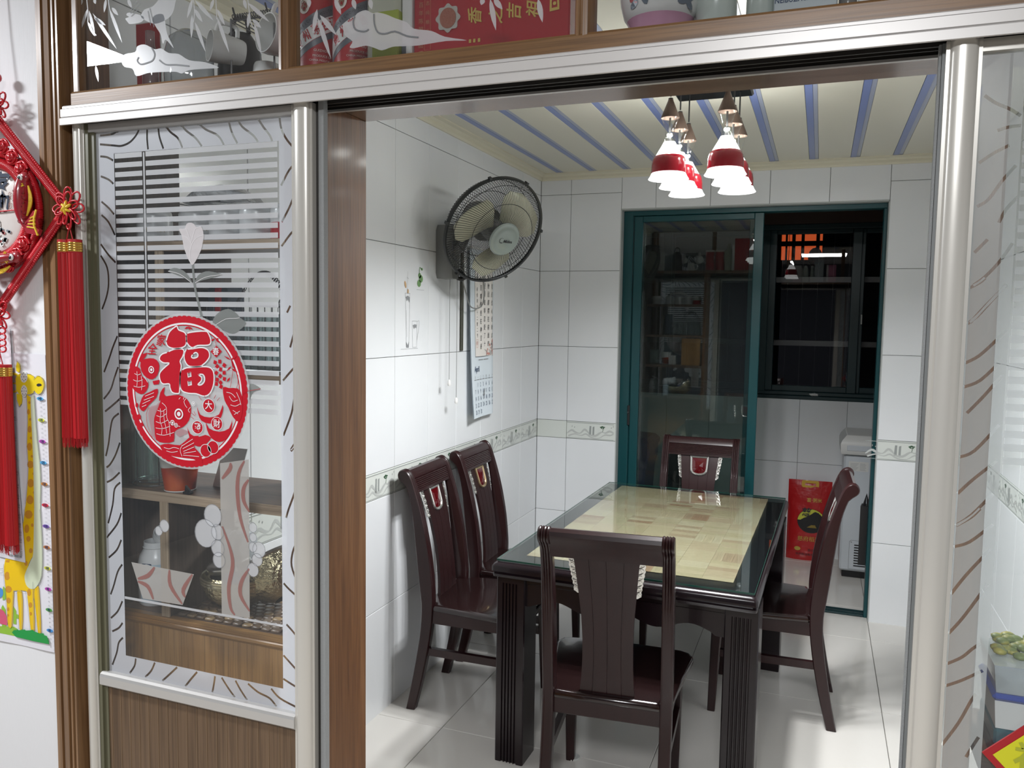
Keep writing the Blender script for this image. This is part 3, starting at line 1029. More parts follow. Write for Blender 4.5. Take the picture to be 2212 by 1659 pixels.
chair('mahogany chair at the far table end, facing out in front of the teal door', -0.57, 4.325, 180)
chair('mahogany chair in profile on the freezer side of the table', 0.105, 3.512, 91.2)
q = thing('chair_pad', 'clear plastic pad under the front leg of the nearest chair', 'pad', (-0.782, 2.744, 0))
MB().lathe([(0.026, 0), (0.026, 0.004), (0.024, 0.006), (0.0, 0.006)], -0.782, 2.744, 0, 16).build('pad', RUB, q)

# ================================================================ pendant lamp over the table
CONE = mat('bronze_socket_cone', (0.13, 0.09, 0.07), 0.38, 0.6)
CORD = mat('black_cord', (0.01, 0.01, 0.01), 0.5)
RED = mat('red_glass_band', (0.34, 0.010, 0.022), 0.14, coat=0.5)
NECK = thin_glass('lamp_neck_glass', (0.96, 0.98, 0.97), 1.6)
GLOW = emitter('lit_milk_glass', (1.0, 1.0, 0.985), 2.6)
LAMPIN = mat('white_glass_lining', (0.85, 0.85, 0.85), 0.5)
PLATE = mat('black_mirror_plate', (0.008, 0.009, 0.010), 0.1)
lamp = thing('pendant_lamp', 'six-shade pendant lamp with red banded glass shades and a black ceiling plate', 'lamp', (-0.4, 2.9, 2.0))
MB().box(-0.535, -0.262, 2.62, 3.115, 2.420, ZC, 0.006).build('ceiling_plate', PLATE, lamp)
ZB = 2.068
def shade_r(z):
    return None
for lx, ly in ((-0.492, 2.72), (-0.490, 2.90), (-0.488, 3.08), (-0.306, 2.69), (-0.305, 2.87), (-0.304, 3.05)):
    cd = MB().tube([(lx, ly, 2.422), (lx, ly, ZB + 0.268)], 0.0028, 6).lathe([(0.004, 0.264), (0.008, 0.262), (0.0075, 0.252), (0.006, 0.25)], lx, ly, ZB, 10).build('pendant_cord', CORD, lamp)
    MB().lathe([(0.0075, 0.260), (0.010, 0.252), (0.0305, 0.200), (0.030, 0.198), (0.008, 0.248)], lx, ly, ZB, 20, False).build('socket_cone', CONE, cd, smooth=40)
    MB().lathe([(0.0290, 0.200), (0.0225, 0.182), (0.0165, 0.164), (0.0142, 0.148), (0.0152, 0.134), (0.0185, 0.122)], lx, ly, ZB, 20, False).build('glass_neck', NECK, cd, smooth=60)
    MB().lathe([(0.0035, 0.20), (0.0035, 0.142), (0.006, 0.136), (0.006, 0.124)], lx, ly, ZB, 8).build('lamp_rod', BAR, cd, smooth=40)
    MB().lathe([(0.0185, 0.122), (0.027, 0.106), (0.0365, 0.090), (0.0455, 0.074)], lx, ly, ZB, 24, False).build('milk_glass', GLOW, cd, smooth=60)
    MB().lathe([(0.0455, 0.0755), (0.0495, 0.0725), (0.0540, 0.062), (0.0565, 0.044), (0.0572, 0.021), (0.0555, 0.019), (0.0545, 0.044), (0.052, 0.061), (0.0465, 0.071)], lx, ly, ZB, 28, False).build('red_band', RED, cd, smooth=40)
    MB().lathe([(0.0560, 0.020), (0.0605, 0.010), (0.0665, 0.001), (0.0655, 0.0), (0.0590, 0.009), (0.054, 0.019)], lx, ly, ZB, 28, False).build('rim', GLOW, cd, smooth=40)
    MB().lathe([(0.003, 0.0175), (0.053, 0.017), (0.053, 0.0195)], lx, ly, ZB, 20, True).build('bulb', GLOW, cd)
    d = bpy.data.lights.new('pendant_bulb', 'AREA')
    d.shape = 'DISK'; d.size = 0.10; d.energy = 8.3; d.color = (0.97, 0.985, 1.0); d.spread = rad(172)
    o = bpy.data.objects.new('pendant_bulb', d); COL.objects.link(o)
    o.location = (lx, ly, ZB + 0.0155)
    d2 = bpy.data.lights.new('pendant_glow', 'POINT')
    d2.energy = 2.6; d2.shadow_soft_size = 0.012; d2.color = (1.0, 1.0, 0.97)
    o2 = bpy.data.objects.new('pendant_glow', d2); COL.objects.link(o2)
    o2.location = (lx, ly, ZB + 0.150)

# ================================================================ wall fan
FANG = mat('fan_grey_plastic', (0.20, 0.205, 0.20), 0.35)
FANR = mat('fan_dark_wire', (0.018, 0.020, 0.020), 0.4)
BLADE = mat('cream_fan_blade', (0.50, 0.50, 0.38), 0.3, coat=0.3)
HUB = mat('fan_hub_grey', (0.22, 0.26, 0.24), 0.22, coat=0.4)
LOGO = mat('black_print', (0.012, 0.012, 0.014), 0.5)
fan = thing('wall_fan', 'grey wall fan with a round wire cage and cream blades', 'fan', (-1.59, 3.30, 1.9))
MB().loft([[(xx, 3.30 + sy * w, z) for sy, z in ((-1, 1.80), (-0.8, 1.775), (0.8, 1.775), (1, 1.80), (1, 1.985), (0.75, 2.01), (-0.75, 2.01), (-1, 1.985))] for xx, w in ((XL + 0.001, 0.058), (-1.57, 0.058), (-1.545, 0.052), (-1.532, 0.040))]).build('wall_bracket', FANG, fan, smooth=40)
n_ = V((0.733, -0.491, -0.471)).normalized()
up = (V((0, 0, 1)) - n_ * n_.z).normalized()
xx = up.cross(n_).normalized()
FC = V((-1.325, 3.235, 1.976))
FM = Matrix(((xx.x, up.x, n_.x, FC.x), (xx.y, up.y, n_.y, FC.y), (xx.z, up.z, n_.z, FC.z), (0, 0, 0, 1)))
def fpart(mb, name, m, **k): return mb.xf(FM).build(name, m, fan, **k)
FR = 0.234
motor = MB().lathe([(0.01, -0.20), (0.05, -0.195), (0.066, -0.17), (0.066, -0.10), (0.075, -0.085), (0.075, -0.06), (0.01, -0.06)], 0, 0, 0, 24)
fpart(motor, 'motor_housing', FANG, smooth=40)
MB().tube([(-1.545, 3.30, 1.90), (-1.51, 3.30, 1.91), tuple(FM @ V((0, -0.01, -0.18)))], [0.026, 0.022, 0.026], 10).build('pivot_arm', FANG, fan, smooth=50)
MB().tube([(-1.535, 3.335, 1.815), (-1.518, 3.345, 1.795), (-1.512, 3.348, 1.782), (-1.522, 3.342, 1.775), (-1.54, 3.33, 1.78)], [0.010, 0.013, 0.013, 0.010, 0.008], 8).build('cord_guard', BLACK, fan, smooth=50)
ring = MB()
ring.lathe([(FR - 0.004, -0.004), (FR + 0.004, -0.006), (FR + 0.007, 0.0), (FR + 0.004, 0.012), (FR - 0.004, 0.010)], 0, 0, 0, 72, False)
for a in (0.4, 1.5, 2.6, 3.7, 4.8, 5.9):
    ring.box(-0.006, 0.006, -0.004, 0.006, -0.004, 0.014)
    ring.v[-8:] = [tuple(Matrix.Rotation(a, 4, 'Z') @ V((p[0], p[1] + FR + 0.007, p[2]))) for p in ring.v[-8:]]
fpart(ring, 'cage_ring', FANR, smooth=40)
def cage(nw, prof, twist, r=0.00105):
    m = MB()
    for k in range(nw):
        a = 2 * pi * k / nw
        m.tube([(rr * cos(a + twist * t), rr * sin(a + twist * t), z) for rr, z, t in prof], r, 4)
    return m
frontp = [(0.068, 0.088, 0.0), (0.11, 0.084, 0.2), (0.15, 0.072, 0.42), (0.19, 0.050, 0.68), (0.22, 0.024, 0.88), (FR, 0.004, 1.0)]
fpart(cage(124, frontp, 0.30), 'front_cage', FANR)
rearp = [(0.060, -0.075, 0.0), (0.12, -0.074, 0.25), (0.18, -0.066, 0.55), (0.215, -0.046, 0.8), (FR, -0.002, 1.0)]
fpart(cage(112, rearp, -0.36), 'rear_cage', FANR)
rings = MB()
for rr, z in ((0.069, 0.088), (0.148, 0.0725), (0.213, 0.032), (0.207, -0.052), (0.15, -0.071)):
    rings.tube([(rr * cos(2 * pi * i / 60), rr * sin(2 * pi * i / 60), z) for i in range(60)], 0.0014, 4, True)
fpart(rings, 'cage_hoops', FANR)
def blade(a0):
    rings_ = []
    outl = [(0.05, -0.42, 0.42), (0.08, -0.66, 0.62), (0.115, -0.78, 0.72), (0.15, -0.78, 0.74), (0.180, -0.66, 0.62), (0.196, -0.30, 0.30)]
    vs, fs = [], []
    nn = 9
    for r_, aa, ab in outl:
        for i in range(nn):
            t = i / (nn - 1)
            a = a0 + lerp(aa, ab, t)
            vs.append((r_ * cos(a), r_ * sin(a), 0.018 - 0.05 * (t - 0.5)))
    for j in range(len(outl) - 1):
        for i in range(nn - 1):
            fs.append((j * nn + i, j * nn + i + 1, (j + 1) * nn + i + 1, (j + 1) * nn + i))
    m = MB().add(vs, fs)
    m.add([(p[0], p[1], p[2] - 0.002) for p in vs], [f[::-1] for f in fs])
    return m
for a in (2.85, 0.78, 4.88):
    fpart(blade(a), 'blade', BLADE, smooth=60)
fpart(MB().lathe([(0.005, -0.06), (0.045, -0.05), (0.05, 0.03), (0.03, 0.045), (0.005, 0.05)], 0, 0, 0, 24), 'blade_hub', FANG, smooth=50)
fpart(MB().lathe([(0.072, 0.084), (0.073, 0.092), (0.068, 0.098), (0.056, 0.101), (0.054, 0.1005), (0.035, 0.1045), (0.001, 0.106)], 0, 0, 0, 40), 'hub_cap', HUB, smooth=30)
lg = MB()
put_text(lg, 'Midea', lambda u, v: (u, v, 0.1076), 0.010, -0.003, 0.018, bold=0.02)
lg.fill([stroke(circle(-0.022, 0.0, 0.0105, n=18, a0=0.9, a1=5.2), [0.0008 + 0.0022 * i / 17 for i in range(18)])], lambda u, v: (u, v, 0.1076))
fpart(lg, 'logo', LOGO)
# pull cords and mains lead
for x, y, z0, z1 in ((-1.548, 3.275, 1.79, 1.325), (-1.540, 3.335, 1.78, 1.240)):
    o = MB().tube([(x, y, z0), (x, y, z1)], 0.0014, 5).build('pull_cord', FANG, fan)
    MB().lathe([(0.002, 0.0), (0.007, -0.006), (0.0085, -0.022), (0.006, -0.028), (0.001, -0.028)], x, y, z1, 12).build('cord_knob', WHITEP, o, smooth=40)
MB().tube(smooth_pts([(-1.53, 3.36, 1.79), (-1.53, 3.42, 1.70), (-1.545, 3.50, 1.655), (-1.55, 3.60, 1.65), (-1.56, 3.68, 1.675), (-1.575, 3.73, 1.74), (-1.59, 3.74, 1.85)], 5), 0.003, 6).build('mains_lead', FANG, fan, smooth=60)

st = thing('wooden_stick', 'thin dark wooden stick hanging on the tiled wall beside the calendar', 'stick', (-1.592, 3.515, 1.45))
MB().box(-1.6025, -1.590, 3.500, 3.520, 1.445, 1.95, 0.003).build('shaft', mat('dark_olive_stick', (0.045, 0.045, 0.030), 0.5), st)
MB().tube([(-1.597, 3.51, 1.95), (-1.599, 3.507, 1.97), (-1.599, 3.513, 1.97), (-1.597, 3.51, 1.95)], 0.001, 4).build('loop', CORD, st)

# ================================================================ calendar on the left wall
CALP = mat('calendar_paper', (0.66, 0.73, 0.78), 0.5)
CALW = mat('calendar_panel', (0.78, 0.75, 0.71), 0.55)
INK = mat('black_ink', (0.018, 0.018, 0.022), 0.6)
INKB = mat('navy_ink', (0.02, 0.05, 0.12), 0.6)
INKR = mat('red_ink', (0.45, 0.06, 0.05), 0.6)
INKGR = mat('grey_ink', (0.25, 0.26, 0.27), 0.6)
INKP = mat('pink_ink', (0.55, 0.27, 0.23), 0.6)
cal = thing('wall_calendar', 'long calligraphy wall calendar for April hanging below the fan', 'calendar', (-1.59, 3.735, 1.112))
CW, CH, CY0, CZ0 = 0.327, 0.83, 3.572, 1.112
def csurf(u, v, d=0.0):
    """sheet hangs a little off the wall, lower corner curling out"""
    s = u / CW
    t = v / CH
    x = -1.588 + 0.010 * (1 - t) ** 2 + 0.016 * (1 - t) ** 3 * (1 - s) + 0.010 * (2 * s - 1) ** 2 * (0.4 + 0.6 * (1 - t)) - 0.018 * max(0, s - 0.86) / 0.14 * (1 - 0.5 * t)
    return (x + d, CY0 + u - 0.012 * max(0, s - 0.9) * 5 * (1 - t), CZ0 + v)
sheet = MB()
NU, NV = 16, 14
vs = [csurf(CW * i / NU, CH * j / NV) for j in range(NV + 1) for i in range(NU + 1)]
fs = [(j * (NU + 1) + i, j * (NU + 1) + i + 1, (j + 1) * (NU + 1) + i + 1, (j + 1) * (NU + 1) + i) for j in range(NV) for i in range(NU)]
sheet.add(vs, fs)
sheet.add([(p[0] - 0.004, p[1], p[2]) for p in vs], [f[::-1] for f in fs])
cs = sheet.build('sheet', CALP, cal, smooth=60)
MB().tube([csurf(CW * i / 12, CH, 0.002) for i in range(13)], 0.006, 8).build('hanging_rod', WHITEP, cal)
def cgrid(u0, u1, v0, v1, d, nu=12, nv=14):
    m = MB()
    vs = [csurf(lerp(u0, u1, i / nu), lerp(v0, v1, j / nv), d) for j in range(nv + 1) for i in range(nu + 1)]
    return m.add(vs, [(j * (nu + 1) + i, j * (nu + 1) + i + 1, (j + 1) * (nu + 1) + i + 1, (j + 1) * (nu + 1) + i) for j in range(nv) for i in range(nu)])
cgrid(0.062, 0.300, 0.300, 0.80, 0.0012).build('calligraphy_panel', CALW, cal, smooth=60)
f2 = lambda u, v: csurf(u, v, 0.0022)
wr_ = MB()
COLS = ['仰望为我们信心创始成终', '的耶稣他因那摆在前面的', '喜乐就轻看羞辱忍受了十', '字架的苦难便坐在神宝座']
for ci, s in enumerate(COLS):
    u = 0.282 - 0.047 * ci
    for k, chh in enumerate(s):
        put_text(wr_, chh, f2, u, 0.775 - 0.0415 * k - (0.012 if ci == 3 else 0), 0.030, 0.78, shear=0.12)
for k, chh in enumerate('的右边'):
    put_text(wr_, chh, f2, 0.092, 0.775 - 0.0415 * k, 0.030, 0.78, shear=0.12)
for k, chh in enumerate('希伯来书十二章二节'):
    put_text(wr_, chh, f2, 0.092, 0.63 - 0.0285 * k, 0.022, 0.75, shear=0.1)
wr_.fill([stroke([(0.062, 0.300), (0.300, 0.300)], 0.002), stroke([(0.062, 0.300), (0.062, 0.80)], 0.0012), stroke([(0.300, 0.300), (0.300, 0.80)], 0.0012)], f2)
wr_.build('calligraphy', INK, cal)
se = MB()
se.fill([stroke([(0.078, 0.345), (0.10, 0.345), (0.10, 0.385), (0.078, 0.385), (0.078, 0.345)], 0.0018)], f2)
put_text(se, '印', f2, 0.089, 0.365, 0.020)
rb = random.Random(5)
for k in range(26):
    a, b = 0.300 - 0.10 * rb.random() ** 1.5, 0.303 + 0.075 * rb.random() ** 1.6
    if b - 0.30 > 0.09 - (0.300 - a) * 0.8: continue
    se.fill([circle(min(a, 0.290), b + 0.006, 0.009 * (0.5 + rb.random()), 0.006, 8, rot=rb.random() * 3)], f2)
se.build('red_seal_and_blossom', INKP, cal)
br = MB()
for k in range(9):
    a = 0.20 + 0.09 * rb.random(); b = 0.302
    br.fill([stroke([(a, b), (a + 0.01 * rb.uniform(-1, 1), b + 0.02), (a + 0.02 * rb.uniform(-1, 1), b + 0.045 * rb.random() + 0.01)], 0.0022)], f2)
for k in range(5):
    br.fill([circle(0.262 + 0.030 * rb.random(), 0.335 + 0.03 * rb.random(), 0.007, 0.005, 7, rot=rb.random() * 3)], f2)
br.build('ink_branches', INKGR, cal)
ap = MB()
put_text(ap, 'April', f2, 0.080, 0.238, 0.040, 0.85, bold=0.012)
ap.build('month_name', INKB, cal)
dd = MB()
for ci in range(7):
    dd.fill([stroke([(0.050 + 0.0385 * ci - 0.015, 0.187), (0.050 + 0.0385 * ci + 0.015, 0.187)], 0.0035)], f2)
    put_text(dd, '日一二三四五六'[ci], f2, 0.050 + 0.0385 * ci, 0.198, 0.014)
dd.fill([stroke([(0.105, 0.284), (0.165, 0.284)], 0.004), stroke([(0.172, 0.284), (0.232, 0.284)], 0.004)], f2)
dd.build('weekday_row', INKGR, cal)
nu_ = MB()
for d in range(1, 31):
    ci, ri = d % 7, d // 7
    put_text(nu_, str(d), f2, 0.048 + 0.0385 * ci, 0.160 - 0.0335 * ri, 0.030, 0.62)
nu_.build('day_numbers', INKB, cal)
g4 = MB()
put_text(g4, '4', f2, 0.165, 0.110, 0.075, 0.7, shear=0.3)
g4.build('pale_numeral', INKGR, cal)

# drawings of drinking glasses printed on two wall tiles
art = thing('tile_picture', 'line drawing of a tall glass and a mug printed on the white tiles', 'drawing', (XL + 0.001, 2.92, 1.5))
fa = lambda u, v: (XL + 0.0012, u, v)
am = MB()
def ln(pts, w=0.0012): am.fill([stroke(pts, w)], fa)
ln([(2.925, 1.47), (3.075, 1.47)])
ln([(2.962, 1.70), (2.972, 1.49), (2.975, 1.475)]); ln([(3.002, 1.70), (2.994, 1.49), (2.991, 1.475)]); ln([(2.960, 1.70), (3.004, 1.70)]); ln([(2.970, 1.63), (2.978, 1.52)], .001)
am.fill([[(2.973, 1.475), (2.993, 1.475), (2.996, 1.50), (2.985, 1.485), (2.970, 1.50)]], fa)
am.fill([[(2.965, 1.685), (2.975, 1.667), (2.985, 1.676), (2.996, 1.662), (3.0, 1.683), (2.985, 1.690)]], fa)
ln([(2.978, 1.70), (2.982, 1.79)], 0.001); ln([(2.975, 1.765), (2.99, 1.76)])
ln([(3.022, 1.585), (3.028, 1.475)]); ln([(3.067, 1.585), (3.064, 1.475)]); ln([(3.022, 1.585), (3.067, 1.585)]); ln([(3.028, 1.475), (3.064, 1.475)])
ln(smooth_pts([(3.067, 1.582), (3.085, 1.585), (3.080, 1.545), (3.066, 1.505)], 4))
am.fill([[(3.028, 1.568), (3.04, 1.552), (3.048, 1.560), (3.060, 1.555), (3.062, 1.570), (3.045, 1.572)]], fa)
ln([(3.06, 1.718), (3.13, 1.718)])
am.build('line_drawing', INKGR, art)
fm_ = MB()
for a, b, r in ((3.083, 1.745, .017), (3.100, 1.765, .018), (3.088, 1.778, .013)): fm_.fill([circle(a, b, r, r * 0.9, 10)], fa)
fm_.fill([stroke(smooth_pts([(3.085, 1.785), (3.088, 1.812), (3.105, 1.806)], 3), 0.004)], fa)
fm_.fill([circle(3.108, 1.806, 0.009, 0.006, 8)], fa)
fm_.build('green_fruit', mat('green_print', (0.16, 0.30, 0.12), 0.5), art)
om_ = MB(); om_.fill([circle(2.962, 1.735, 0.008, 0.016, 8, rot=0.4)], fa); om_.fill([circle(2.985, 1.708, 0.007, 0.01, 8)], fa)
om_.build('orange_print', mat('orange_print', (0.55, 0.36, 0.20), 0.5), art)

# ================================================================ things on the balcony
RICE = mat('red_rice_bag', (0.42, 0.012, 0.014), 0.28, coat=0.4, bump=(9, 0.6, 0.02))
GOLD = mat('gold_print', (0.62, 0.45, 0.10), 0.35, 0.5)
YEL = mat('yellow_green_print', (0.55, 0.55, 0.06), 0.4)
bag = thing('rice_bag', 'red rice sack with a yellow carry handle standing against the balcony wall', 'bag', (-0.015, 5.74, 0))
bx0, bx1, by = -0.158, 0.118, 5.752
rows = []
rg = random.Random(8)
for j in range(15):
    z = 0.545 * j / 14
    th = 0.075 * (1 - max(0, (z - 0.30) / 0.26)) ** 0.6 if z > 0.30 else 0.075
    th = max(th, 0.004) * (0.65 if j == 0 else 1)
    ring = []
    for i in range(11):
        t = i / 10
        x = lerp(bx0, bx1, t)
        bulge = (1 - (2 * t - 1) ** 4)
        ring.append((x, by - th * bulge * 0.5 + 0.003 * rg.uniform(-1, 1), z))
    for i in range(11):
        t = 1 - i / 10
        x = lerp(bx0, bx1, t)
        ring.append((x, by + th * 0.5 * (1 - (2 * t - 1) ** 4) + 0.001, z))
    rows.append(ring)
MB().loft(rows).build('sack', RICE, bag, smooth=60)
fb = lambda u, v: (u, by - 0.0405 - 0.0 * v, v)
def fbz(u, v):
    th = 0.075 * (1 - max(0, (v - 0.30) / 0.26)) ** 0.6 if v > 0.30 else 0.075
    t = (u - bx0) / (bx1 - bx0)
    return (u, by - max(th, 0.004) * 0.5 * (1 - (2 * t - 1) ** 4) - 0.0045, v)
hd = MB()
hd.fill([[(-0.075 + 0.11 * a, b) for a, b in ((0.06, 0.498), (0.94, 0.498), (1.0, 0.508), (1.0, 0.535), (0.94, 0.545), (0.06, 0.545), (0.0, 0.535), (0.0, 0.508))], [(-0.053, 0.512), (0.015, 0.512), (0.015, 0.528), (-0.053, 0.528)]], lambda u, v: (u, by - 0.016, v), (0, 0.008, 0))
hd.build('carry_handle', mat('yellow_handle', (0.60, 0.36, 0.05), 0.35), bag)
dk = MB(); dk.fill([circle(-0.005, 0.275, 0.088, 0.082, 28)], fbz); dk.build('dark_roundel', BLACK, bag)
yl = MB(); yl.fill([[(p[0], p[1] + 0.0) for p in circle(-0.005, 0.275, 0.086, 0.080, 24, 0.05, pi - 0.05)]], lambda u, v: (fbz(u, v)[0], fbz(u, v)[1] - 0.0015, v)); yl.build('yellow_field', YEL, bag)
tx = MB()
fbt = lambda u, v: (fbz(u, v)[0], fbz(u, v)[1] - 0.003, v)
put_text(tx, '慈', fbt, -0.035, 0.330, 0.062, bold=0.02)
put_text(tx, '府', fbt, 0.022, 0.315, 0.045)
put_text(tx, '大', fbt, 0.065, 0.285, 0.042)
put_text(tx, '院', fbt, 0.068, 0.238, 0.045)
tx.build('black_characters', INK, bag)
gx = MB()
put_text(gx, '富·粥米', fbt, 0.01, 0.415, 0.030)
put_text(gx, '慈府稻米', fbt, -0.015, 0.150, 0.036)
gx.fill([circle(-0.085, 0.082, 0.02, 0.014, 14)], fbt)
for k in range(5): gx.fill([stroke([(-0.03 + 0.006 * k, 0.232 + 0.004 * k), (0.03 - 0.002 * k, 0.232 + 0.004 * k)], 0.0018)], fbt)
gx.build('gold_characters', GOLD, bag)
sx_ = MB()
put_text(sx_, '慈府米业', fbt, 0.02, 0.075, 0.020)
put_text(sx_, '慈府粮油有限公司', fbt, -0.02, 0.045, 0.019)
sx_.build('small_print', INK, bag)

FRZ = mat('freezer_white', (0.62, 0.66, 0.70), 0.3, coat=0.2)
FRZL = mat('freezer_lid_grey', (0.40, 0.40, 0.38), 0.35)
fz = thing('chest_freezer', 'white chest freezer with a grey lid on the balcony behind the open door', 'freezer', (0.42, 5.6, 0))
fy = 5.43
MB().box(0.172, 0.69, fy, KY - 0.03, 0.045, 0.785, 0.012).build('body', FRZ, fz, smooth=30)
MB().box(0.19, 0.68, fy + 0.02, KY - 0.05, 0.0, 0.05, 0.004).build('plinth', BLACK, fz)
MB().loft([[(x, y, z) for x, y in ((0.150 + d, fy - 0.03 + d), (0.695, fy - 0.03 + d), (0.695, KY - 0.03), (0.150 + d, KY - 0.03))] for d, z in ((0.006, 0.79), (0.0, 0.80), (-0.002, 0.855), (0.006, 0.875), (0.03, 0.905), (0.04, 0.91))]).build('lid', WHITEP, fz, smooth=30)
MB().box(0.185, 0.695, fy - 0.034, fy - 0.028, 0.815, 0.85, 0.003).build('lid_grip', FRZ, fz)
gl_ = MB()
for k in range(9):
    z = 0.215 - 0.0165 * k
    gl_.box(0.255, 0.36, fy - 0.002, fy + 0.001, z - 0.0035, z + 0.0035)
gl_.build('vent_slots', BLACK, fz)
vf = MB(); vf.fill([[(0.225, 0.06), (0.40, 0.06), (0.40, 0.245), (0.235, 0.245), (0.225, 0.235)], [(0.227, 0.062), (0.398, 0.062), (0.398, 0.243), (0.236, 0.243), (0.227, 0.234)]], lambda u, v: (u, fy - 0.0012, v)); vf.fill([circle(0.237, 0.232, 0.004, n=10)], lambda u, v: (u, fy - 0.0012, v))
vf.build('vent_outline', INKGR, fz)
lbq = MB(); lbq.fill([[(0.20, 0.685), (0.315, 0.685), (0.315, 0.745), (0.20, 0.745)]], lambda u, v: (u, fy - 0.001, v)); lbo = lbq.build('sticker', WHITEP, fz)
lbt = MB()
for k in range(6):
    lbt.fill([stroke([(0.21, 0.692 + 0.008 * k), (0.245 + 0.006 * (k % 3), 0.692 + 0.008 * k)], 0.0016), stroke([(0.265, 0.692 + 0.008 * k), (0.30 - 0.004 * (k % 2), 0.692 + 0.008 * k)], 0.0016)], lambda u, v: (u, fy - 0.002, v))
lbt.build('sticker_print', INKGR, lbo)

bn = thing('blue_bin', 'blue lidded plastic bin behind the glass of the teal door', 'bin', (-1.16, 5.5, 0))
BLUE = mat('blue_plastic', (0.015, 0.06, 0.20), 0.35)
MB().loft([[(x, y, z) for x, y in ((-1.30, 5.32), (-1.055 - d, 5.32), (-1.04 - d, 5.34), (-1.04 - d, 5.66), (-1.30, 5.66))] for d, z in ((0.05, 0.0), (0.02, 0.60), (0.0, 0.68), (0.0, 0.76))]).build('body', BLUE, bn)
MB().loft([[(-1.31, 5.31, z), (-1.035 - d, 5.31 + d, z), (-1.03 - d, 5.67 - d, z), (-1.31, 5.67, z)] for d, z in ((0.0, 0.755), (0.0, 0.785), (0.03, 0.815), (0.08, 0.822))]).build('lid', BLUE, bn)
bk = thing('black_pan', 'black frying pan leaning on the balcony floor behind the far chair', 'pan', (-0.83, 5.55, 0))
MB().lathe([(0.09, 0.0), (0.13, 0.03), (0.135, 0.05), (0.13, 0.05), (0.09, 0.01)], 0, 0, 0, 28).xf(Matrix.Translation((-0.83, 5.60, 0.60)) @ Matrix.Rotation(rad(80), 4, 'X')).build('bowl', BLACK, bk, smooth=40)
MB().box(-0.95, -0.72, 5.50, 5.80, 0.0, 0.46, 0.01).build('stand', BLACK, bk)
dr = thing('dustpan', 'black dustpan hanging on the door frame beside the freezer', 'dustpan', (0.285, 4.84, 0.25))
MB().loft([[(0.247, 4.788, z), (0.306, 4.788, z), (0.306, 4.87, z), (0.257, 4.87, z)] for z in (0.27, 0.60)]).build('tray', BLACK, dr)
MB().tube([(0.268, 4.83, 0.60), (0.278, 4.83, 0.66), (0.288, 4.83, 0.60)], 0.008, 8).build('handle', BLACK, dr)
pt = thing('crumpled_tissue', 'small crumpled white tissue on the dark window ledge', 'tissue', (-0.02, KY - 0.002, 1.108))
rg = random.Random(2)
tm = MB().ball((-0.024, KY - 0.0, 1.118), 0.03, 10, 6, (1.1, 0.5, 0.42))
tm.v = [(x + 0.005 * rg.uniform(-1, 1), y + 0.004 * rg.uniform(-1, 1), max(1.1085, z + 0.005 * rg.uniform(-1, 1))) for x, y, z in tm.v]
tm.build('paper', WHITEP, pt)
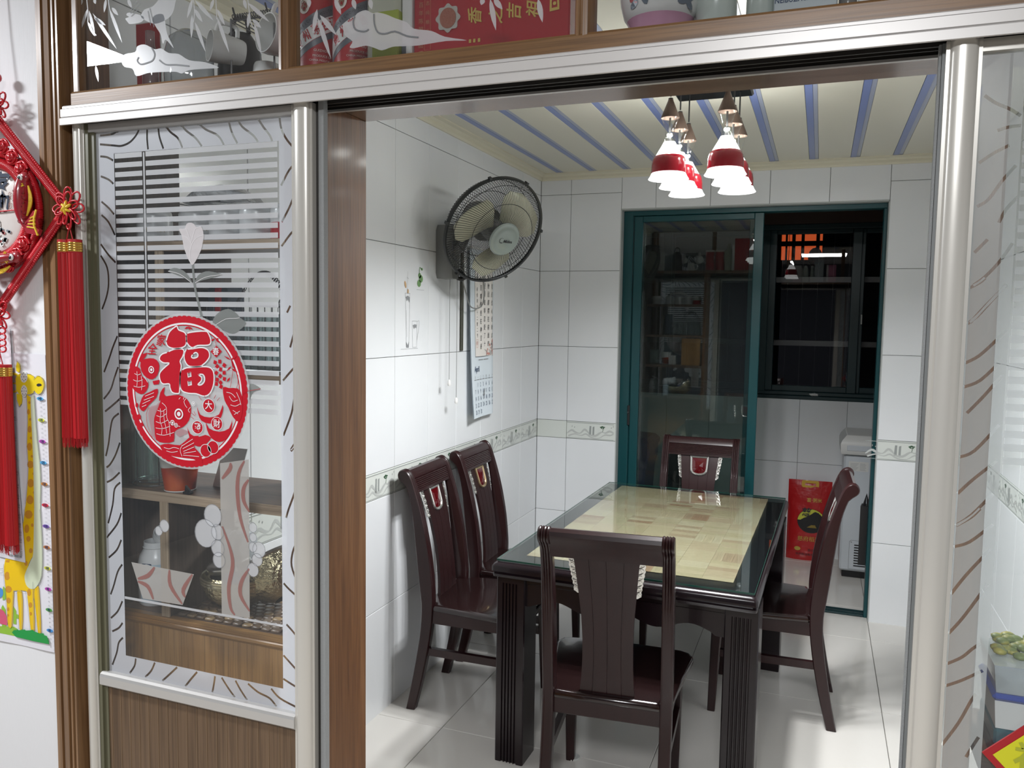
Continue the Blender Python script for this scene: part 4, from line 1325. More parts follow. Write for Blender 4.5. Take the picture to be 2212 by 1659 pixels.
# ================================================================ outlines of the etchings and the sticker, millimetres on the pane (x, z)
T = {
 'strokes': [[(-1443,1998),(-1456,1990),(-1475,1988),(-1496,1988)],[(-1384,1995),(-1394,1981),(-1412,1968),(-1435,1962),(-1457,1964),(-1497,1969)],[(-1362,1997),(-1363,1973),(-1361,1950)],[(-1332,1996),(-1329,1974),(-1319,1949)],[(-1312,1997),(-1300,1983),(-1279,1968),(-1268,1948)],[(-1271,1998),(-1258,1983),(-1233,1966),(-1217,1948)],[(-1228,1999),(-1207,1982),(-1175,1967),(-1160,1947)],[(-1148,1998),(-1140,1972),(-1126,1948)],[(-1125,1998),(-1114,1981),(-1087,1962),(-1075,1948)],[(-1077,1998),(-1062,1977),(-1047,1960),(-1040,1946)],[(-1023,1997),(-1018,1969),(-1003,1945),(-985,1928)],[(-1497,1943),(-1477,1940),(-1460,1932)],[(-1497,1900),(-1475,1892),(-1461,1882)],[(-1497,1845),(-1477,1831),(-1461,1816)],[(-1498,1816),(-1478,1800),(-1460,1771)],[(-1502,1752),(-1480,1728),(-1460,1711)],[(-1503,1727),(-1485,1700),(-1482,1665),(-1489,1636),(-1503,1608)],[(-983,1902),(-1000,1889),(-1020,1859)],[(-984,1853),(-998,1820),(-1019,1787)],[(-984,1774),(-998,1763),(-1020,1739)],[(-983,1739),(-989,1721),(-992,1705)],[(-983,1646),(-990,1633)],[(-1460,1549),(-1474,1524),(-1486,1498),(-1502,1467)],[(-1460,1480),(-1471,1457),(-1484,1428),(-1505,1406)],[(-1457,1409),(-1478,1394),(-1502,1378)],[(-1461,1376),(-1479,1363),(-1487,1340),(-1494,1305),(-1503,1276)],[(-1460,1310),(-1474,1281),(-1490,1259),(-1502,1250)],[(-1463,1242),(-1484,1225),(-1502,1216)],[(-982,1603),(-988,1577),(-1001,1536)],[(-983,1502),(-996,1491),(-1019,1468)],[(-983,1454),(-991,1437),(-999,1401),(-1019,1355)],[(-984,1350),(-992,1340),(-1001,1327)],[(-983,1277),(-991,1253)],[(-1000,1620),(-1008,1606)],[(-1462,1219),(-1479,1203),(-1486,1166),(-1501,1121)],[(-1461,1149),(-1475,1121),(-1507,1087)],[(-1463,1087),(-1477,1062),(-1502,1041)],[(-1462,1030),(-1476,1011),(-1489,977),(-1499,955)],[(-1464,944),(-1479,918),(-1500,899)],[(-1465,893),(-1477,879),(-1497,868)],[(-1465,858),(-1478,844),(-1485,819),(-1499,788)],[(-1428,815),(-1432,797),(-1447,777)],[(-1372,815),(-1383,794),(-1401,776)],[(-1308,815),(-1331,794),(-1351,776)],[(-1252,814),(-1270,794),(-1286,775)],[(-1203,813),(-1206,796),(-1211,774)],[(-1185,813),(-1167,792),(-1149,774)],[(-1148,813),(-1136,796),(-1117,774)],[(-1115,812),(-1089,798),(-1059,790),(-1041,774)],[(-1055,812),(-1033,795),(-990,783)],[(-1023,890),(-1003,874),(-988,862)],[(-1024,839),(-1003,831),(-988,826)],[(-1015,958),(-1000,946),(-987,933)],[(-1021,1045),(-1009,1035),(-986,1020)],[(-986,1140),(-998,1114),(-1001,1084),(-986,1049)],[(-984,1272),(-993,1238),(-1007,1204),(-1014,1184)],[(-985,1347),(-992,1334),(-1001,1324)]],
 'tulip': [[(-1279,1780),(-1277,1772),(-1273,1765),(-1266,1736),(-1251,1707),(-1242,1706),(-1228,1725),(-1220,1741),(-1215,1766),(-1221,1783),(-1233,1782),(-1240,1789),(-1249,1792),(-1259,1790),(-1265,1780)]],
 'tulip_lines': [[(-1272,1765),(-1258,1761),(-1248,1749)],[(-1214,1766),(-1233,1760),(-1246,1747),(-1252,1728),(-1250,1709)],[(-1261,1780),(-1256,1771),(-1248,1751)],[(-1221,1783),(-1236,1779),(-1242,1766),(-1247,1752)]],
 'stem': [[(-1245,1706),(-1243,1678),(-1239,1651),(-1230,1618),(-1222,1590)]],
 'leaf': [[(-1311,1691),(-1295,1698),(-1270,1692),(-1253,1676),(-1248,1666),(-1267,1676),(-1292,1684)],[(-1239,1666),(-1232,1681),(-1211,1690),(-1187,1688),(-1170,1683),(-1201,1675),(-1222,1671)],[(-1194,1579),(-1192,1592),(-1176,1606),(-1153,1612),(-1134,1604),(-1125,1595),(-1109,1583),(-1128,1567),(-1144,1561),(-1164,1566),(-1181,1575)],[(-1101,1458),(-1073,1449),(-1092,1441),(-1102,1424)]],
 'leaf_lines': [[(-1311,1691),(-1280,1685),(-1248,1666)],[(-1239,1666),(-1211,1678),(-1170,1683)],[(-1189,1577),(-1160,1591),(-1134,1593),(-1124,1594)]],
 'pillar': [[(-1181,1285),(-1106,1299),(-1108,958),(-1182,954)]],
 'pillar_red': [[(-1153,1288),(-1155,1275),(-1176,1252)],[(-1117,1295),(-1132,1268),(-1136,1226),(-1129,1171),(-1110,1122)],[(-1107,1256),(-1120,1236),(-1120,1210),(-1106,1188)],[(-1177,1149),(-1156,1100),(-1151,1066),(-1162,1017),(-1158,974),(-1147,959)],[(-1108,1065),(-1128,1035),(-1131,1004),(-1108,973)]],
 'bowl': [[(-1434,1039),(-1256,1034),(-1289,960),(-1403,959)]],
 'bowl_red': [[(-1366,1036),(-1386,1014),(-1416,1003)],[(-1416,997),(-1387,989),(-1372,962)],[(-1324,1035),(-1322,1000),(-1290,963)],[(-1260,1033),(-1286,996),(-1281,979)]],
 'line': [[(-1456,957),(-1024,956),(-1024,951),(-1456,951)]],
 'grape': [(-1336,1133,13),(-1352,1120,10),(-1202,1170,23),(-1222,1129,29),(-1190,1135,16),(-1190,1100,17),(-1187,1074,16),(-1097,1155,10),(-1097,1134,9),(-1098,1113,10),(-1082,1109,16),(-1087,1087,13),(-1098,1064,14)],
 'cloud1': [[(-1428,2139),(-1419,2153),(-1390,2155),(-1384,2166),(-1364,2168),(-1344,2159),(-1334,2155),(-1318,2155),(-1299,2144),(-1272,2139),(-1245,2124),(-1204,2116),(-1169,2102),(-1204,2103),(-1246,2104),(-1265,2099),(-1281,2104),(-1320,2107),(-1339,2108),(-1359,2108),(-1388,2105),(-1398,2121),(-1420,2127)]],
 'dove': [[(-1263,2264),(-1277,2248),(-1285,2226),(-1301,2213),(-1333,2207),(-1360,2217),(-1372,2227),(-1362,2239),(-1340,2243),(-1324,2254),(-1308,2270)],[(-1366,2226),(-1404,2238),(-1412,2234),(-1405,2229),(-1415,2227),(-1409,2219),(-1401,2214),(-1371,2215)],[(-1341,2217),(-1332,2225),(-1313,2224),(-1307,2208),(-1302,2183),(-1285,2152),(-1306,2172),(-1314,2164),(-1320,2184),(-1333,2202)]],
 'leaves1': [[(-1522,2260),(-1544,2217)],[(-1518,2256),(-1502,2199)],[(-1508,2249),(-1441,2166)],[(-1459,2252),(-1426,2178)],[(-1468,2275),(-1475,2246)],[(-1504,2239),(-1471,2219)],[(-1503,2138),(-1496,2102)],[(-1522,2232),(-1504,2200)],[(-1408,2267),(-1397,2247)],[(-1234,2246),(-1249,2209)],[(-1228,2242),(-1181,2196)],[(-1230,2225),(-1209,2196)],[(-1236,2214),(-1239,2167)],[(-1229,2199),(-1203,2137)],[(-1172,2218),(-1153,2184)],[(-1172,2201),(-1143,2129)],[(-1180,2239),(-1190,2217)],[(-1096,2221),(-1044,2178)],[(-1092,2203),(-1097,2172)],[(-1085,2188),(-1064,2169)],[(-1081,2182),(-1064,2117)],[(-1106,2230),(-1099,2209)],[(-1537,2283),(-1543,2268)],[(-1503,2279),(-1498,2267)],[(-1453,2254),(-1435,2236)]],
 'stems1': [[(-1524,2281),(-1521,2250),(-1521,2225),(-1499,2201)],[(-1463,2274),(-1459,2252),(-1454,2233)],[(-1232,2246),(-1230,2219),(-1233,2199)],[(-1175,2239),(-1173,2198)],[(-1096,2229),(-1089,2183),(-1080,2168)]],
 'cloud2': [[(-875,2155),(-854,2159),(-844,2171),(-825,2175),(-811,2168),(-800,2168),(-781,2162),(-762,2153),(-738,2143),(-723,2130),(-687,2122),(-660,2109),(-616,2098),(-657,2101),(-713,2099),(-747,2101),(-768,2102),(-790,2098),(-806,2104),(-825,2110),(-850,2108),(-860,2111),(-854,2121),(-870,2134)]],
 'leaves2': [[(-933,2190),(-943,2145)],[(-932,2174),(-902,2094)],[(-927,2178),(-889,2136)],[(-894,2204),(-879,2173)],[(-854,2199),(-847,2179)],[(-817,2195),(-812,2175)],[(-572,2165),(-560,2109)],[(-585,2167),(-589,2156)],[(-565,2164),(-548,2144)],[(-482,2154),(-473,2113)],[(-952,2211),(-950,2195)]],
 'cl_lines1': [[(-1344,2159),(-1336,2145),(-1342,2133),(-1358,2129),(-1375,2128),(-1384,2136),(-1380,2143)],[(-1324,2132),(-1307,2121),(-1280,2118),(-1245,2112)]],
 'cl_lines2': [[(-807,2166),(-806,2148),(-799,2132),(-784,2127),(-762,2129),(-737,2118),(-713,2113)],[(-848,2166),(-852,2156),(-847,2142),(-828,2136),(-818,2139)]],
 'rstrokes': [[(208,1934),(223,1922),(240,1913),(255,1902)],[(227,1883),(241,1887),(256,1888)],[(206,1838),(224,1851),(243,1861)],[(207,1775),(221,1785),(237,1811),(253,1832)],[(236,1751),(245,1771),(262,1791)],[(207,1708),(223,1727)],[(208,1660),(223,1673),(241,1696),(255,1721)],[(207,1605),(225,1629),(243,1651),(250,1661)],[(203,1656),(216,1664),(223,1671)],[(203,1603),(216,1615),(231,1635),(251,1661)],[(204,1545),(221,1556),(240,1577),(254,1594)],[(204,1509),(225,1520),(252,1552)],[(210,1470),(231,1497),(252,1528)],[(204,1403),(223,1414),(253,1455)],[(204,1347),(223,1370),(253,1401)],[(204,1298),(224,1316),(251,1352)],[(205,1298),(224,1313),(235,1327)],[(203,1265),(224,1275),(253,1305)],[(203,1191),(223,1225),(252,1267)],[(203,1129),(223,1160),(251,1213)],[(203,1081),(223,1095),(236,1110),(246,1120)],[(203,1046),(225,1059),(252,1079)],[(203,951),(224,991),(239,1029),(245,1040)],[(237,939),(245,958),(252,974)]],
 'fu_red': [[(-1334,1418),(-1313,1423),(-1286,1426),(-1265,1419),(-1255,1406),(-1253,1393),(-1259,1373),(-1273,1359),(-1287,1353),(-1300,1344),(-1302,1324),(-1330,1319),(-1351,1324),(-1355,1345),(-1356,1373),(-1349,1396),(-1338,1407)],[(-1341,1410),(-1337,1429),(-1324,1442),(-1327,1427),(-1320,1420),(-1333,1417)],[(-1340,1313),(-1316,1318),(-1285,1317),(-1260,1335),(-1233,1341),(-1245,1328),(-1245,1314),(-1230,1302),(-1225,1282),(-1248,1289),(-1275,1290),(-1302,1291),(-1325,1295),(-1335,1302)],[(-1390,1496),(-1364,1503),(-1346,1500),(-1338,1487),(-1344,1467),(-1358,1457),(-1375,1460),(-1389,1474)],[(-1407,1484),(-1393,1479),(-1388,1463),(-1372,1452),(-1371,1439),(-1384,1424),(-1401,1425),(-1417,1437),(-1419,1456),(-1414,1473)],[(-1384,1421),(-1366,1429),(-1344,1437),(-1348,1418),(-1370,1400),(-1385,1385),(-1397,1393),(-1393,1407)],[(-1396,1498),(-1388,1511),(-1370,1515),(-1378,1504),(-1391,1493)],[(-1358,1453),(-1337,1457),(-1341,1447),(-1355,1445)],[(-1237,1404),(-1229,1387),(-1204,1382),(-1179,1390),(-1169,1411),(-1169,1395),(-1179,1378),(-1204,1369),(-1226,1374),(-1234,1388)],[(-1214,1373),(-1206,1359),(-1179,1353),(-1153,1362),(-1145,1380),(-1147,1359),(-1160,1339),(-1180,1331),(-1200,1338),(-1211,1355)],[(-1265,1359),(-1257,1344),(-1236,1338),(-1216,1344),(-1201,1339),(-1210,1328),(-1227,1318),(-1247,1320),(-1257,1330)],[(-1168,1448),(-1152,1447),(-1129,1447),(-1119,1431),(-1118,1400),(-1127,1377),(-1143,1387),(-1154,1406),(-1164,1421)],[(-1185,1495),(-1192,1497),(-1190,1505),(-1182,1502)],[(-1171,1498),(-1179,1498),(-1179,1506),(-1171,1506)],[(-1162,1489),(-1169,1493),(-1165,1500),(-1158,1496)],[(-1182,1486),(-1188,1491),(-1182,1497),(-1176,1492)],[(-1170,1481),(-1178,1482),(-1176,1490),(-1169,1489)],[(-1184,1472),(-1190,1477),(-1185,1483),(-1179,1479)],[(-1160,1475),(-1168,1475),(-1168,1482),(-1160,1483)],[(-1174,1466),(-1180,1470),(-1175,1477),(-1169,1472)],[(-1161,1461),(-1168,1463),(-1167,1470),(-1159,1469)],[(-1179,1459),(-1187,1460),(-1186,1468),(-1178,1467)],[(-1174,1452),(-1179,1458),(-1173,1463),(-1168,1457)],[(-1181,1450),(-1189,1451),(-1187,1459),(-1180,1458)],[(-1171,1444),(-1178,1447),(-1174,1455),(-1167,1451)],[(-1146,1506),(-1143,1495),(-1135,1483),(-1139,1497)],[(-1146,1506),(-1153,1511),(-1164,1514),(-1155,1508)],[(-1146,1506),(-1138,1508),(-1131,1515),(-1141,1512)],[(-1145,1488),(-1139,1483),(-1129,1481),(-1136,1487)],[(-1145,1493),(-1152,1490),(-1158,1482),(-1149,1487)],[(-1148,1470),(-1155,1466),(-1158,1459),(-1151,1463)],[(-1186,1550),(-1193,1549),(-1199,1544),(-1191,1545)],[(-1186,1550),(-1182,1544),(-1173,1540),(-1178,1547)],[(-1184,1549),(-1180,1547),(-1176,1550),(-1181,1551)],[(-1255,1574),(-1262,1573),(-1267,1568),(-1259,1569)],[(-1255,1574),(-1252,1569),(-1245,1567),(-1249,1572)],[(-1255,1574),(-1257,1570),(-1254,1566),(-1252,1570)],[(-1393,1372),(-1395,1368),(-1400,1366),(-1404,1367),(-1406,1372),(-1404,1376),(-1399,1378),(-1395,1377)],[(-1386,1356),(-1387,1353),(-1391,1351),(-1395,1352),(-1396,1355),(-1394,1359),(-1391,1360),(-1387,1359)],[(-1400,1398),(-1401,1395),(-1404,1393),(-1407,1394),(-1408,1398),(-1407,1402),(-1404,1403),(-1401,1402)]],
 'fu_pale': [[(-1370,1394),(-1349,1401),(-1338,1410),(-1345,1393),(-1355,1373),(-1357,1345),(-1351,1324),(-1361,1331),(-1366,1348),(-1371,1367)],[(-1298,1346),(-1280,1353),(-1260,1347),(-1274,1340),(-1288,1335)]],
 'fu_lines': [[(-1332,1407),(-1320,1397),(-1319,1375),(-1307,1362),(-1283,1358)],[(-1345,1390),(-1332,1388),(-1322,1394)],[(-1348,1378),(-1334,1376),(-1320,1384)],[(-1350,1365),(-1335,1362),(-1317,1370)],[(-1351,1351),(-1333,1350),(-1310,1357)],[(-1349,1338),(-1328,1336),(-1300,1344)],[(-1337,1394),(-1336,1383),(-1338,1366),(-1333,1353),(-1335,1336)],[(-1327,1389),(-1327,1372),(-1323,1356),(-1320,1340)],[(-1314,1367),(-1312,1354),(-1311,1335)],[(-1280,1315),(-1249,1333)],[(-1277,1310),(-1246,1325)],[(-1275,1304),(-1246,1316)],[(-1275,1300),(-1241,1307)],[(-1276,1296),(-1233,1296)],[(-1329,1309),(-1315,1307),(-1301,1311),(-1287,1309)],[(-1322,1302),(-1308,1300),(-1291,1303)],[(-1278,1318),(-1284,1306),(-1279,1293)],[(-1381,1463),(-1371,1450)],[(-1408,1468),(-1399,1465),(-1390,1468)],[(-1412,1454),(-1400,1451),(-1385,1455)],[(-1411,1440),(-1396,1438),(-1378,1442)],[(-1401,1473),(-1400,1457),(-1402,1440)],[(-1389,1463),(-1387,1449),(-1389,1432)],[(-1379,1419),(-1354,1428)],[(-1383,1410),(-1354,1420)],[(-1387,1402),(-1365,1411)],[(-1389,1395),(-1376,1400)],[(-1158,1438),(-1145,1436),(-1135,1428)],[(-1151,1430),(-1142,1420),(-1129,1423)],[(-1148,1412),(-1135,1410),(-1122,1416)],[(-1142,1401),(-1129,1394)],[(-1132,1439),(-1125,1426),(-1121,1413)],[(-1139,1392),(-1124,1400)],[(-1266,1419),(-1271,1413),(-1268,1405),(-1263,1400)],[(-1281,1421),(-1285,1417)],[(-1271,1422),(-1273,1417)],[(-1254,1401),(-1260,1395),(-1256,1390)]],
 'fu_dlines': [[(-1148,1449),(-1143,1472),(-1141,1488),(-1144,1506)],[(-1133,1445),(-1128,1460),(-1128,1476)],[(-1183,1534),(-1185,1547)],[(-1281,1435),(-1278,1428)],[(-1224,1418),(-1231,1426)],[(-1214,1423),(-1217,1431)],[(-1202,1425),(-1202,1433)],[(-1191,1423),(-1186,1431)],[(-1183,1419),(-1176,1426)],[(-1255,1382),(-1245,1376)],[(-1253,1390),(-1242,1383)],[(-1245,1393),(-1240,1385)],[(-1369,1395),(-1377,1380),(-1374,1353),(-1361,1330)],[(-1118,1436),(-1103,1443),(-1071,1449)]],
 'fu_circ': [(-1286,1385,12),(-1360,1478,8),(-1205,1407,15),(-1184,1370,14),(-1236,1359,14),(-1215,1310,14),(-1195,1319,14),(-1304,1365,6),(-1294,1360,5),(-1246,1409,5)],
 'fu_text': [(-1262,1500),(-1358,1521),(-1333,1541),(-1184,1522),(-1205,1407),(-1184,1369),(-1236,1358)],
 'fu_diamond': [[(-1183,1535),(-1169,1523),(-1184,1510),(-1199,1522)]],
 'fu_char': [[(-1317,1539),(-1313,1552),(-1306,1563),(-1291,1573),(-1286,1573),(-1282,1566),(-1264,1559),(-1263,1536),(-1276,1528),(-1297,1526),(-1312,1530)],[(-1316,1517),(-1297,1524),(-1276,1526),(-1269,1521),(-1273,1509),(-1280,1499),(-1277,1489),(-1281,1467),(-1283,1434),(-1289,1429),(-1303,1431),(-1309,1441),(-1311,1449),(-1327,1448),(-1335,1454),(-1338,1467),(-1333,1476),(-1319,1487),(-1310,1494),(-1325,1494),(-1336,1500),(-1335,1508),(-1327,1514)],[(-1261,1557),(-1249,1562),(-1212,1565),(-1203,1560),(-1197,1547),(-1199,1538),(-1209,1535),(-1232,1534),(-1246,1529),(-1256,1534),(-1262,1543)],[(-1263,1524),(-1246,1527),(-1226,1530),(-1213,1529),(-1203,1523),(-1201,1512),(-1208,1502),(-1217,1495),(-1227,1490),(-1254,1489),(-1265,1497),(-1269,1510)],[(-1278,1478),(-1265,1485),(-1250,1487),(-1210,1490),(-1195,1485),(-1190,1473),(-1191,1455),(-1198,1438),(-1208,1429),(-1221,1427),(-1238,1431),(-1258,1431),(-1275,1435),(-1281,1445),(-1281,1464)],[(-1246,1514),(-1238,1519),(-1232,1516),(-1233,1510),(-1243,1507),(-1249,1509)],[(-1260,1474),(-1252,1476),(-1251,1468),(-1259,1466)],[(-1260,1456),(-1251,1457),(-1250,1450),(-1259,1448)],[(-1231,1472),(-1220,1473),(-1215,1467),(-1216,1458),(-1224,1451),(-1233,1451),(-1224,1459),(-1223,1467)]],
 'g_yellow': [[(-1759,1430),(-1760,1443),(-1754,1452),(-1742,1456),(-1724,1455),(-1709,1456),(-1699,1452),(-1695,1446),(-1697,1433),(-1697,1420),(-1702,1412),(-1711,1408),(-1726,1407),(-1741,1405),(-1751,1408),(-1759,1416)],[(-1666,1432),(-1669,1423),(-1674,1415),(-1681,1410),(-1688,1410),(-1695,1414),(-1699,1421),(-1701,1431),(-1698,1440),(-1693,1448),(-1686,1453),(-1679,1453),(-1672,1449),(-1668,1442)],[(-1756,1461),(-1757,1471),(-1751,1485),(-1742,1476),(-1741,1468),(-1746,1458)],[(-1759,1408),(-1758,1393),(-1751,1377),(-1742,1385),(-1740,1396),(-1741,1406)],[(-1754,1449),(-1775,1454),(-1775,1459),(-1752,1455)],[(-1757,1412),(-1779,1406),(-1780,1411),(-1759,1416)],[(-1770,1433),(-1746,1434),(-1746,1430),(-1769,1430)]],
 'g_body': [[(-1726,1406),(-1725,1399),(-1725,1345),(-1731,1290),(-1729,1235),(-1736,1180),(-1742,1146),(-1746,1133),(-1751,1103),(-1767,1068),(-1787,1043),(-1808,1020),(-1818,992),(-1820,976),(-1818,944),(-1815,910),(-1814,876),(-1812,838),(-1800,839),(-1795,879),(-1790,923),(-1785,930),(-1748,934),(-1745,920),(-1741,887),(-1737,841),(-1724,842),(-1723,889),(-1723,934),(-1721,961),(-1746,965),(-1738,1000),(-1725,1019),(-1720,1033),(-1714,1136),(-1714,1149),(-1710,1193),(-1711,1237),(-1712,1291),(-1712,1346),(-1712,1389),(-1713,1402)],[(-1779,929),(-1763,931),(-1762,884),(-1766,839),(-1775,837),(-1776,881)],[(-1719,944),(-1706,952),(-1704,937),(-1702,892),(-1702,838),(-1712,837),(-1716,879),(-1721,921)]],
 'g_pale': [[(-1712,1395),(-1708,1404),(-1701,1408),(-1699,1368),(-1696,1303),(-1690,1250),(-1689,1195),(-1692,1153),(-1693,1138),(-1691,1094),(-1689,1037),(-1693,979),(-1707,954),(-1720,944),(-1735,942),(-1747,949),(-1752,964),(-1750,976),(-1739,995),(-1726,1015),(-1720,1031),(-1716,1091),(-1713,1145),(-1713,1171),(-1712,1237),(-1712,1302),(-1713,1357)]],
 'g_spots': [[(-1713,1389),(-1714,1387),(-1716,1386),(-1718,1385),(-1720,1387),(-1721,1389),(-1720,1391),(-1718,1392),(-1716,1392),(-1714,1391)],[(-1717,1367),(-1718,1363),(-1721,1360),(-1723,1360),(-1726,1363),(-1726,1367),(-1725,1371),(-1723,1373),(-1720,1374),(-1718,1371)],[(-1713,1349),(-1714,1347),(-1716,1346),(-1718,1346),(-1720,1347),(-1721,1349),(-1720,1351),(-1718,1352),(-1715,1353),(-1713,1351)],[(-1714,1326),(-1715,1321),(-1718,1318),(-1722,1318),(-1726,1320),(-1727,1325),(-1725,1330),(-1722,1333),(-1718,1334),(-1715,1331)],[(-1714,1305),(-1714,1303),(-1716,1302),(-1718,1302),(-1720,1303),(-1721,1305),(-1720,1307),(-1718,1308),(-1716,1309),(-1714,1307)],[(-1714,1285),(-1716,1279),(-1720,1275),(-1726,1275),(-1730,1278),(-1732,1284),(-1730,1289),(-1725,1293),(-1719,1294),(-1715,1290)],[(-1712,1262),(-1713,1260),(-1715,1259),(-1717,1259),(-1719,1260),(-1720,1262),(-1719,1264),(-1717,1265),(-1715,1265),(-1713,1264)],[(-1710,1243),(-1712,1238),(-1718,1234),(-1725,1233),(-1731,1236),(-1733,1241),(-1730,1247),(-1725,1251),(-1718,1251),(-1712,1248)],[(-1709,1221),(-1710,1219),(-1712,1218),(-1714,1218),(-1716,1219),(-1716,1221),(-1715,1223),(-1713,1224),(-1711,1225),(-1710,1223)],[(-1712,1199),(-1714,1192),(-1720,1188),(-1727,1187),(-1732,1191),(-1734,1197),(-1731,1203),(-1726,1207),(-1719,1208),(-1714,1205)],[(-1711,1176),(-1712,1174),(-1713,1173),(-1715,1173),(-1716,1174),(-1717,1175),(-1716,1177),(-1715,1179),(-1713,1179),(-1712,1178)],[(-1715,1159),(-1717,1152),(-1724,1147),(-1731,1147),(-1737,1150),(-1739,1156),(-1736,1163),(-1730,1168),(-1723,1168),(-1717,1165)],[(-1719,1123),(-1722,1117),(-1729,1112),(-1738,1111),(-1744,1114),(-1747,1120),(-1744,1127),(-1737,1131),(-1728,1132),(-1722,1129)],[(-1717,1098),(-1718,1095),(-1720,1093),(-1723,1093),(-1725,1094),(-1726,1097),(-1725,1100),(-1723,1101),(-1720,1102),(-1718,1100)],[(-1732,1087),(-1734,1081),(-1738,1077),(-1744,1076),(-1748,1079),(-1749,1086),(-1747,1092),(-1743,1096),(-1737,1097),(-1733,1093)],[(-1728,1063),(-1730,1059),(-1734,1056),(-1738,1055),(-1742,1058),(-1743,1062),(-1742,1066),(-1738,1069),(-1733,1070),(-1729,1067)],[(-1722,1036),(-1723,1032),(-1727,1029),(-1731,1029),(-1734,1030),(-1735,1034),(-1734,1038),(-1730,1041),(-1726,1041),(-1723,1039)],[(-1795,1002),(-1797,999),(-1802,997),(-1808,997),(-1812,997),(-1814,999),(-1812,1001),(-1807,1003),(-1801,1004),(-1797,1003)],[(-1767,1001),(-1768,998),(-1772,996),(-1776,995),(-1779,996),(-1780,999),(-1779,1002),(-1776,1004),(-1771,1004),(-1768,1003)],[(-1740,1003),(-1741,999),(-1744,996),(-1748,996),(-1751,998),(-1752,1001),(-1751,1005),(-1748,1008),(-1744,1008),(-1741,1006)],[(-1780,977),(-1781,972),(-1786,969),(-1791,968),(-1795,970),(-1796,975),(-1794,979),(-1790,983),(-1785,983),(-1781,981)],[(-1754,980),(-1755,976),(-1759,973),(-1763,972),(-1766,974),(-1768,978),(-1766,983),(-1763,985),(-1758,986),(-1755,984)],[(-1800,965),(-1802,958),(-1807,954),(-1813,953),(-1817,956),(-1819,962),(-1817,968),(-1812,973),(-1806,974),(-1802,970)],[(-1796,932),(-1798,927),(-1804,923),(-1810,922),(-1815,924),(-1817,929),(-1815,935),(-1809,939),(-1803,939),(-1798,937)],[(-1732,933),(-1733,928),(-1737,924),(-1741,924),(-1744,926),(-1745,931),(-1744,936),(-1740,940),(-1736,941),(-1733,938)],[(-1801,904),(-1802,900),(-1806,896),(-1810,896),(-1814,898),(-1815,902),(-1813,907),(-1810,910),(-1805,910),(-1802,908)],[(-1729,903),(-1730,899),(-1734,896),(-1737,895),(-1740,897),(-1741,901),(-1740,905),(-1737,908),(-1733,909),(-1730,907)],[(-1807,882),(-1807,879),(-1809,877),(-1812,876),(-1814,878),(-1814,880),(-1813,883),(-1811,885),(-1809,886),(-1807,884)],[(-1731,881),(-1732,878),(-1734,877),(-1736,876),(-1738,878),(-1739,880),(-1738,883),(-1736,885),(-1733,885),(-1731,884)],[(-1808,866),(-1809,864),(-1810,863),(-1812,863),(-1814,864),(-1814,866),(-1814,868),(-1812,869),(-1810,869),(-1808,868)]],
 'g_white': [[(-1719,1449),(-1720,1443),(-1724,1438),(-1729,1435),(-1734,1435),(-1739,1437),(-1742,1442),(-1743,1448),(-1741,1454),(-1738,1459),(-1733,1462),(-1727,1462),(-1723,1460),(-1720,1455)],[(-1721,1416),(-1723,1409),(-1726,1404),(-1730,1401),(-1735,1401),(-1739,1404),(-1742,1408),(-1743,1415),(-1742,1421),(-1738,1426),(-1734,1429),(-1729,1429),(-1725,1426),(-1722,1422)]],
 'g_black': [[(-1674,1432),(-1675,1430),(-1680,1429),(-1685,1428),(-1689,1429),(-1690,1431),(-1689,1433),(-1684,1435),(-1679,1435),(-1675,1434)],[(-1722,1449),(-1723,1448),(-1724,1448),(-1724,1449),(-1724,1450),(-1722,1450)],[(-1724,1442),(-1725,1441),(-1726,1441),(-1727,1442),(-1726,1443),(-1725,1444)],[(-1730,1440),(-1730,1438),(-1732,1438),(-1732,1439),(-1731,1441),(-1730,1441)],[(-1735,1442),(-1736,1441),(-1737,1441),(-1737,1442),(-1737,1443),(-1735,1443)],[(-1737,1448),(-1738,1447),(-1739,1447),(-1739,1448),(-1739,1449),(-1737,1449)],[(-1735,1455),(-1735,1453),(-1736,1453),(-1737,1455),(-1736,1456),(-1735,1456)],[(-1729,1458),(-1730,1457),(-1731,1456),(-1732,1458),(-1731,1459),(-1730,1459)],[(-1724,1455),(-1725,1454),(-1726,1454),(-1726,1455),(-1726,1456),(-1725,1457)],[(-1729,1449),(-1730,1447),(-1731,1447),(-1732,1449),(-1731,1450),(-1730,1450)],[(-1723,1415),(-1724,1414),(-1725,1414),(-1726,1415),(-1725,1416),(-1724,1417)],[(-1726,1409),(-1727,1408),(-1728,1408),(-1728,1409),(-1728,1410),(-1726,1410)],[(-1731,1406),(-1732,1405),(-1733,1405),(-1734,1406),(-1733,1407),(-1732,1407)],[(-1736,1408),(-1737,1407),(-1738,1407),(-1739,1408),(-1738,1409),(-1737,1409)],[(-1738,1415),(-1739,1413),(-1740,1413),(-1741,1414),(-1740,1416),(-1739,1416)],[(-1736,1421),(-1737,1420),(-1738,1420),(-1738,1421),(-1738,1422),(-1737,1422)],[(-1731,1424),(-1731,1423),(-1733,1423),(-1733,1424),(-1733,1425),(-1731,1425)],[(-1726,1422),(-1726,1421),(-1727,1421),(-1728,1422),(-1727,1423),(-1726,1423)],[(-1731,1415),(-1732,1414),(-1733,1414),(-1733,1415),(-1733,1416),(-1731,1416)]],
 'g_red': [[(-1774,1457),(-1775,1453),(-1778,1451),(-1783,1451),(-1786,1453),(-1787,1456),(-1785,1460),(-1782,1462),(-1778,1462),(-1775,1460)],[(-1777,1405),(-1778,1402),(-1782,1399),(-1786,1399),(-1789,1401),(-1790,1405),(-1789,1408),(-1785,1411),(-1781,1411),(-1778,1409)]],
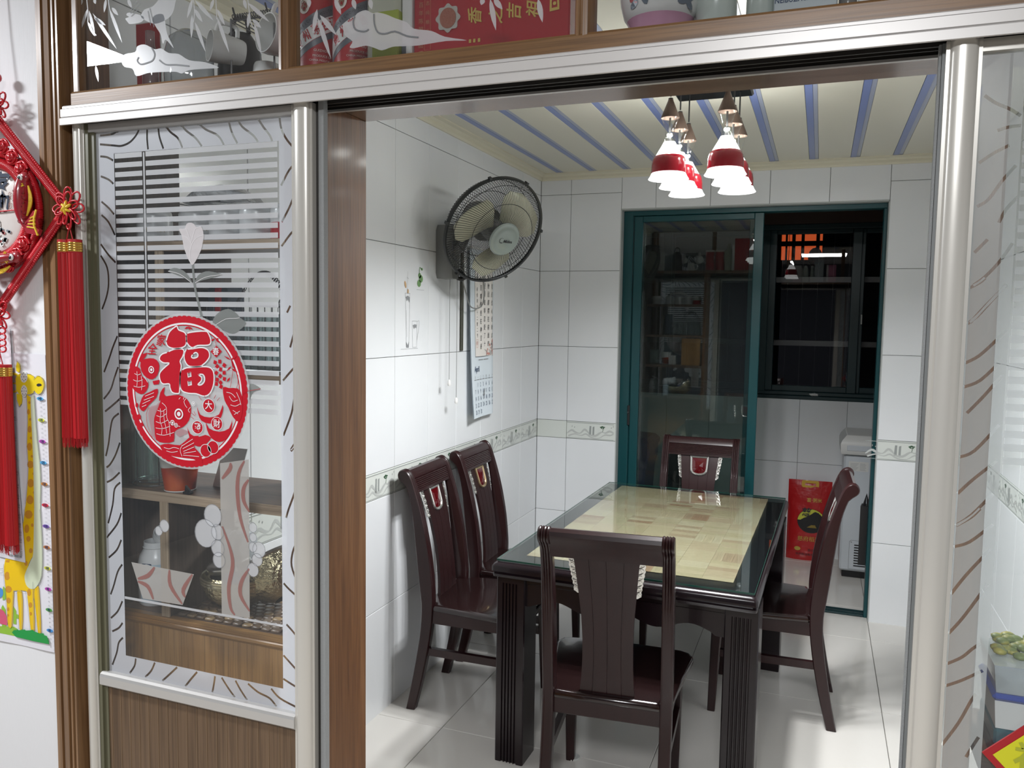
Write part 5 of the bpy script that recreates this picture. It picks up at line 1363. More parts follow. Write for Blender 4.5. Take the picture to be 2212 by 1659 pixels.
 'g_dgreen': [[(-1799,825),(-1792,832),(-1783,833),(-1780,836),(-1776,834),(-1755,839),(-1752,837),(-1737,840),(-1727,843),(-1724,840),(-1706,838),(-1691,840),(-1690,836),(-1681,835),(-1677,826),(-1674,816),(-1722,815),(-1787,816)]],
 'g_lgreen': [[(-1846,833),(-1814,837),(-1795,839),(-1783,835),(-1799,825),(-1788,816),(-1847,816)]],
 'g_fence': [[(-1834,881),(-1829,889),(-1820,878),(-1820,836),(-1834,834)],[(-1794,890),(-1785,880),(-1786,846),(-1796,846)],[(-1785,872),(-1778,871),(-1777,861),(-1785,861)]],
 'g_blue': [[(-1825,919),(-1827,912),(-1833,907),(-1840,904),(-1847,905),(-1852,909),(-1853,915),(-1851,922),(-1846,928),(-1838,931),(-1831,930),(-1826,926)]],
 'g_pink': [[(-1843,880),(-1825,874),(-1812,856),(-1815,840),(-1833,840),(-1845,842)]],
 'g_leafg': [[(-1825,936),(-1817,930),(-1817,905),(-1828,900),(-1829,920)]],
 'g_lines': [[(-1726,1406),(-1725,1399),(-1725,1345),(-1731,1290),(-1729,1235),(-1736,1180),(-1742,1146)],[(-1746,1133),(-1751,1103),(-1767,1068),(-1787,1043)],[(-1701,1408),(-1699,1368),(-1696,1303),(-1690,1250),(-1689,1195),(-1692,1153)],[(-1693,1138),(-1691,1094),(-1689,1037),(-1693,979),(-1707,954),(-1718,944)],[(-1820,976),(-1818,944),(-1815,910),(-1814,876),(-1812,838)],[(-1800,839),(-1795,879),(-1790,923),(-1785,930),(-1748,934)],[(-1748,934),(-1741,887),(-1737,841)],[(-1722,961),(-1723,934),(-1723,889),(-1724,842)],[(-1818,992),(-1820,976)],[(-1779,929),(-1776,881),(-1775,837)],[(-1763,931),(-1762,884),(-1766,839)],[(-1721,921),(-1712,837)],[(-1705,950),(-1702,838)],[(-1699,1443),(-1693,1449),(-1682,1453),(-1671,1447),(-1667,1432),(-1672,1417),(-1684,1410),(-1696,1412),(-1702,1417)],[(-1724,1455),(-1709,1456),(-1699,1452)],[(-1702,1412),(-1711,1408),(-1726,1407)],[(-1838,981),(-1829,979),(-1820,981)],[(-1839,970),(-1830,969),(-1821,971)],[(-1751,1485),(-1742,1476),(-1741,1468)],[(-1756,1461),(-1757,1471),(-1751,1485)],[(-1758,1393),(-1751,1377),(-1742,1385)],[(-1759,1430),(-1760,1443),(-1754,1452)]],
}
def mm(pts): return [(a / 1000, b / 1000) for a, b in pts]

# ================================================================ near room: wall, trim, partition
WOODV = wood('brown_trim_wood', (0.16, 0.080, 0.034), (0.22, 0.118, 0.053), (0.27, 0.155, 0.078), 'z', 1.0, 0.34, 0.25)
WOODX = wood('brown_rail_wood', (0.16, 0.078, 0.028), (0.22, 0.115, 0.045), (0.28, 0.155, 0.068), 'x', 1.0, 0.4, 0.1)
WOODY = wood('brown_soffit_wood', (0.13, 0.075, 0.045), (0.19, 0.115, 0.075), (0.24, 0.15, 0.10), 'x', 0.8, 0.22, 0.5)
JAMBW = wood('brown_jamb_wood', (0.125, 0.050, 0.017), (0.175, 0.075, 0.027), (0.225, 0.105, 0.042), 'z', 1.3, 0.48, 0.08, 0.5)
PLY = wood('raw_board_edge', (0.30, 0.22, 0.15), (0.42, 0.32, 0.23), (0.50, 0.40, 0.30), 'x', 1.2, 0.7, 0.0)
PLYZ = wood('raw_post_edge', (0.32, 0.24, 0.16), (0.44, 0.34, 0.24), (0.52, 0.42, 0.31), 'z', 1.2, 0.7, 0.0)
BOARD = wood('brown_shelf_board', (0.10, 0.06, 0.04), (0.15, 0.095, 0.065), (0.20, 0.13, 0.09), 'x', 1.0, 0.5, 0.1)
BOARDZ = wood('dark_shelf_divider', (0.045, 0.030, 0.022), (0.065, 0.045, 0.034), (0.10, 0.07, 0.05), 'z', 1.0, 0.6, 0.0)
OAK = wood('oak_drawer_front', (0.25, 0.120, 0.034), (0.34, 0.175, 0.055), (0.41, 0.225, 0.080), 'z', 1.1, 0.36, 0.25)
OAKX = wood('oak_drawer_rail', (0.25, 0.120, 0.034), (0.34, 0.175, 0.055), (0.41, 0.225, 0.080), 'x', 1.1, 0.36, 0.25)
ALU = mat('brushed_aluminium', (0.60, 0.59, 0.57), 0.33, 0.45, bump=(6, 0.05, 0.001, (1, 1, 40)))
ALUP = mat('painted_aluminium', (0.64, 0.62, 0.60), 0.36, 0.12)
ALUS = mat('champagne_aluminium', (0.66, 0.64, 0.59), 0.27, 0.35)
DARK = mat('dark_track', (0.02, 0.018, 0.016), 0.5)
BRUSH = mat('grey_brush_seal', (0.30, 0.31, 0.31), 0.9, bump=(900, 0.8, 0.002))
LAMI = wood('brown_laminate', (0.115, 0.068, 0.036), (0.140, 0.085, 0.047), (0.165, 0.102, 0.058), 'z', 0.7, 0.45, 0.1)
LAMIL = mat('laminate_stripe', (0.22, 0.145, 0.085), 0.5)
FROST = frost('etched_frost', (0.80, 0.83, 0.89), 0.12, 0.42)
FROSTR = frost('etched_frost_right_dim', (0.58, 0.61, 0.61), 0.48, 0.5)  # same frost as the left, greyed in colour for the weaker light here
FROSTW = frost('etched_white', (0.86, 0.88, 0.91), 0.16, 0.42)
TULIP = frost('etched_tulip', (0.86, 0.82, 0.83), 0.04, 0.3)
LEAFG = frost('etched_leaf', (0.30, 0.32, 0.31), 0.12, 0.25)
ROSEW = frost('etched_rose_swirl', (0.42, 0.20, 0.18), 0.15, 0.3)
ETCHL = mat('etched_dark_line', (0.18, 0.19, 0.20), 0.5)
WHITEL = mat('white_line', (0.80, 0.78, 0.79), 0.5)

struct(MB().box(-4.2, -1.654, YF, YF + 0.03, 0, 2.62).build('wall_front', PAPER), 'white textured wallpaper wall at the left of the partition')
struct(MB().box(-4.2, 3.2, -3.2, 1.36, -0.06, 0.0).build('floor_near', NEARF))
struct(MB().box(-4.2, 3.2, -3.2, 1.36, 2.62, 2.68).build('ceiling_near', NEARW))
struct(MB().box(-4.3, -4.2, -3.2, 1.36, 0, 2.62).build('wall_west', NEARB))
struct(MB().box(3.2, 3.3, -3.2, 1.36, 0, 2.62).build('wall_east', NEARW))
struct(MB().box(-4.2, 3.2, -3.3, -3.2, 0, 2.62).build('wall_behind', NEARD))
struct(MB().box(1.30, 3.2, YF, YF + 0.03, 0, 2.62).build('wall_front_right', PAPER))
struct(MB().box(XL - 0.02, 3.2, YF, YP + 0.12, 2.52, 2.62).build('lintel_near', NEARW))

# moulded upright trim between the wallpaper and the partition
prof = [(-1.6555, YF + 0.02), (-1.6555, YF - 0.004), (-1.6505, YF - 0.004), (-1.6500, YF - 0.012), (-1.6340, YF - 0.013), (-1.6325, YF - 0.006), (-1.6265, YF - 0.006), (-1.6245, YF - 0.014), (-1.6050, YF - 0.018), (-1.6040, YF - 0.011), (-1.5985, YF - 0.011), (-1.5965, YF - 0.018), (-1.5915, YF - 0.018), (-1.5905, YF - 0.012), (-1.5865, YF - 0.012), (-1.5850, YF - 0.017), (-1.5800, YF - 0.017), (-1.5795, YF + 0.02)]
struct(MB().prism(prof, 'z', 0.0, 2.52).build('trim_4', WOODV), 'brown moulded wooden upright trim beside the partition')
struct(MB().box(-1.5795, -1.5560, YF + 0.012, YF + 0.10, 0.0, 2.52, 0.002).build('trim_5', WOODV))
# jambs of the opening
struct(MB().box(-1.042, -1.018, 1.405, 1.687, 0, 2.057, 0.001).build('trim_6', JAMBW), 'brown glossy wooden jamb board at the left of the opening')
struct(MB().box(0.2525, 0.2565, 1.450, 1.687, 0, 2.057, 0.001).build('trim_7', JAMBW))
struct(MB().box(XL, 1.30, 1.472, 1.687, 2.057, 2.075, 0.001).box(XL, 1.30, 1.405, 1.472, 2.060, 2.075).build('trim_8', WOODY), 'brown wooden soffit over the opening')
tr = struct_empty('trim_9', (0, 1.34, 2.03), 'white aluminium sliding door rail over the doors')
rp_ = [(1.345, 2.0500), (1.338, 2.0500), (1.335, 2.0475), (1.335, 2.0430), (1.3375, 2.0425), (1.333, 2.0415), (1.330, 2.0405), (1.330, 2.0245), (1.332, 2.0235), (1.330, 2.0225), (1.3275, 2.0205), (1.3275, 2.0068), (1.331, 2.0063), (1.335, 2.0103), (1.345, 2.0103)]
MB().prism(rp_, 'x', -1.570, 1.28).build('fascia', ALUP, tr)
MB().box(-1.570, 1.28, 1.345, 1.44, 2.040, 2.0495).box(-1.570, 1.28, 1.374, 1.378, 2.012, 2.041).box(-1.570, 1.28, 1.406, 1.409, 2.016, 2.041).box(-1.570, 1.28, 1.436, 1.440, 2.018, 2.041).build('track', DARK, tr)
MB().box(-1.570, 1.28, 1.4345, 1.4435, 2.0135, 2.018).build('track_lip', ALU, tr)

# ================================================================ overhead display cabinet
oc = thing('overhead_cabinet', 'brown wooden overhead cabinet with bird-and-cloud etched glass panes', 'cabinet', (-0.7, 1.45, 2.075))
MB().prism([(1.346, 2.0500), (1.346, 2.0770), (1.349, 2.0815), (1.356, 2.0835), (1.366, 2.0850), (1.374, 2.0850), (1.374, 2.0500)], 'x', -1.556, 1.28).build('bottom_rail', WOODX, oc)
def mull(x0, x1):
    MB().prism([(x0 - 0.006, 1.374), (x0 - 0.004, 1.364), (x0, 1.352), (x0 + 0.003, 1.347), (x0 + 0.009, 1.346), (x0 + 0.0105, 1.3485), (x0 + 0.0135, 1.3485), (x0 + 0.015, 1.346), (x1 - 0.003, 1.347), (x1, 1.352), (x1 + 0.004, 1.364), (x1 + 0.006, 1.374)], 'z', 2.0505, 2.52).build('mullion', WOODV, oc)
mull(-1.012, -0.984); mull(-0.410, -0.384); mull(0.20, 0.228); mull(0.81, 0.838)
MB().box(-1.556, -1.540, 1.352, 1.374, 2.0505, 2.52, 0.002).build('stile', WOODV, oc)
MB().box(-1.556, 1.28, 1.374, 1.687, 2.0755, 2.0835).build('deck', BOARD, oc)
MB().box(-1.556, 1.28, 1.352, 1.687, 2.50, 2.52).build('top', BOARD, oc)
LIGHTGL = thin_glass('cabinet_glass', (0.97, 0.98, 0.985), 1.5, 0.0, 0.012)
panes = []
for a, b in ((-1.541, -1.016), (-0.980, -0.414), (-0.380, 0.196), (0.232, 0.806)):
    panes.append(MB().add([(a, 1.3655, 2.083), (b, 1.3655, 2.083), (b, 1.3655, 2.50), (a, 1.3655, 2.50)], [(0, 1, 2, 3)]).build('pane', LIGHTGL, oc))
def etch_fn(y): return lambda u, v: (u, y, v)
def leaf_poly(b, t, w=0.0105):
    b = (b[0] / 1000, b[1] / 1000); t = (t[0] / 1000, t[1] / 1000)
    dx, dz = t[0] - b[0], t[1] - b[1]
    l = math.hypot(dx, dz) or 1e-6
    nx, nz = -dz / l * w / 2, dx / l * w / 2
    L, R = [], []
    for k in range(1, 6):
        s = k / 6
        q = sin(pi * s ** 0.85) ** 0.9
        L.append((b[0] + dx * s + nx * q, b[1] + dz * s + nz * q)); R.append((b[0] + dx * s - nx * q, b[1] + dz * s - nz * q))
    return [b] + L + [t] + R[::-1]
for pi_, cloud, leaves, stems, lines, extra in ((0, T['cloud1'], T['leaves1'], T['stems1'], T['cl_lines1'], T['dove']), (1, T['cloud2'], T['leaves2'], [], T['cl_lines2'], [])):
    e = MB()
    e.fill([smooth_pts(mm(cloud[0]), 3, True)], etch_fn(1.3648))
    for p in extra: e.fill([smooth_pts(mm(p), 3, True)], etch_fn(1.3650))
    for b, t in leaves: e.fill([leaf_poly(b, t, 0.0085 if pi_ == 0 else 0.010)], etch_fn(1.3652))
    for s in stems: e.fill([stroke(smooth_pts(mm(s), 3), 0.0022)], etch_fn(1.3653))
    e.build('etching', FROSTW, panes[pi_])
    e = MB()
    for s in lines: e.fill([stroke(smooth_pts(mm(s), 3), 0.0030)], etch_fn(1.3640))
    if pi_ == 0:
        for a, b in (((-1.398, 2.243), (-1.375, 2.262)), ((-1.40, 2.236), (-1.372, 2.253)), ((-1.398, 2.229), (-1.376, 2.243)), ((-1.352, 2.235), (-1.345, 2.205)), ((-1.347, 2.24), (-1.336, 2.20))):
            e.fill([stroke([a, b], 0.0014)], etch_fn(1.3640))
    e.build('etched_lines', ETCHL, panes[pi_])

# ---- what stands in the overhead cabinet
ZD = 2.0835
REDC = mat('red_carton', (0.36, 0.010, 0.020), 0.25, coat=0.4)
REDT = mat('red_tin', (0.40, 0.015, 0.022), 0.3, coat=0.4)
PORC = mat('white_porcelain', (0.72, 0.73, 0.71), 0.18)
GREYB = mat('grey_band', (0.10, 0.11, 0.13), 0.4)
CREAM = mat('cream_print', (0.72, 0.68, 0.62), 0.5)
def tin(label, cx, cy, name='liquor_tin'):
    t = thing(name, label, 'tin', (cx, cy, ZD), 0, 'red liquor tins in the overhead cabinet')
    R_ = 0.0425
    MB().lathe([(R_ - 0.002, 0), (R_, 0.002), (R_, 0.185), (R_ - 0.001, 0.187)], cx, cy, ZD, 36).build('body', REDT, t, smooth=40)
    MB().lathe([(R_ + 0.0008, 0.185), (R_ + 0.0012, 0.20), (R_ - 0.002, 0.203), (0.001, 0.203)], cx, cy, ZD, 36).build('lid', CREAM, t, smooth=40)
    MB().lathe([(R_ + 0.0008, 0.0), (R_ + 0.001, 0.010), (R_ + 0.0002, 0.0105)], cx, cy, ZD, 36).build('foot_band', CREAM, t, smooth=40)
    def sf(d):
        # u: arc length from the side that looks at the door, v: height
        a0 = math.atan2(0 - cy, 0 - cx)
        return lambda u, v: (cx + (R_ + d) * cos(a0 + u / R_), cy + (R_ + d) * sin(a0 + u / R_), ZD + v)
    def band(m, name, off, w, d):
        b = MB()
        n = 22
        vs = []
        for i in range(n + 1):
            u = lerp(-0.064, 0.064, i / n)
            v = 0.088 + off + 0.62 * u - 1.6 * u * u
            vs += [sf(d)(u, max(0.012, min(0.184, v))), sf(d)(u, max(0.012, min(0.184, v + w)))]
        b.add(vs, [(2 * i, 2 * i + 2, 2 * i + 3, 2 * i + 1) for i in range(n)])
        return b.build(name, m, t, smooth=60)
    band(GREYB, 'upper_stripe', 0.031, 0.022, 0.0005)
    band(PORC, 'white_band', 0.0, 0.032, 0.0006)
    band(GREYB, 'lower_stripe', -0.014, 0.013, 0.0005)
    wt = MB()
    for u, ch in zip((-0.040, -0.020, 0.000, 0.019, 0.037), '贵州茅台酒'):
        put_text(wt, ch, sf(0.0012), u, 0.088 + 0.62 * u - 1.6 * u * u + 0.016, 0.023, 0.75, 0.45, bold=0.03)
    wt.build('characters', REDT, t)
    lt = MB()
    for k, ch in enumerate('KWEICHOW MOUTAI'):
        u = -0.040 + 0.0055 * k
        put_text(lt, ch, sf(0.0011), u, 0.088 + 0.62 * u - 1.6 * u * u + 0.043, 0.0085, 0.8, 0.5)
    lt.build('latin_letters', BLACK, t)
    dsc = MB()
    dsc.fill([circle(-0.026, 0.152, 0.0125, 0.0165, 20)], sf(0.0012))
    do = dsc.build('round_emblem', CREAM, t)
    em = MB()
    for a, b, r in ((-0.028, 0.158, .004), (-0.023, 0.154, .004), (-0.030, 0.149, .003), (-0.025, 0.146, .005)):
        em.fill([circle(a, b, r, r * 1.2, 12), circle(a, b, r * .6, r * .75, 12)], sf(0.0018))
    em.build('emblem_lines', mat('emblem_brown', (0.20, 0.12, 0.06), 0.5) if 'emblem_brown' not in MATS else MATS['emblem_brown'], do)
    pk = MB()
    put_text(pk, 'PRODUCE OF', sf(0.0011), 0.012, 0.052, 0.0065)
    put_text(pk, 'GUIZHOU', sf(0.0011), 0.010, 0.063, 0.007)
    put_text(pk, 'CHINA MOUTAI CO', sf(0.0011), 0.012, 0.043, 0.0060)
    pk.build('small_print', CREAM, t)
    return t
tin('red tin with a white diagonal band, next to the left wooden divider', -1.020, 1.49)
tin('red tin half behind the etched cloud, next to the green-labelled bottle', -0.929, 1.49)
bt = thing('liquor_bottle', 'clear square-shouldered bottle with a yellow-green label in the overhead cabinet', 'bottle', (-0.846, 1.49, ZD))
BOTG = mat('pale_bottle_glass', (0.50, 0.52, 0.42), 0.08, coat=0.5)
MB().box(-0.885, -0.808, 1.46, 1.53, ZD, ZD + 0.20, 0.010).build('glass_body', BOTG, bt, smooth=40)
MB().lathe([(0.03, 0.20), (0.014, 0.225), (0.014, 0.26), (0.001, 0.262)], -0.846, 1.495, ZD, 20).build('neck', BOTG, bt, smooth=40)
MB().box(-0.868, -0.8075, 1.4585, 1.5, ZD + 0.004, ZD + 0.125, 0.002).build('label', mat('lime_label', (0.36, 0.44, 0.06), 0.4), bt)
cb = thing('white_carton', 'white carton edge between the green bottle and the red gift box', 'carton', (-0.795, 1.53, ZD))
MB().box(-0.806, -0.7835, 1.47, 1.60, ZD, ZD + 0.24, 0.002).build('body', PORC, cb)
MB().box(-0.8055, -0.796, 1.4688, 1.471, ZD + 0.01, ZD + 0.06).build('dark_label', GREYB, cb)
gb = thing('red_gift_box', 'long red gift box with gold characters and a silver medallion', 'gift box', (-0.62, 1.52, ZD))
MB().box(-0.7825, -0.458, 1.475, 1.60, ZD, ZD + 0.30, 0.003).build('carton', REDC, gb)
gf = lambda d: (lambda u, v: (u, 1.475 - d, v))
gm = MB()
w_ = [(-0.706 + (0.0245 + 0.0025 * cos(8 * a)) * cos(a), 2.184 + (0.0255 + 0.0025 * cos(8 * a)) * sin(a)) for a in [2 * pi * i / 48 for i in range(48)]]
gm.fill([w_], gf(0.002), (0, 0.002, 0))
mo = gm.build('medallion', SILVER, gb)
mm_ = MB(); mm_.fill([circle(-0.706, 2.184, 0.0175, 0.0195, 24)], gf(0.0026)); mm_.build('medallion_relief', mat('copper_relief', (0.30, 0.09, 0.05), 0.4, bump=(300, 0.8, 0.003)), mo)
gt_ = MB()
for x, z, ch in ((-0.647, 2.185, '香'), (-0.603, 2.182, '之'), (-0.566, 2.184, '吉'), (-0.527, 2.184, '祖')):
    put_text(gt_, ch, gf(0.0015), x, z - 0.006, 0.031, 1.0, pi / 2, shear=0.3, bold=0.02)
for k, x in enumerate((-0.661, -0.652, -0.642)): gt_.fill([[(x, 2.132), (x + 0.005, 2.132), (x + 0.005, 2.139), (x, 2.139)]], gf(0.0012))
gt_.fill([[(-0.497, 2.172), (-0.478, 2.174), (-0.479, 2.20), (-0.497, 2.20)], [(-0.493, 2.178), (-0.482, 2.179), (-0.483, 2.194), (-0.493, 2.194)]], gf(0.0012))
gt_.fill([circle(-0.4875, 2.186, 0.0035, n=10)], gf(0.0012))
gt_.build('gold_characters', mat('bright_gold', (0.75, 0.55, 0.16), 0.25, 0.7), gb)
pt_ = MB()
for k in range(7): put_text(pt_, '百年陈酿佳品酒'[k], gf(0.0012), -0.765, 2.215 - 0.0155 * k, 0.011)
pt_.fill([stroke([(-0.757, 2.128), (-0.744, 2.128), (-0.744, 2.25), (-0.757, 2.25), (-0.757, 2.128)], 0.0007)], gf(0.0012))
for k in range(5): put_text(pt_, '固态纯粮香'[k], gf(0.0012), -0.7505, 2.235 - 0.018 * k, 0.009)
pt_.build('fine_print', mat('faded_gold', (0.50, 0.22, 0.12), 0.5), gb)
# flowered pot, jars and cartons in the right-hand pane
po = thing('flowered_pot', 'round white porcelain pot with red flowers and a pink foot', 'pot', (-0.294, 1.50, ZD))
MB().lathe([(0.045, 0.0), (0.050, 0.004), (0.056, 0.046), (0.0605, 0.054)], -0.294, 1.50, ZD, 32).build('foot', mat('pink_glaze', (0.55, 0.28, 0.40), 0.2), po, smooth=40)
MB().lathe([(0.0600, 0.054), (0.066, 0.062), (0.072, 0.085), (0.075, 0.11), (0.070, 0.15), (0.055, 0.18), (0.05, 0.20), (0.001, 0.20)], -0.294, 1.50, ZD, 40).build('body', PORC, po, smooth=50)
def potf(u, v):
    r = 0.0662 + 0.009 * min(1, max(0, (v - 0.062) / 0.048)) + 0.0014
    a = math.atan2(-1.50, 0.294) + u / 0.07
    return (-0.294 + r * cos(a), 1.50 + r * sin(a), ZD + v)
fr_, fbq = MB(), MB()
for a, b in ((-0.012, 0.098), (0.028, 0.096), (-0.050, 0.084)):
    for k in range(5): fr_.fill([circle(a + 0.008 * cos(k * 1.256), b + 0.008 * sin(k * 1.256), 0.006, 0.005, 8, rot=k * 1.256)], potf)
for a, b, r in ((-0.045, 0.082, 0.8), (-0.035, 0.090, 0.3), (-0.030, 0.075, 2.0), (-0.052, 0.070, 0.5), (0.035, 0.085, 0.4), (0.045, 0.078, 2.2), (0.05, 0.09, 1.0), (0.04, 0.070, 0.2), (0.06, 0.080, 0.9), (0.055, 0.066, 2.5), (-0.018, 0.085, 2.2), (-0.006, 0.083, 0.9)):
    fbq.fill([circle(a, b, 0.011, 0.006, 8, rot=r)], potf)
fbq.fill([stroke([(-0.012, 0.10), (-0.018, 0.085), (-0.026, 0.072)], 0.002)], potf)
fr_.build('red_flowers', mat('flower_red', (0.38, 0.02, 0.03), 0.3), po)
fbq.build('blue_leaves', mat('leaf_blue_grey', (0.11, 0.14, 0.18), 0.3), po)
for i, (x, lb) in enumerate(((-0.196, 'pale celadon jar beside the flowered pot'), (-0.1215, 'narrow pale celadon jar behind the lettered carton'))):
    j = thing('celadon_jar', lb, 'jar', (x, 1.50, ZD), 0, 'pale jars in the overhead cabinet')
    w = 0.036 if i == 0 else 0.024
    MB().lathe([(w - 0.004, 0), (w, 0.004), (w - 0.001, 0.12), (w - 0.008, 0.16), (0.02, 0.175), (0.001, 0.176)], x, 1.50, ZD, 32).build('body', mat('celadon_glaze_%s' % 'ab'[i], (0.56, 0.63, 0.58), 0.15, coat=0.4), j, smooth=50)
    MB().lathe([(0.019, 0.174), (0.019, 0.19), (0.012, 0.20), (0.001, 0.201)], x, 1.50, ZD, 24).build('lid', PORC, j, smooth=40)
nb_ = thing('lettered_carton', 'pale blue-grey carton with a line of dark capitals in the overhead cabinet', 'carton', (-0.047, 1.50, ZD))
MB().box(-0.098, 0.003, 1.475, 1.60, ZD, ZD + 0.25, 0.002).build('body', mat('blue_grey_card', (0.47, 0.53, 0.55), 0.5), nb_)
nt_ = MB()
put_text(nt_, 'NEIBUZHUANGONG', lambda u, v: (u, 1.4745, v), -0.046, 2.142, 0.0125, 0.86, bold=0.02)
put_text(nt_, '内部专供', lambda u, v: (u, 1.4745, v), -0.046, 2.185, 0.03)
nt_.build('lettering', INKB, nb_)
gq = thing('glass_jar', 'grey glass jar between the lettered carton and the pink box', 'jar', (0.019, 1.52, ZD))
MB().lathe([(0.012, 0), (0.014, 0.003), (0.014, 0.10), (0.009, 0.11), (0.009, 0.13), (0.001, 0.13)], 0.019, 1.50, ZD, 20).build('body', mat('smoky_glass', (0.20, 0.19, 0.18), 0.1), gq, smooth=40)
pk_ = thing('pink_carton', 'pink and white carton at the right end of the overhead cabinet', 'carton', (0.08, 1.53, ZD))
MB().box(0.056, 0.14, 1.475, 1.60, ZD, ZD + 0.2, 0.002).build('body', mat('pink_card', (0.55, 0.20, 0.32), 0.5), pk_)
MB().box(0.0345, 0.0558, 1.476, 1.60, ZD, ZD + 0.2, 0.002).build('white_end', PORC, pk_)
# left pane: card, jar, mug tree with cups, dark kettle
cd_ = thing('red_card', 'red greeting card with a white edge standing in the overhead cabinet', 'card', (-1.49, 1.50, ZD))
MB().box(-1.524, -1.452, 1.500, 1.503, ZD, ZD + 0.19).build('white_edge', WHITEP, cd_)
MB().box(-1.5215, -1.452, 1.4985, 1.4999, ZD + 0.045, ZD + 0.187).build('red_face', REDC, cd_)
jr = thing('storage_jar', 'large domed clear storage jar in the overhead cabinet', 'jar', (-1.387, 1.52, ZD))
JARG = thin_glass('storage_jar_glass', (0.70, 0.72, 0.73), 2.0, 0.05, 0.12)
MB().lathe([(0.045, 0.0), (0.052, 0.004), (0.055, 0.06), (0.054, 0.11), (0.045, 0.145), (0.02, 0.165), (0.001, 0.168)], -1.387, 1.52, ZD, 36).build('dome', JARG, jr, smooth=60)
MB().lathe([(0.046, 0.001), (0.046, 0.035), (0.001, 0.036)], -1.387, 1.52, ZD, 24).build('contents', mat('grey_contents', (0.20, 0.20, 0.19), 0.8), jr, smooth=40)
sp = thing('clear_bottle', 'small clear bottle in front of the red card', 'bottle', (-1.452, 1.475, ZD))
MB().lathe([(0.017, 0.0), (0.018, 0.003), (0.018, 0.10), (0.010, 0.125), (0.010, 0.155), (0.001, 0.156)], -1.452, 1.47, ZD, 20).build('glass', thin_glass('bottle_glass', (0.86, 0.88, 0.88), 2.5, 0.03, 0.1), sp, smooth=60)
kt = thing('dark_kettle', 'dark domed kettle behind the hanging cups', 'kettle', (-1.30, 1.60, ZD))
MB().lathe([(0.05, 0.0), (0.054, 0.01), (0.052, 0.10), (0.045, 0.15), (0.025, 0.178), (0.001, 0.182)], -1.315, 1.61, ZD, 30).build('body', BLACK, kt, smooth=50)
MB().tube(smooth_pts([(-1.34, 1.61, ZD + 0.178), (-1.33, 1.61, ZD + 0.215), (-1.30, 1.61, ZD + 0.215), (-1.29, 1.61, ZD + 0.178)], 4), 0.005, 8).build('handle', BLACK, kt)
mt = thing('mug_tree', 'steel wire mug tree with a beaded top basket', 'mug tree', (-1.19, 1.54, ZD))
tm = MB()
for x, y in ((-1.25, 1.50), (-1.135, 1.50), (-1.25, 1.60), (-1.135, 1.60)): tm.tube([(x, y, ZD), (x, y, ZD + 0.17)], 0.0022, 6)
for z in (0.002, 0.165):
    tm.tube([(-1.25, 1.50, ZD + z), (-1.135, 1.50, ZD + z), (-1.135, 1.60, ZD + z), (-1.25, 1.60, ZD + z)], 0.0022, 6, True)
for k in range(9): tm.tube([(-1.25 + 0.0144 * k, 1.50, ZD + 0.165), (-1.25 + 0.0144 * k, 1.60, ZD + 0.165)], 0.0014, 5)
tm.build('wire_frame', BAR, mt)
sg = MB()
sg.tube([(-1.245 + 0.0009 * i, 1.50 + 0.006 * cos(i * 0.9), ZD + 0.172 + 0.006 * sin(i * 0.9)) for i in range(120)], 0.0012, 4)
sg.build('spring_edge', BAR, mt)
for x, s in ((-1.236, 1), (-1.150, 1)):
    MB().tube(smooth_pts([(x, 1.50, ZD + 0.165), (x + 0.004, 1.485, ZD + 0.185), (x + 0.010, 1.48, ZD + 0.175), (x + 0.012, 1.485, ZD + 0.160)], 4), 0.002, 6).build('hook', BLACK, mt)
def cup(label, c, rot, r=0.040, ln=0.085):
    t = thing('porcelain_cup', label, 'cup', c, 0, 'white cups hung on the mug tree')
    M = Matrix.Translation(c) @ rot
    MB().lathe([(0.001, 0.0), (r * 0.72, 0.0), (r * 0.80, 0.006), (r, ln * 0.75), (r, ln), (r * 0.94, ln), (r * 0.93, ln * 0.7), (r * 0.70, 0.008), (0.001, 0.007)], 0, 0, 0, 30).xf(M).build('bowl', PORC, t, smooth=50)
    MB().tube(smooth_pts([(r * 0.9, 0, ln * 0.2), (r * 1.55, 0, ln * 0.25), (r * 1.6, 0, ln * 0.7), (r, 0, ln * 0.82)], 5), 0.005, 8).xf(M).build('ear', PORC, t, smooth=60)
def face(d, roll=0.0):
    q = V(d).to_track_quat('Z', 'Y').to_matrix().to_4x4()
    return q @ Matrix.Rotation(roll, 4, 'Z')
cup('white porcelain cup hanging mouth forward beside the dark kettle', (-1.245, 1.535, ZD + 0.105), face((-0.55, -0.8, 0.05), 1.6), 0.034, 0.075)
cup('white porcelain cup hanging mouth forward at the wooden divider', (-1.105, 1.53, ZD + 0.11), face((-0.35, -0.9, 0.1), 1.6), 0.042, 0.07)
cup('white porcelain cup standing upside down under the mug tree', (-1.190, 1.545, ZD + 0.080), Matrix.Rotation(pi, 4, 'X'), 0.036, 0.079)

# ================================================================ left sliding door
d1 = struct_empty('door_1', (-1.25, 1.36, 0), 'aluminium sliding door with etched frosted glass and a brown lower panel')
def q1(mb, name, m, **k): return mb.build(name, m, d1, **k)
def round_stile(x0, x1, y0, y1, z0, z1, ridge=0.004):
    """extruded frame section with a rounded nose and small side fins"""
    pts = [(x0, y1), (x0, y0 + ridge), (x0 + 0.004, y0 + ridge)]
    n = 10
    for i in range(n + 1):
        a = pi - pi * i / n
        pts.append(((x0 + x1) / 2 + ((x1 - x0) / 2 - 0.005) * cos(a), y0 + ridge - (ridge + 0.004) * sin(a)))
    pts += [(x1 - 0.004, y0 + ridge), (x1, y0 + ridge), (x1, y1)]
    return MB().prism(pts, 'z', z0, z1)
ZB1 = 0.02
q1(round_stile(-1.562, -1.530, 1.349, 1.376, ZB1, 2.012), 'stile', ALUS, smooth=35)
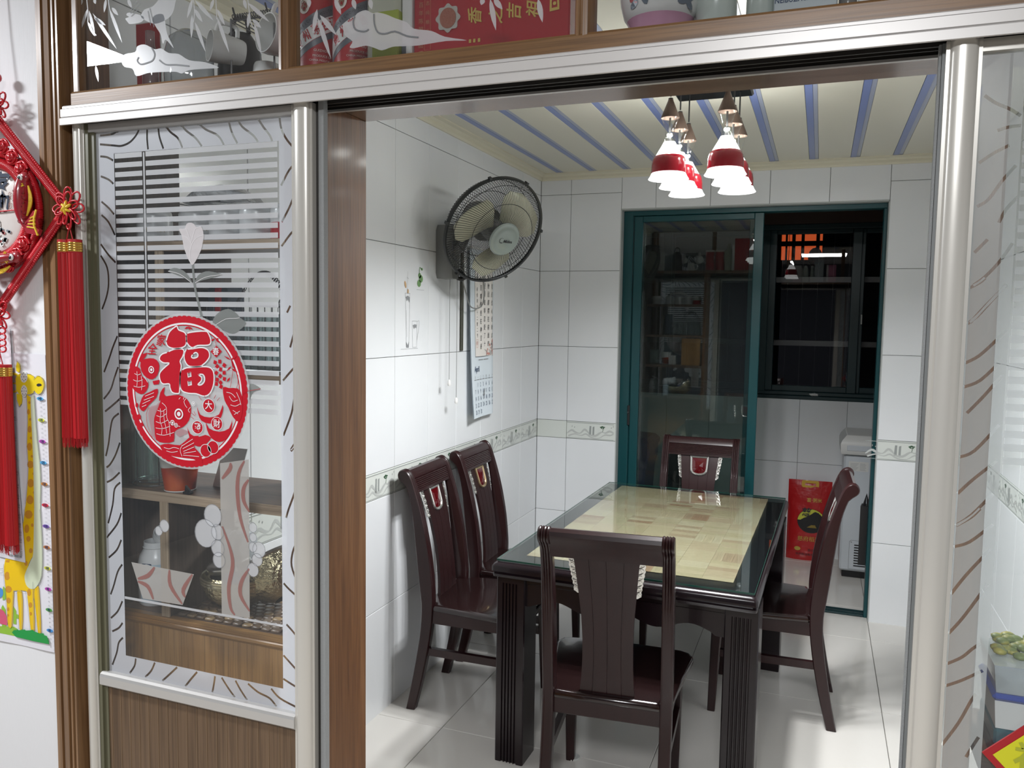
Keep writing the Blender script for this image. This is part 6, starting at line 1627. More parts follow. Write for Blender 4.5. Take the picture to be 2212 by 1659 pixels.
q1(MB().box(-1.530, -1.520, 1.355, 1.372, ZB1, 2.012).box(-1.520, -1.508, 1.360, 1.370, ZB1, 2.012), 'inner_fin', mat('olive_rubber', (0.12, 0.115, 0.07), 0.4))
q1(round_stile(-0.985, -0.937, 1.347, 1.376, ZB1, 2.012, 0.006), 'stile', ALUS, smooth=35)
q1(MB().box(-0.937, -0.928, 1.366, 1.376, ZB1, 2.012), 'shadow_gap', DARK)
q1(MB().box(-0.9275, -0.916, 1.360, 1.374, ZB1, 2.03), 'brush_seal', BRUSH)
q1(MB().box(-1.53, -0.985, 1.356, 1.372, 1.994, 2.012), 'top_rail', ALU)
q1(MB().prism([(1.376, 0.742), (1.352, 0.742), (1.348, 0.746), (1.348, 0.764), (1.350, 0.770), (1.356, 0.7735), (1.376, 0.7735)], 'x', -1.520, -0.985), 'mid_rail', ALU)
q1(MB().box(-1.520, -0.985, 1.352, 1.374, ZB1, 0.10), 'bottom_rail', ALU)
pl_ = q1(MB().box(-1.520, -0.985, 1.362, 1.370, 0.10, 0.742), 'lower_panel', LAMI)
lm = MB()
for k in range(19):
    x = -1.500 + 0.0275 * k
    lm.box(x, x + 0.0012, 1.3612, 1.3622, 0.10, 0.742)
lm.build('laminate_lines', LAMIL, pl_)
gx0, gx1, gz0, gz1 = -1.509, -0.984, 0.773, 1.995
pane = q1(MB().add([(gx0, 1.3665, gz0), (gx1, 1.3665, gz0), (gx1, 1.3665, gz1), (gx0, 1.3665, gz1)], [(0, 1, 2, 3)]), 'pane', thin_glass('etched_door_glass', (0.95, 0.97, 0.97), 1.4, 0.0, 0.028))  # haze imitates dust together with bright reflections on the pane
outer = [(gx0 + 0.0005, gz0 + 0.0005), (gx1 - 0.0005, gz0 + 0.0005), (gx1 - 0.0005, gz1 - 0.0005), (gx0 + 0.0005, gz1 - 0.0005)]
inner = [(-1.4575, 0.8175), (-1.4575, 1.947), (-1.0245, 1.947), (-1.0245, 0.8175)]
def clampin(p):
    x, z = p
    return (min(max(x, gx0 + 0.002), gx1 - 0.002), min(max(z, gz0 + 0.002), gz1 - 0.002))
sts = []
for s in T['strokes']:
    sp_ = [clampin(p) for p in smooth_pts(mm(s), 4)]
    sts.append([clampin(p) for p in stroke(sp_, 0.0046)])
fm = MB()
fm.fill([outer, inner] + sts, etch_fn(1.3660))
fm.build('frosted_border', FROST, pane)
bl = MB()
for k in range(28):
    z = 1.941 - 0.01997 * k
    bl.fill([[(-1.4555, z - 0.0054), (-1.3785, z - 0.0054), (-1.3785, z + 0.0054), (-1.4555, z + 0.0054)]], etch_fn(1.3660))
    bl.fill([[(-1.3685, z - 0.0054), (-1.0285, z - 0.0054), (-1.0285, z + 0.0054), (-1.3685, z + 0.0054)]], etch_fn(1.3660))
bl.fill([[(-1.3755, 1.40), (-1.3715, 1.40), (-1.3715, 1.945), (-1.3755, 1.945)]], etch_fn(1.3660))
bl.build('etched_blind', FROSTW, pane)
tu = MB()
tu.fill([smooth_pts(mm(T['tulip'][0]), 3, True)], etch_fn(1.3650))
tu.build('etched_tulip', TULIP, pane)
tl = MB()
for s in T['tulip_lines']: tl.fill([stroke(smooth_pts(mm(s), 3), 0.0009)], etch_fn(1.3645))
for s in T['leaf_lines']: tl.fill([stroke(smooth_pts(mm(s), 3), 0.0009)], etch_fn(1.3645))
tl.build('tulip_lines', WHITEL, pane)
tg = MB()
for p in T['leaf']: tg.fill([smooth_pts(mm(p), 3, True)], etch_fn(1.3651))
for s in T['stem']: tg.fill([stroke(smooth_pts(mm(s), 4), 0.0058)], etch_fn(1.3652))
tg.build('tulip_leaves', LEAFG, pane)
vb = MB()
vb.fill([mm(T['pillar'][0])], etch_fn(1.3656))
vb.fill([mm(T['bowl'][0])], etch_fn(1.3656))
vb.build('etched_vase', frost('etched_vase', (0.62, 0.60, 0.57), 0.14, 0.4), pane)
vr = MB()
for s in T['pillar_red'] + T['bowl_red']:
    pts = smooth_pts(mm(s), 4)
    n = len(pts)
    vr.fill([stroke(pts, [0.004 + 0.006 * sin(pi * i / (n - 1)) for i in range(n)])], etch_fn(1.3650))
vr.build('vase_swirls', ROSEW, pane)
li = MB(); li.fill([mm(T['line'][0])], etch_fn(1.3654)); li.build('etched_table_line', FROSTW, pane)
gpm, gpl = MB(), MB()
for i, (x, z, r) in enumerate(T['grape']):
    gpm.fill([circle(x / 1000, z / 1000, r / 1000, r / 1000 * 1.06, 20)], etch_fn(1.3658 - 0.00002 * i))
    gpl.fill([circle(x / 1000, z / 1000, r / 1000 + 0.0008, r / 1000 * 1.06 + 0.0008, 20), circle(x / 1000, z / 1000, r / 1000 - 0.0006, r / 1000 * 1.06 - 0.0006, 20)], etch_fn(1.3648))
gpm.build('etched_grapes', FROSTW, pane)
gpl.build('grape_outlines', frost('grape_line', (0.30, 0.31, 0.33), 0.4, 0.2), pane)

# the round paper-cut style sticker
fu = thing('window_sticker', 'round red lucky-character sticker with fish and gold ingots on the frosted door', 'sticker', (-1.267, 1.36, 1.433))
STR = mat('sticker_red', (0.52, 0.012, 0.025), 0.35)
STP = frost('sticker_film', (0.80, 0.78, 0.79), 0.28, 0.3, 0.08)
FC2 = (-1.2675, 1.4335); FRR = 0.1615
def sdisc(d): return lambda u, v: (u, 1.3632 - d, v)
fi = MB(); fi.fill([circle(*FC2, FRR + 0.006, n=60)], sdisc(0)); fi.build('clear_film', STP, fu)
rg_ = MB()
sc_ = []
for i in range(76):
    a = 2 * pi * i / 76
    for t in (-0.5, -0.2, 0.2):
        rr = FRR + 0.0022 * cos(t * pi)
        b = a + t * 2 * pi / 76
        sc_.append((FC2[0] + rr * cos(b), FC2[1] + rr * sin(b)))
rg_.fill([sc_, circle(*FC2, FRR * 0.918, n=90)], sdisc(0.0006))
rg_.fill([circle(*FC2, FRR * 0.892, n=90), circle(*FC2, FRR * 0.878, n=90)], sdisc(0.0006))
rg_.build('red_ring', STR, fu)
wl_ = MB(); wl_.fill([circle(*FC2, FRR * 0.918, n=90), circle(*FC2, FRR * 0.893, n=90)], sdisc(0.0005)); wl_.build('white_ring', WHITEL, fu)
big, halo = MB(), MB()
chp = [smooth_pts(mm(p), 3, True) if len(p) > 5 else mm(p) for p in T['fu_char']]
big.fill(chp, sdisc(0.0014))
for p in chp: halo.fill([stroke(p + p[:2], 0.0028)], sdisc(0.0017))
big.build('lucky_character', STR, fu)
halo.build('character_outline', WHITEL, fu)
rd = MB()
for i, p in enumerate(T['fu_red']):
    rd.fill([smooth_pts(mm(p), 2, True) if len(p) > 5 else mm(p)], sdisc(0.0010 + 0.00001 * i))
for x, z, r in T['fu_circ'][2:7]: rd.fill([circle(x / 1000, z / 1000, r / 1000, r / 1000 * 0.95, 20)], sdisc(0.0016))
for p in T['fu_diamond']: rd.fill([mm(p)], sdisc(0.0012))
rd.build('red_drawing', STR, fu)
pa = MB()
for p in T['fu_pale']: pa.fill([smooth_pts(mm(p), 2, True)], sdisc(0.0011))
pa.build('fins', frost('pale_pink_film', (0.62, 0.38, 0.40), 0.2, 0.3), fu)
wh = MB()
for s in T['fu_lines']: wh.fill([stroke(smooth_pts(mm(s), 3), 0.0011)], sdisc(0.0019))
for x, z, r in T['fu_circ'][:2] + T['fu_circ'][7:]:
    wh.fill([circle(x / 1000, z / 1000, r / 1000, n=18), circle(x / 1000, z / 1000, r / 1000 * 0.72, n=18), circle(x / 1000, z / 1000, r / 1000 * 0.42, n=14)], sdisc(0.0019))
for x, z, r in T['fu_circ'][2:7]:
    wh.fill([circle(x / 1000, z / 1000, r / 1000 + 0.0012, r / 1000 * 0.95 + 0.0012, 20), circle(x / 1000, z / 1000, r / 1000, r / 1000 * 0.95, 20)], sdisc(0.0019))
for (x, z), ch, s in zip(T['fu_text'][3:], '春大财發', (0.017, 0.020, 0.019, 0.020)):
    put_text(wh, {'财': '財'}.get(ch, ch), sdisc(0.0022), x / 1000, z / 1000, s, bold=0.01)
wh.build('white_lines', WHITEL, fu)
dl = MB()
for s in T['fu_dlines']: dl.fill([stroke(smooth_pts(mm(s), 2), 0.0009)], sdisc(0.0018))
for (x, z), ch in zip(T['fu_text'][1:3], '全家'): put_text(dl, ch, sdisc(0.0018), x / 1000, z / 1000, 0.026, shear=0.2, bold=0.015)
dl.build('thin_red_lines', STR, fu)

# ================================================================ right sliding door
d2 = struct_empty('door_2', (0.6, 1.36, 0), 'aluminium sliding door with etched frosted glass at the right edge')
def q2(mb, name, m, **k): return mb.build(name, m, d2, **k)
q2(round_stile(0.1535, 0.2005, 1.347, 1.376, ZB1, 2.012, 0.006), 'stile', ALUS, smooth=35)
q2(MB().box(0.1495, 0.1535, 1.362, 1.372, ZB1, 2.012), 'inner_fin', mat('grey_rubber', (0.16, 0.17, 0.17), 0.5))
q2(MB().box(0.1455, 0.1490, 1.366, 1.376, ZB1, 2.012), 'brush_seal', BRUSH)
q2(round_stile(0.98, 1.03, 1.347, 1.376, ZB1, 2.012, 0.006), 'stile', ALUS, smooth=35)
q2(MB().box(0.2005, 0.98, 1.356, 1.372, 1.994, 2.012), 'top_rail', ALUS)
q2(MB().box(0.2005, 0.98, 1.350, 1.376, 0.742, 0.7735, 0.004), 'mid_rail', ALU)
q2(MB().box(0.2005, 0.98, 1.352, 1.374, ZB1, 0.742), 'lower_panel', LAMI)
p2 = q2(MB().add([(0.2005, 1.3665, 0.773), (0.98, 1.3665, 0.773), (0.98, 1.3665, 1.995), (0.2005, 1.3665, 1.995)], [(0, 1, 2, 3)]), 'pane', thin_glass('right_door_glass', (0.93, 0.96, 0.95), 1.2, 0.0, 0.05))
o2 = [(0.2010, 0.7735), (0.9795, 0.7735), (0.9795, 1.9945), (0.2010, 1.9945)]
i2 = [(0.2575, 0.8175), (0.2575, 1.947), (0.9235, 1.947), (0.9235, 0.8175)]
st2 = []
for s in T['rstrokes']:
    pts = [(min(max(x, 0.2015), 0.262), z) for x, z in smooth_pts(mm(s), 4)]
    q_ = stroke(pts, 0.0046)
    st2.append([(min(max(x, 0.2015), 0.2570), min(max(z, 0.776), 1.992)) for x, z in q_])
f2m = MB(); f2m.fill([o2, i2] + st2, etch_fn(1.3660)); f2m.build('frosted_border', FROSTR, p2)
b2 = MB()
for k in range(28):
    z = 1.941 - 0.01997 * k
    b2.fill([[(0.2600, z - 0.0054), (0.590, z - 0.0054), (0.590, z + 0.0054), (0.2600, z + 0.0054)]], etch_fn(1.3660))
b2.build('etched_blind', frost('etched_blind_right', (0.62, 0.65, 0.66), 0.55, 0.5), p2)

# ================================================================ shelf unit behind the left door
SY0, SY1 = 1.455, 1.687
su = thing('shelf_unit', 'rough brown wooden shelf unit standing behind the left sliding door', 'shelf unit', (-1.31, 1.57, 0))
MB().box(-1.601, -1.578, SY0, SY1, 0.0, 2.057).build('end_panel', BOARDZ, su)
for name, z0, z1 in (('shelf', 1.1590, 1.1820), ('shelf', 1.4500, 1.4710), ('shelf', 1.7430, 1.7650)):
    o = MB().box(-1.578, -1.0425, SY0 + 0.002, SY1, z0, z1).build(name, BOARD, su)
    MB().box(-1.578, -1.0425, SY0, SY0 + 0.0021, z0, z1).build('raw_edge', PLY, o)
MB().box(-1.578, -1.0425, SY0 + 0.012, SY1, 0.862, 0.882).build('deck', BOARD, su)
for z0, z1 in ((0.8825, 1.1588), (1.4712, 1.7428)):
    o = MB().box(-1.4365, -1.4145, SY0 + 0.004, SY1, z0, z1).build('divider', BOARDZ, su)
    MB().box(-1.437, -1.414, SY0, SY0 + 0.0041, z0, z1).build('raw_edge', PLYZ, o)
fr = MB().box(-1.578, -1.0425, SY0, SY0 + 0.012, 0.10, 0.858).build('drawer_front', OAK, su)
MB().prism([(SY0 + 0.012, 0.856), (SY0 - 0.002, 0.856), (SY0 - 0.004, 0.861), (SY0 - 0.004, 0.867), (SY0 - 0.001, 0.870), (SY0 - 0.004, 0.873), (SY0 - 0.003, 0.8815), (SY0 + 0.012, 0.8825)], 'x', -1.578, -1.0425).build('moulded_rail', OAKX, su)

# ---- things on the shelves
SHZ = 1.7655
CUPW = mat('cup_white', (0.66, 0.67, 0.68), 0.25)
CUPR = mat('cup_red', (0.45, 0.02, 0.03), 0.25)
def topcup(x, label, red, gold):
    t = thing('coffee_mug', label, 'mug', (x, 1.535, SHZ), 0, 'mugs standing upside down on the top shelf')
    r = 0.041
    b = MB().lathe([(r - 0.002, 0), (r, 0.001), (r, 0.040)] if red else [(r - 0.002, 0), (r, 0.001), (r, 0.02), (r, 0.040)], x, 1.535, SHZ, 30)
    b.build('lower_wall', CUPR if red else CUPW, t, smooth=50)
    MB().lathe([(r, 0.040), (r, 0.066), (r * 0.93, 0.078), (r * 0.75, 0.082), (r * 0.70, 0.080), (0.001, 0.080)], x, 1.535, SHZ, 30).build('upper_wall', CUPW, t, smooth=50)
    MB().tube(smooth_pts([(x + r * 0.95, 1.545, SHZ + 0.06), (x + r * 1.2, 1.58, SHZ + 0.055), (x + r * 1.2, 1.585, SHZ + 0.025), (x + r * 0.9, 1.552, SHZ + 0.018)], 4), 0.004, 7).build('ear', CUPW, t, smooth=60)
    if gold:
        g = MB()
        a0 = math.atan2(-1.535, -x)
        put_text(g, 'NESCAFÉ', lambda u, v: (x + (r + 0.0006) * cos(a0 + u / r), 1.535 + (r + 0.0006) * sin(a0 + u / r), SHZ + v), 0.0, 0.033, 0.013, 0.85, pi)
        g.build('gold_lettering', mat('pale_gold_print_%d' % int(-x * 1000), (0.40, 0.33, 0.16), 0.4), t)
topcup(-1.513, 'white gold-lettered mug at the left end of the top shelf', False, True)
topcup(-1.385, 'white gold-lettered mug left of the etched tulip, on the top shelf', False, True)
topcup(-1.297, 'plain white mug right behind the etched tulip bloom', False, False)
topcup(-1.210, 'plain white mug between the tulip and the red mugs', False, False)
topcup(-1.125, 'white mug with a red lower half on the top shelf', True, False)
FOIL = mat('crumpled_plastic', (0.62, 0.64, 0.66), 0.12, bump=(24, 1.0, 0.02), coat=0.5)
bgp = thing('plastic_pack', 'crumpled clear plastic pack lying on top of the white mugs', 'pack', (-1.31, 1.535, SHZ + 0.085))
rgp = random.Random(21)
pm_ = []
for i in range(13):
    s = i / 12
    hh = 0.022 * sin(pi * min(1, max(0.06, s))) ** 0.6
    ring = []
    for k in range(10):
        a = 2 * pi * k / 10
        ring.append((lerp(-1.40, -1.215, s) + 0.006 * rgp.uniform(-1, 1), 1.535 + 0.052 * cos(a) * (0.6 + 0.4 * sin(pi * s)), SHZ + 0.088 + hh * (1 + sin(a)) + 0.004 * rgp.random()))
    pm_.append(ring)
MB().loft(pm_).build('wrap', FOIL, bgp, smooth=20)
MB().box(-1.37, -1.29, 1.495, 1.505, SHZ + 0.091, SHZ + 0.102).build('dark_strip', BLACK, bgp)

# tumblers upside down in a wire basket on the middle shelf
MZ = 1.4715
TGL = thin_glass('tumbler_glass', (0.86, 0.90, 0.90), 2.2, 0.02, 0.05)
TGLG = thin_glass('green_tumbler_glass', (0.80, 0.90, 0.86), 2.0, 0.02, 0.06)
wb_ = thing('glass_basket', 'chromed wire basket with spring handles on the middle shelf', 'basket', (-1.17, 1.57, MZ))
CHR = mat('chrome_wire', (0.30, 0.31, 0.32), 0.22, 0.9)
bm = MB()
bx = (-1.335, -1.075); byy = (1.485, 1.665)
for z in (0.004, 0.06, 0.150):
    bm.tube([(bx[0], byy[0], MZ + z), (bx[1], byy[0], MZ + z), (bx[1], byy[1], MZ + z), (bx[0], byy[1], MZ + z)], 0.0022 if z != 0.06 else 0.0014, 6, True)
for k in range(14):
    x = lerp(bx[0], bx[1], k / 13)
    for y in byy: bm.tube([(x, y, MZ + 0.004), (x, y, MZ + 0.150)], 0.0011, 5)
for k in range(9):
    x = lerp(bx[0], bx[1], k / 8)
    bm.tube([(x, byy[0], MZ + 0.004), (x, byy[1], MZ + 0.004)], 0.0012, 5)
bm.build('wire_body', CHR, wb_)
def spring_arc(x0, x1, y, h):
    pts = []
    for i in range(260):
        s = i / 259
        a = pi * s
        cxx = lerp(x0, x1, s); cz = MZ + 0.150 + h * sin(a)
        b = i * 0.9
        pts.append((cxx + 0.004 * cos(b) * sin(a), y + 0.004 * sin(b), cz + 0.004 * cos(b) * abs(cos(a)) + 0.002 * cos(b)))
    return MB().tube(pts, 0.0012, 4)
spring_arc(-1.245, -1.095, 1.50, 0.075).build('spring_handle', CHR, wb_)
spring_arc(-1.245, -1.095, 1.65, 0.075).build('spring_handle', CHR, wb_)
def tumbler(x, y, z, h, r, label, group, m):
    t = thing('glass_tumbler', label, 'glass', (x, y, z), 0, group)
    MB().lathe([(r, 0.0), (r * 0.93, h * 0.5), (r * 0.86, h * 0.94), (r * 0.80, h), (0.001, h)], x, y, z, 22, False).lathe([(r * 0.80, h - 0.008), (0.001, h - 0.009)], x, y, z, 16, False).build('wall', m, t, smooth=60)
    MB().lathe([(r + 0.0004, 0), (r + 0.0008, 0.001), (r - 0.001, 0.0016)], x, y, z, 22, False).build('rim', TGL, t, smooth=60)
k = 0
for y in (1.520, 1.575, 1.630):
    for x in (-1.310, -1.258, -1.206, -1.154, -1.102):
        nm = ['front', 'middle', 'back'][[1.520, 1.575, 1.630].index(y)]
        pos = ['first', 'second', 'third', 'fourth', 'fifth'][[-1.310, -1.258, -1.206, -1.154, -1.102].index(x)]
        tumbler(x, y, MZ + 0.0065, 0.125, 0.0245, 'upturned clear tumbler, %s from the left in the basket, %s row' % (pos, nm), 'tumblers in the wire basket', TGL)
sh_ = thing('spoon', 'small steel spoon lying on the middle shelf edge under the basket', 'spoon', (-1.20, 1.47, MZ))
MB().tube([(-1.235, 1.466, MZ + 0.003), (-1.19, 1.468, MZ + 0.0035), (-1.175, 1.468, MZ + 0.003)], [0.0015, 0.002, 0.0015], 6).ball((-1.166, 1.468, MZ + 0.0032), 0.009, 12, 6, (1.2, 0.9, 0.3)).build('steel', CHR, sh_, smooth=60)
kb = thing('folded_cloth', 'dark folded cloth with a red stripe on the middle shelf behind the tulip stem', 'cloth', (-1.36, 1.60, MZ))
MB().box(-1.405, -1.345, 1.58, 1.66, MZ, MZ + 0.20, 0.01).build('fold', mat('slate_cloth', (0.06, 0.07, 0.09), 0.9), kb)
MB().box(-1.3755, -1.355, 1.576, 1.60, MZ + 0.01, MZ + 0.195, 0.004).build('red_stripe', CUPR, kb)

# third shelf: glass rack, noodle cup, card, mug
LZ = 1.1825
rk = thing('tumbler_stand', 'round chromed wire stand holding tall green tumblers', 'stand', (-1.528, 1.53, LZ))
rm = MB()
for z, r in ((0.003, 0.058), (0.010, 0.050)):
    rm.tube([(-1.520 + r * cos(2 * pi * i / 40), 1.535 + r * sin(2 * pi * i / 40), LZ + z) for i in range(40)], 0.0017, 6, True)
for a in (0.3, 1.35, 2.4, 3.45, 4.5, 5.55): rm.tube([(-1.520 + 0.054 * cos(a), 1.535 + 0.054 * sin(a), LZ + 0.003), (-1.520 + 0.052 * cos(a), 1.535 + 0.052 * sin(a), LZ + 0.17)], 0.0013, 5)
rm.build('wires', CHR, rk)
for i, (dx, dy, pos) in enumerate(((0.022, -0.024, 'front right'), (-0.026, -0.018, 'front left'), (0.020, 0.026, 'back right'), (-0.024, 0.028, 'back left'))):
    tumbler(-1.520 + dx, 1.535 + dy, LZ + 0.011, 0.135, 0.0215, 'tall greenish tumbler upside down in the round stand, %s' % pos, 'tumblers in the round stand', TGLG)
nc_ = thing('noodle_cup', 'white paper cup with an orange-red lower half under the round sticker', 'cup', (-1.412, 1.495, LZ))
def cupwall(z0, z1, mat_, name, lift=0):
    b = MB()
    n = 36
    vs = []
    for zt in (0, 1):
        for i in range(n):
            a = 2 * pi * i / n
            zz = z0 if zt == 0 else z1
            if name == 'red_half' and zt == 1: zz = z1 + 0.006 * sin(a + 0.9)
            if name == 'white_half' and zt == 0: zz = z0 + 0.006 * sin(a + 0.9)
            r = lerp(0.0345, 0.0505, zz / 0.115) + lift
            vs.append((-1.412 + r * cos(a), 1.495 + r * sin(a), LZ + zz))
    b.add(vs, [(i, (i + 1) % n, n + (i + 1) % n, n + i) for i in range(n)])
    b.add([(vs[i][0], vs[i][1], vs[i][2]) for i in range(n)] if z0 == 0 else [], [tuple(range(n))] if z0 == 0 else [])
    return b.build(name, mat_, nc_, smooth=60)
cupwall(0.0, 0.062, mat('orange_red_print', (0.42, 0.045, 0.018), 0.3, var=((0.50, 0.10, 0.02), 14, (1, 1, 1), 0.4, 0.7)), 'red_half')
cupwall(0.062, 0.112, PORC, 'white_half')
MB().lathe([(0.0505, 0.110), (0.0525, 0.113), (0.0505, 0.116), (0.048, 0.113)], -1.412, 1.495, LZ, 36, False).build('rim', PORC, nc_, smooth=60)
MB().lathe([(0.0355, 0.0), (0.0362, 0.002), (0.0352, 0.003)], -1.412, 1.495, LZ, 36, False).build('foot_ring', PORC, nc_)
wc = thing('white_card', 'plain white card leaning behind the noodle cup', 'card', (-1.33, 1.60, LZ))
MB().loft([[(-1.372, y, z), (-1.300, y, z), (-1.300, y + 0.002, z), (-1.372, y + 0.002, z)] for y, z in ((1.56, LZ), (1.60, LZ + 0.09))]).build('sheet', WHITEP, wc)
bo = thing('cutting_board', 'brown wooden board standing on edge at the back of the third shelf', 'board', (-1.15, 1.665, LZ))
MB().box(-1.237, -1.060, 1.655, 1.672, LZ, LZ + 0.258, 0.003).build('board', OAK, bo)
dm = thing('black_clip', 'small black plastic clip beside the noodle cup', 'clip', (-1.362, 1.462, LZ))
MB().box(-1.372, -1.350, 1.458, 1.472, LZ, LZ + 0.006, 0.002).prism([(-1.368, LZ + 0.006), (-1.352, LZ + 0.006), (-1.366, LZ + 0.02)], 'y', 1.462, 1.468).build('jaws', BLACK, dm)
wm = thing('tall_white_mug', 'tall white mug at the right end of the shelf by the door stile', 'mug', (-1.077, 1.50, LZ))
MB().lathe([(0.028, 0.0), (0.030, 0.003), (0.033, 0.125), (0.031, 0.125), (0.028, 0.01), (0.001, 0.008)], -1.077, 1.495, LZ, 30).build('body', PORC, wm, smooth=50)
MB().tube(smooth_pts([(-1.108, 1.50, LZ + 0.10), (-1.128, 1.52, LZ + 0.10), (-1.128, 1.52, LZ + 0.04), (-1.106, 1.50, LZ + 0.03)], 4), 0.0045, 7).build('ear', PORC, wm, smooth=60)

# bottom compartment: cream jar, plastic roll, gold bowls, wooden bead mat
BZ = 0.8825
cj = thing('cream_jar', 'open white plastic cream jar with a pale blue label', 'jar', (-1.522, 1.53, BZ))
MB().lathe([(0.040, 0.0), (0.044, 0.004), (0.044, 0.105), (0.040, 0.122), (0.031, 0.138), (0.030, 0.155), (0.028, 0.155), (0.028, 0.14), (0.035, 0.12), (0.001, 0.05)], -1.522, 1.53, BZ, 36).build('body', CUPW, cj, smooth=45)
MB().lathe([(0.0315, 0.140), (0.033, 0.142), (0.0315, 0.144)], -1.522, 1.53, BZ, 30, False).build('neck_ring', CUPW, cj, smooth=45)
MB().lathe([(0.026, 0.0), (0.034, 0.002), (0.034, 0.016), (0.032, 0.016), (0.030, 0.004), (0.001, 0.003)], 0, 0, 0, 30).xf(Matrix.Translation((-1.508, 1.548, BZ + 0.158)) @ Matrix.Rotation(rad(28), 4, 'Y') @ Matrix.Rotation(rad(10), 4, 'X')).build('open_lid', CUPW, cj, smooth=45)
def jf(d):
    a0 = math.atan2(-1.53, 1.522)
    return lambda u, v: (-1.522 + (0.044 + d) * cos(a0 + u / 0.044), 1.53 + (0.044 + d) * sin(a0 + u / 0.044), BZ + v)
jl = MB()
vs = []
for i in range(15):
    u = lerp(-0.045, 0.045, i / 14)
    vs += [jf(0.0005)(u, 0.010), jf(0.0005)(u, 0.105)]
jl.add(vs, [(2 * i, 2 * i + 2, 2 * i + 3, 2 * i + 1) for i in range(14)])
jl.build('label', mat('pale_blue_label', (0.44, 0.55, 0.63), 0.4), cj, smooth=60)
jt = MB()
put_text(jt, 'Nail Cream', jf(0.0012), -0.005, 0.088, 0.016, bold=0.02)
jt.fill([[(-0.040, 0.100), (-0.012, 0.100), (-0.014, 0.108), (-0.038, 0.108)]], jf(0.0012))
jt.fill([stroke([(-0.045, 0.014), (0.045, 0.014)], 0.005)], jf(0.0012))
jt.build('label_print', INKB, cj)
ro = thing('plastic_roll', 'roll of white plastic bags lying between the divider and the gold bowl', 'roll', (-1.39, 1.60, BZ))
rgp = random.Random(31)
rings = []
for i in range(15):
    s = i / 14
    c = V((lerp(-1.462 + 0.055, -1.30, s), lerp(1.64, 1.60, s), BZ + 0.135 + 0.012 * s))
    rr = 0.030 + 0.005 * rgp.uniform(-1, 1) + 0.004 * s
    rings.append([(c.x + 0.004 * rgp.uniform(-1, 1), c.y + rr * cos(2 * pi * k / 14), c.z + rr * (1 + 0.06 * rgp.uniform(-1, 1)) * sin(2 * pi * k / 14)) for k in range(14)])
MB().loft(rings).build('sleeve', mat('white_film', (0.62, 0.66, 0.68), 0.35, bump=(18, 0.6, 0.01)), ro, smooth=40)
MB().box(-1.41, -1.36, 1.60, 1.66, BZ, BZ + 0.108, 0.008).build('inner_box', mat('pale_blue_box', (0.42, 0.52, 0.58), 0.5), ro)
GOLDB = mat('embossed_gold', (0.50, 0.44, 0.28), 0.24, 0.9, bump=(90, 0.9, 0.006))
GOLDP = mat('plain_gold_rim', (0.62, 0.56, 0.38), 0.18, 0.9)
gbw = thing('gold_bowl', 'embossed gold metal bowl on the wooden bead mat', 'bowl', (-1.30, 1.565, BZ))
gcx, gcy, gz = -1.300, 1.565, BZ + 0.007
MB().lathe([(0.030, 0.0), (0.033, 0.003), (0.034, 0.008), (0.055, 0.018), (0.075, 0.036), (0.086, 0.058), (0.088, 0.070), (0.0865, 0.070), (0.070, 0.036), (0.03, 0.012), (0.001, 0.011)], gcx, gcy, gz, 40).build('body', GOLDB, gbw, smooth=40)
MB().lathe([(0.087, 0.068), (0.0905, 0.070), (0.0895, 0.073), (0.0905, 0.076), (0.0895, 0.079), (0.0905, 0.083), (0.088, 0.085), (0.085, 0.083), (0.0855, 0.070)], gcx, gcy, gz, 44, False).build('ribbed_rim', GOLDP, gbw, smooth=30)
gb2 = thing('tilted_gold_bowl', 'second gold bowl with a black inside, tilted up behind the first', 'bowl', (-1.235, 1.60, BZ))
TB = Matrix.Translation((-1.212, 1.598, BZ + 0.078)) @ Matrix.Rotation(rad(-38), 4, 'Y') @ Matrix.Rotation(rad(-8), 4, 'X')
MB().lathe([(0.028, -0.05), (0.055, -0.036), (0.072, -0.010), (0.080, 0.025), (0.079, 0.045)], 0, 0, 0, 40, False).xf(TB).build('body', GOLDB, gb2, smooth=40)
MB().lathe([(0.079, 0.043), (0.083, 0.046), (0.082, 0.052), (0.078, 0.050)], 0, 0, 0, 40, False).xf(TB).build('rim', SILVER, gb2, smooth=40)
MB().lathe([(0.078, 0.046), (0.070, -0.006), (0.04, -0.036), (0.001, -0.044)], 0, 0, 0, 40, False).xf(TB).build('inside', BLACK, gb2, smooth=40)
ld = thing('silver_lid', 'round silver lid lying across the gold bowl', 'lid', (-1.335, 1.56, BZ + 0.1))
TL = Matrix.Translation((-1.325, 1.560, BZ + 0.106)) @ Matrix.Rotation(rad(-6), 4, 'Y') @ Matrix.Rotation(rad(8), 4, 'X')
MB().lathe([(0.048, -0.004), (0.052, -0.002), (0.052, 0.010), (0.048, 0.013), (0.040, 0.014), (0.001, 0.015)], 0, 0, 0, 40).xf(TL).build('cap', mat('bright_steel', (0.62, 0.62, 0.60), 0.18, 0.95), ld, smooth=30)
MB().lathe([(0.048, -0.016), (0.046, -0.003)], 0, 0, 0, 36, True).xf(TL).build('dark_base', BLACK, ld)
pb = thing('purple_box', 'small purple patterned box inside the gold bowl', 'box', (-1.27, 1.53, BZ + 0.06))
MB().box(-0.032, 0.032, -0.022, 0.022, -0.018, 0.018, 0.002).xf(Matrix.Translation((-1.268, 1.530, BZ + 0.083)) @ Matrix.Rotation(rad(-8), 4, 'Z') @ Matrix.Rotation(rad(6), 4, 'Y')).build('card', mat('purple_card', (0.14, 0.15, 0.34), 0.5), pb)
bmt = thing('bead_mat', 'mat of oval wooden beads under the gold bowls', 'mat', (-1.22, 1.57, BZ))
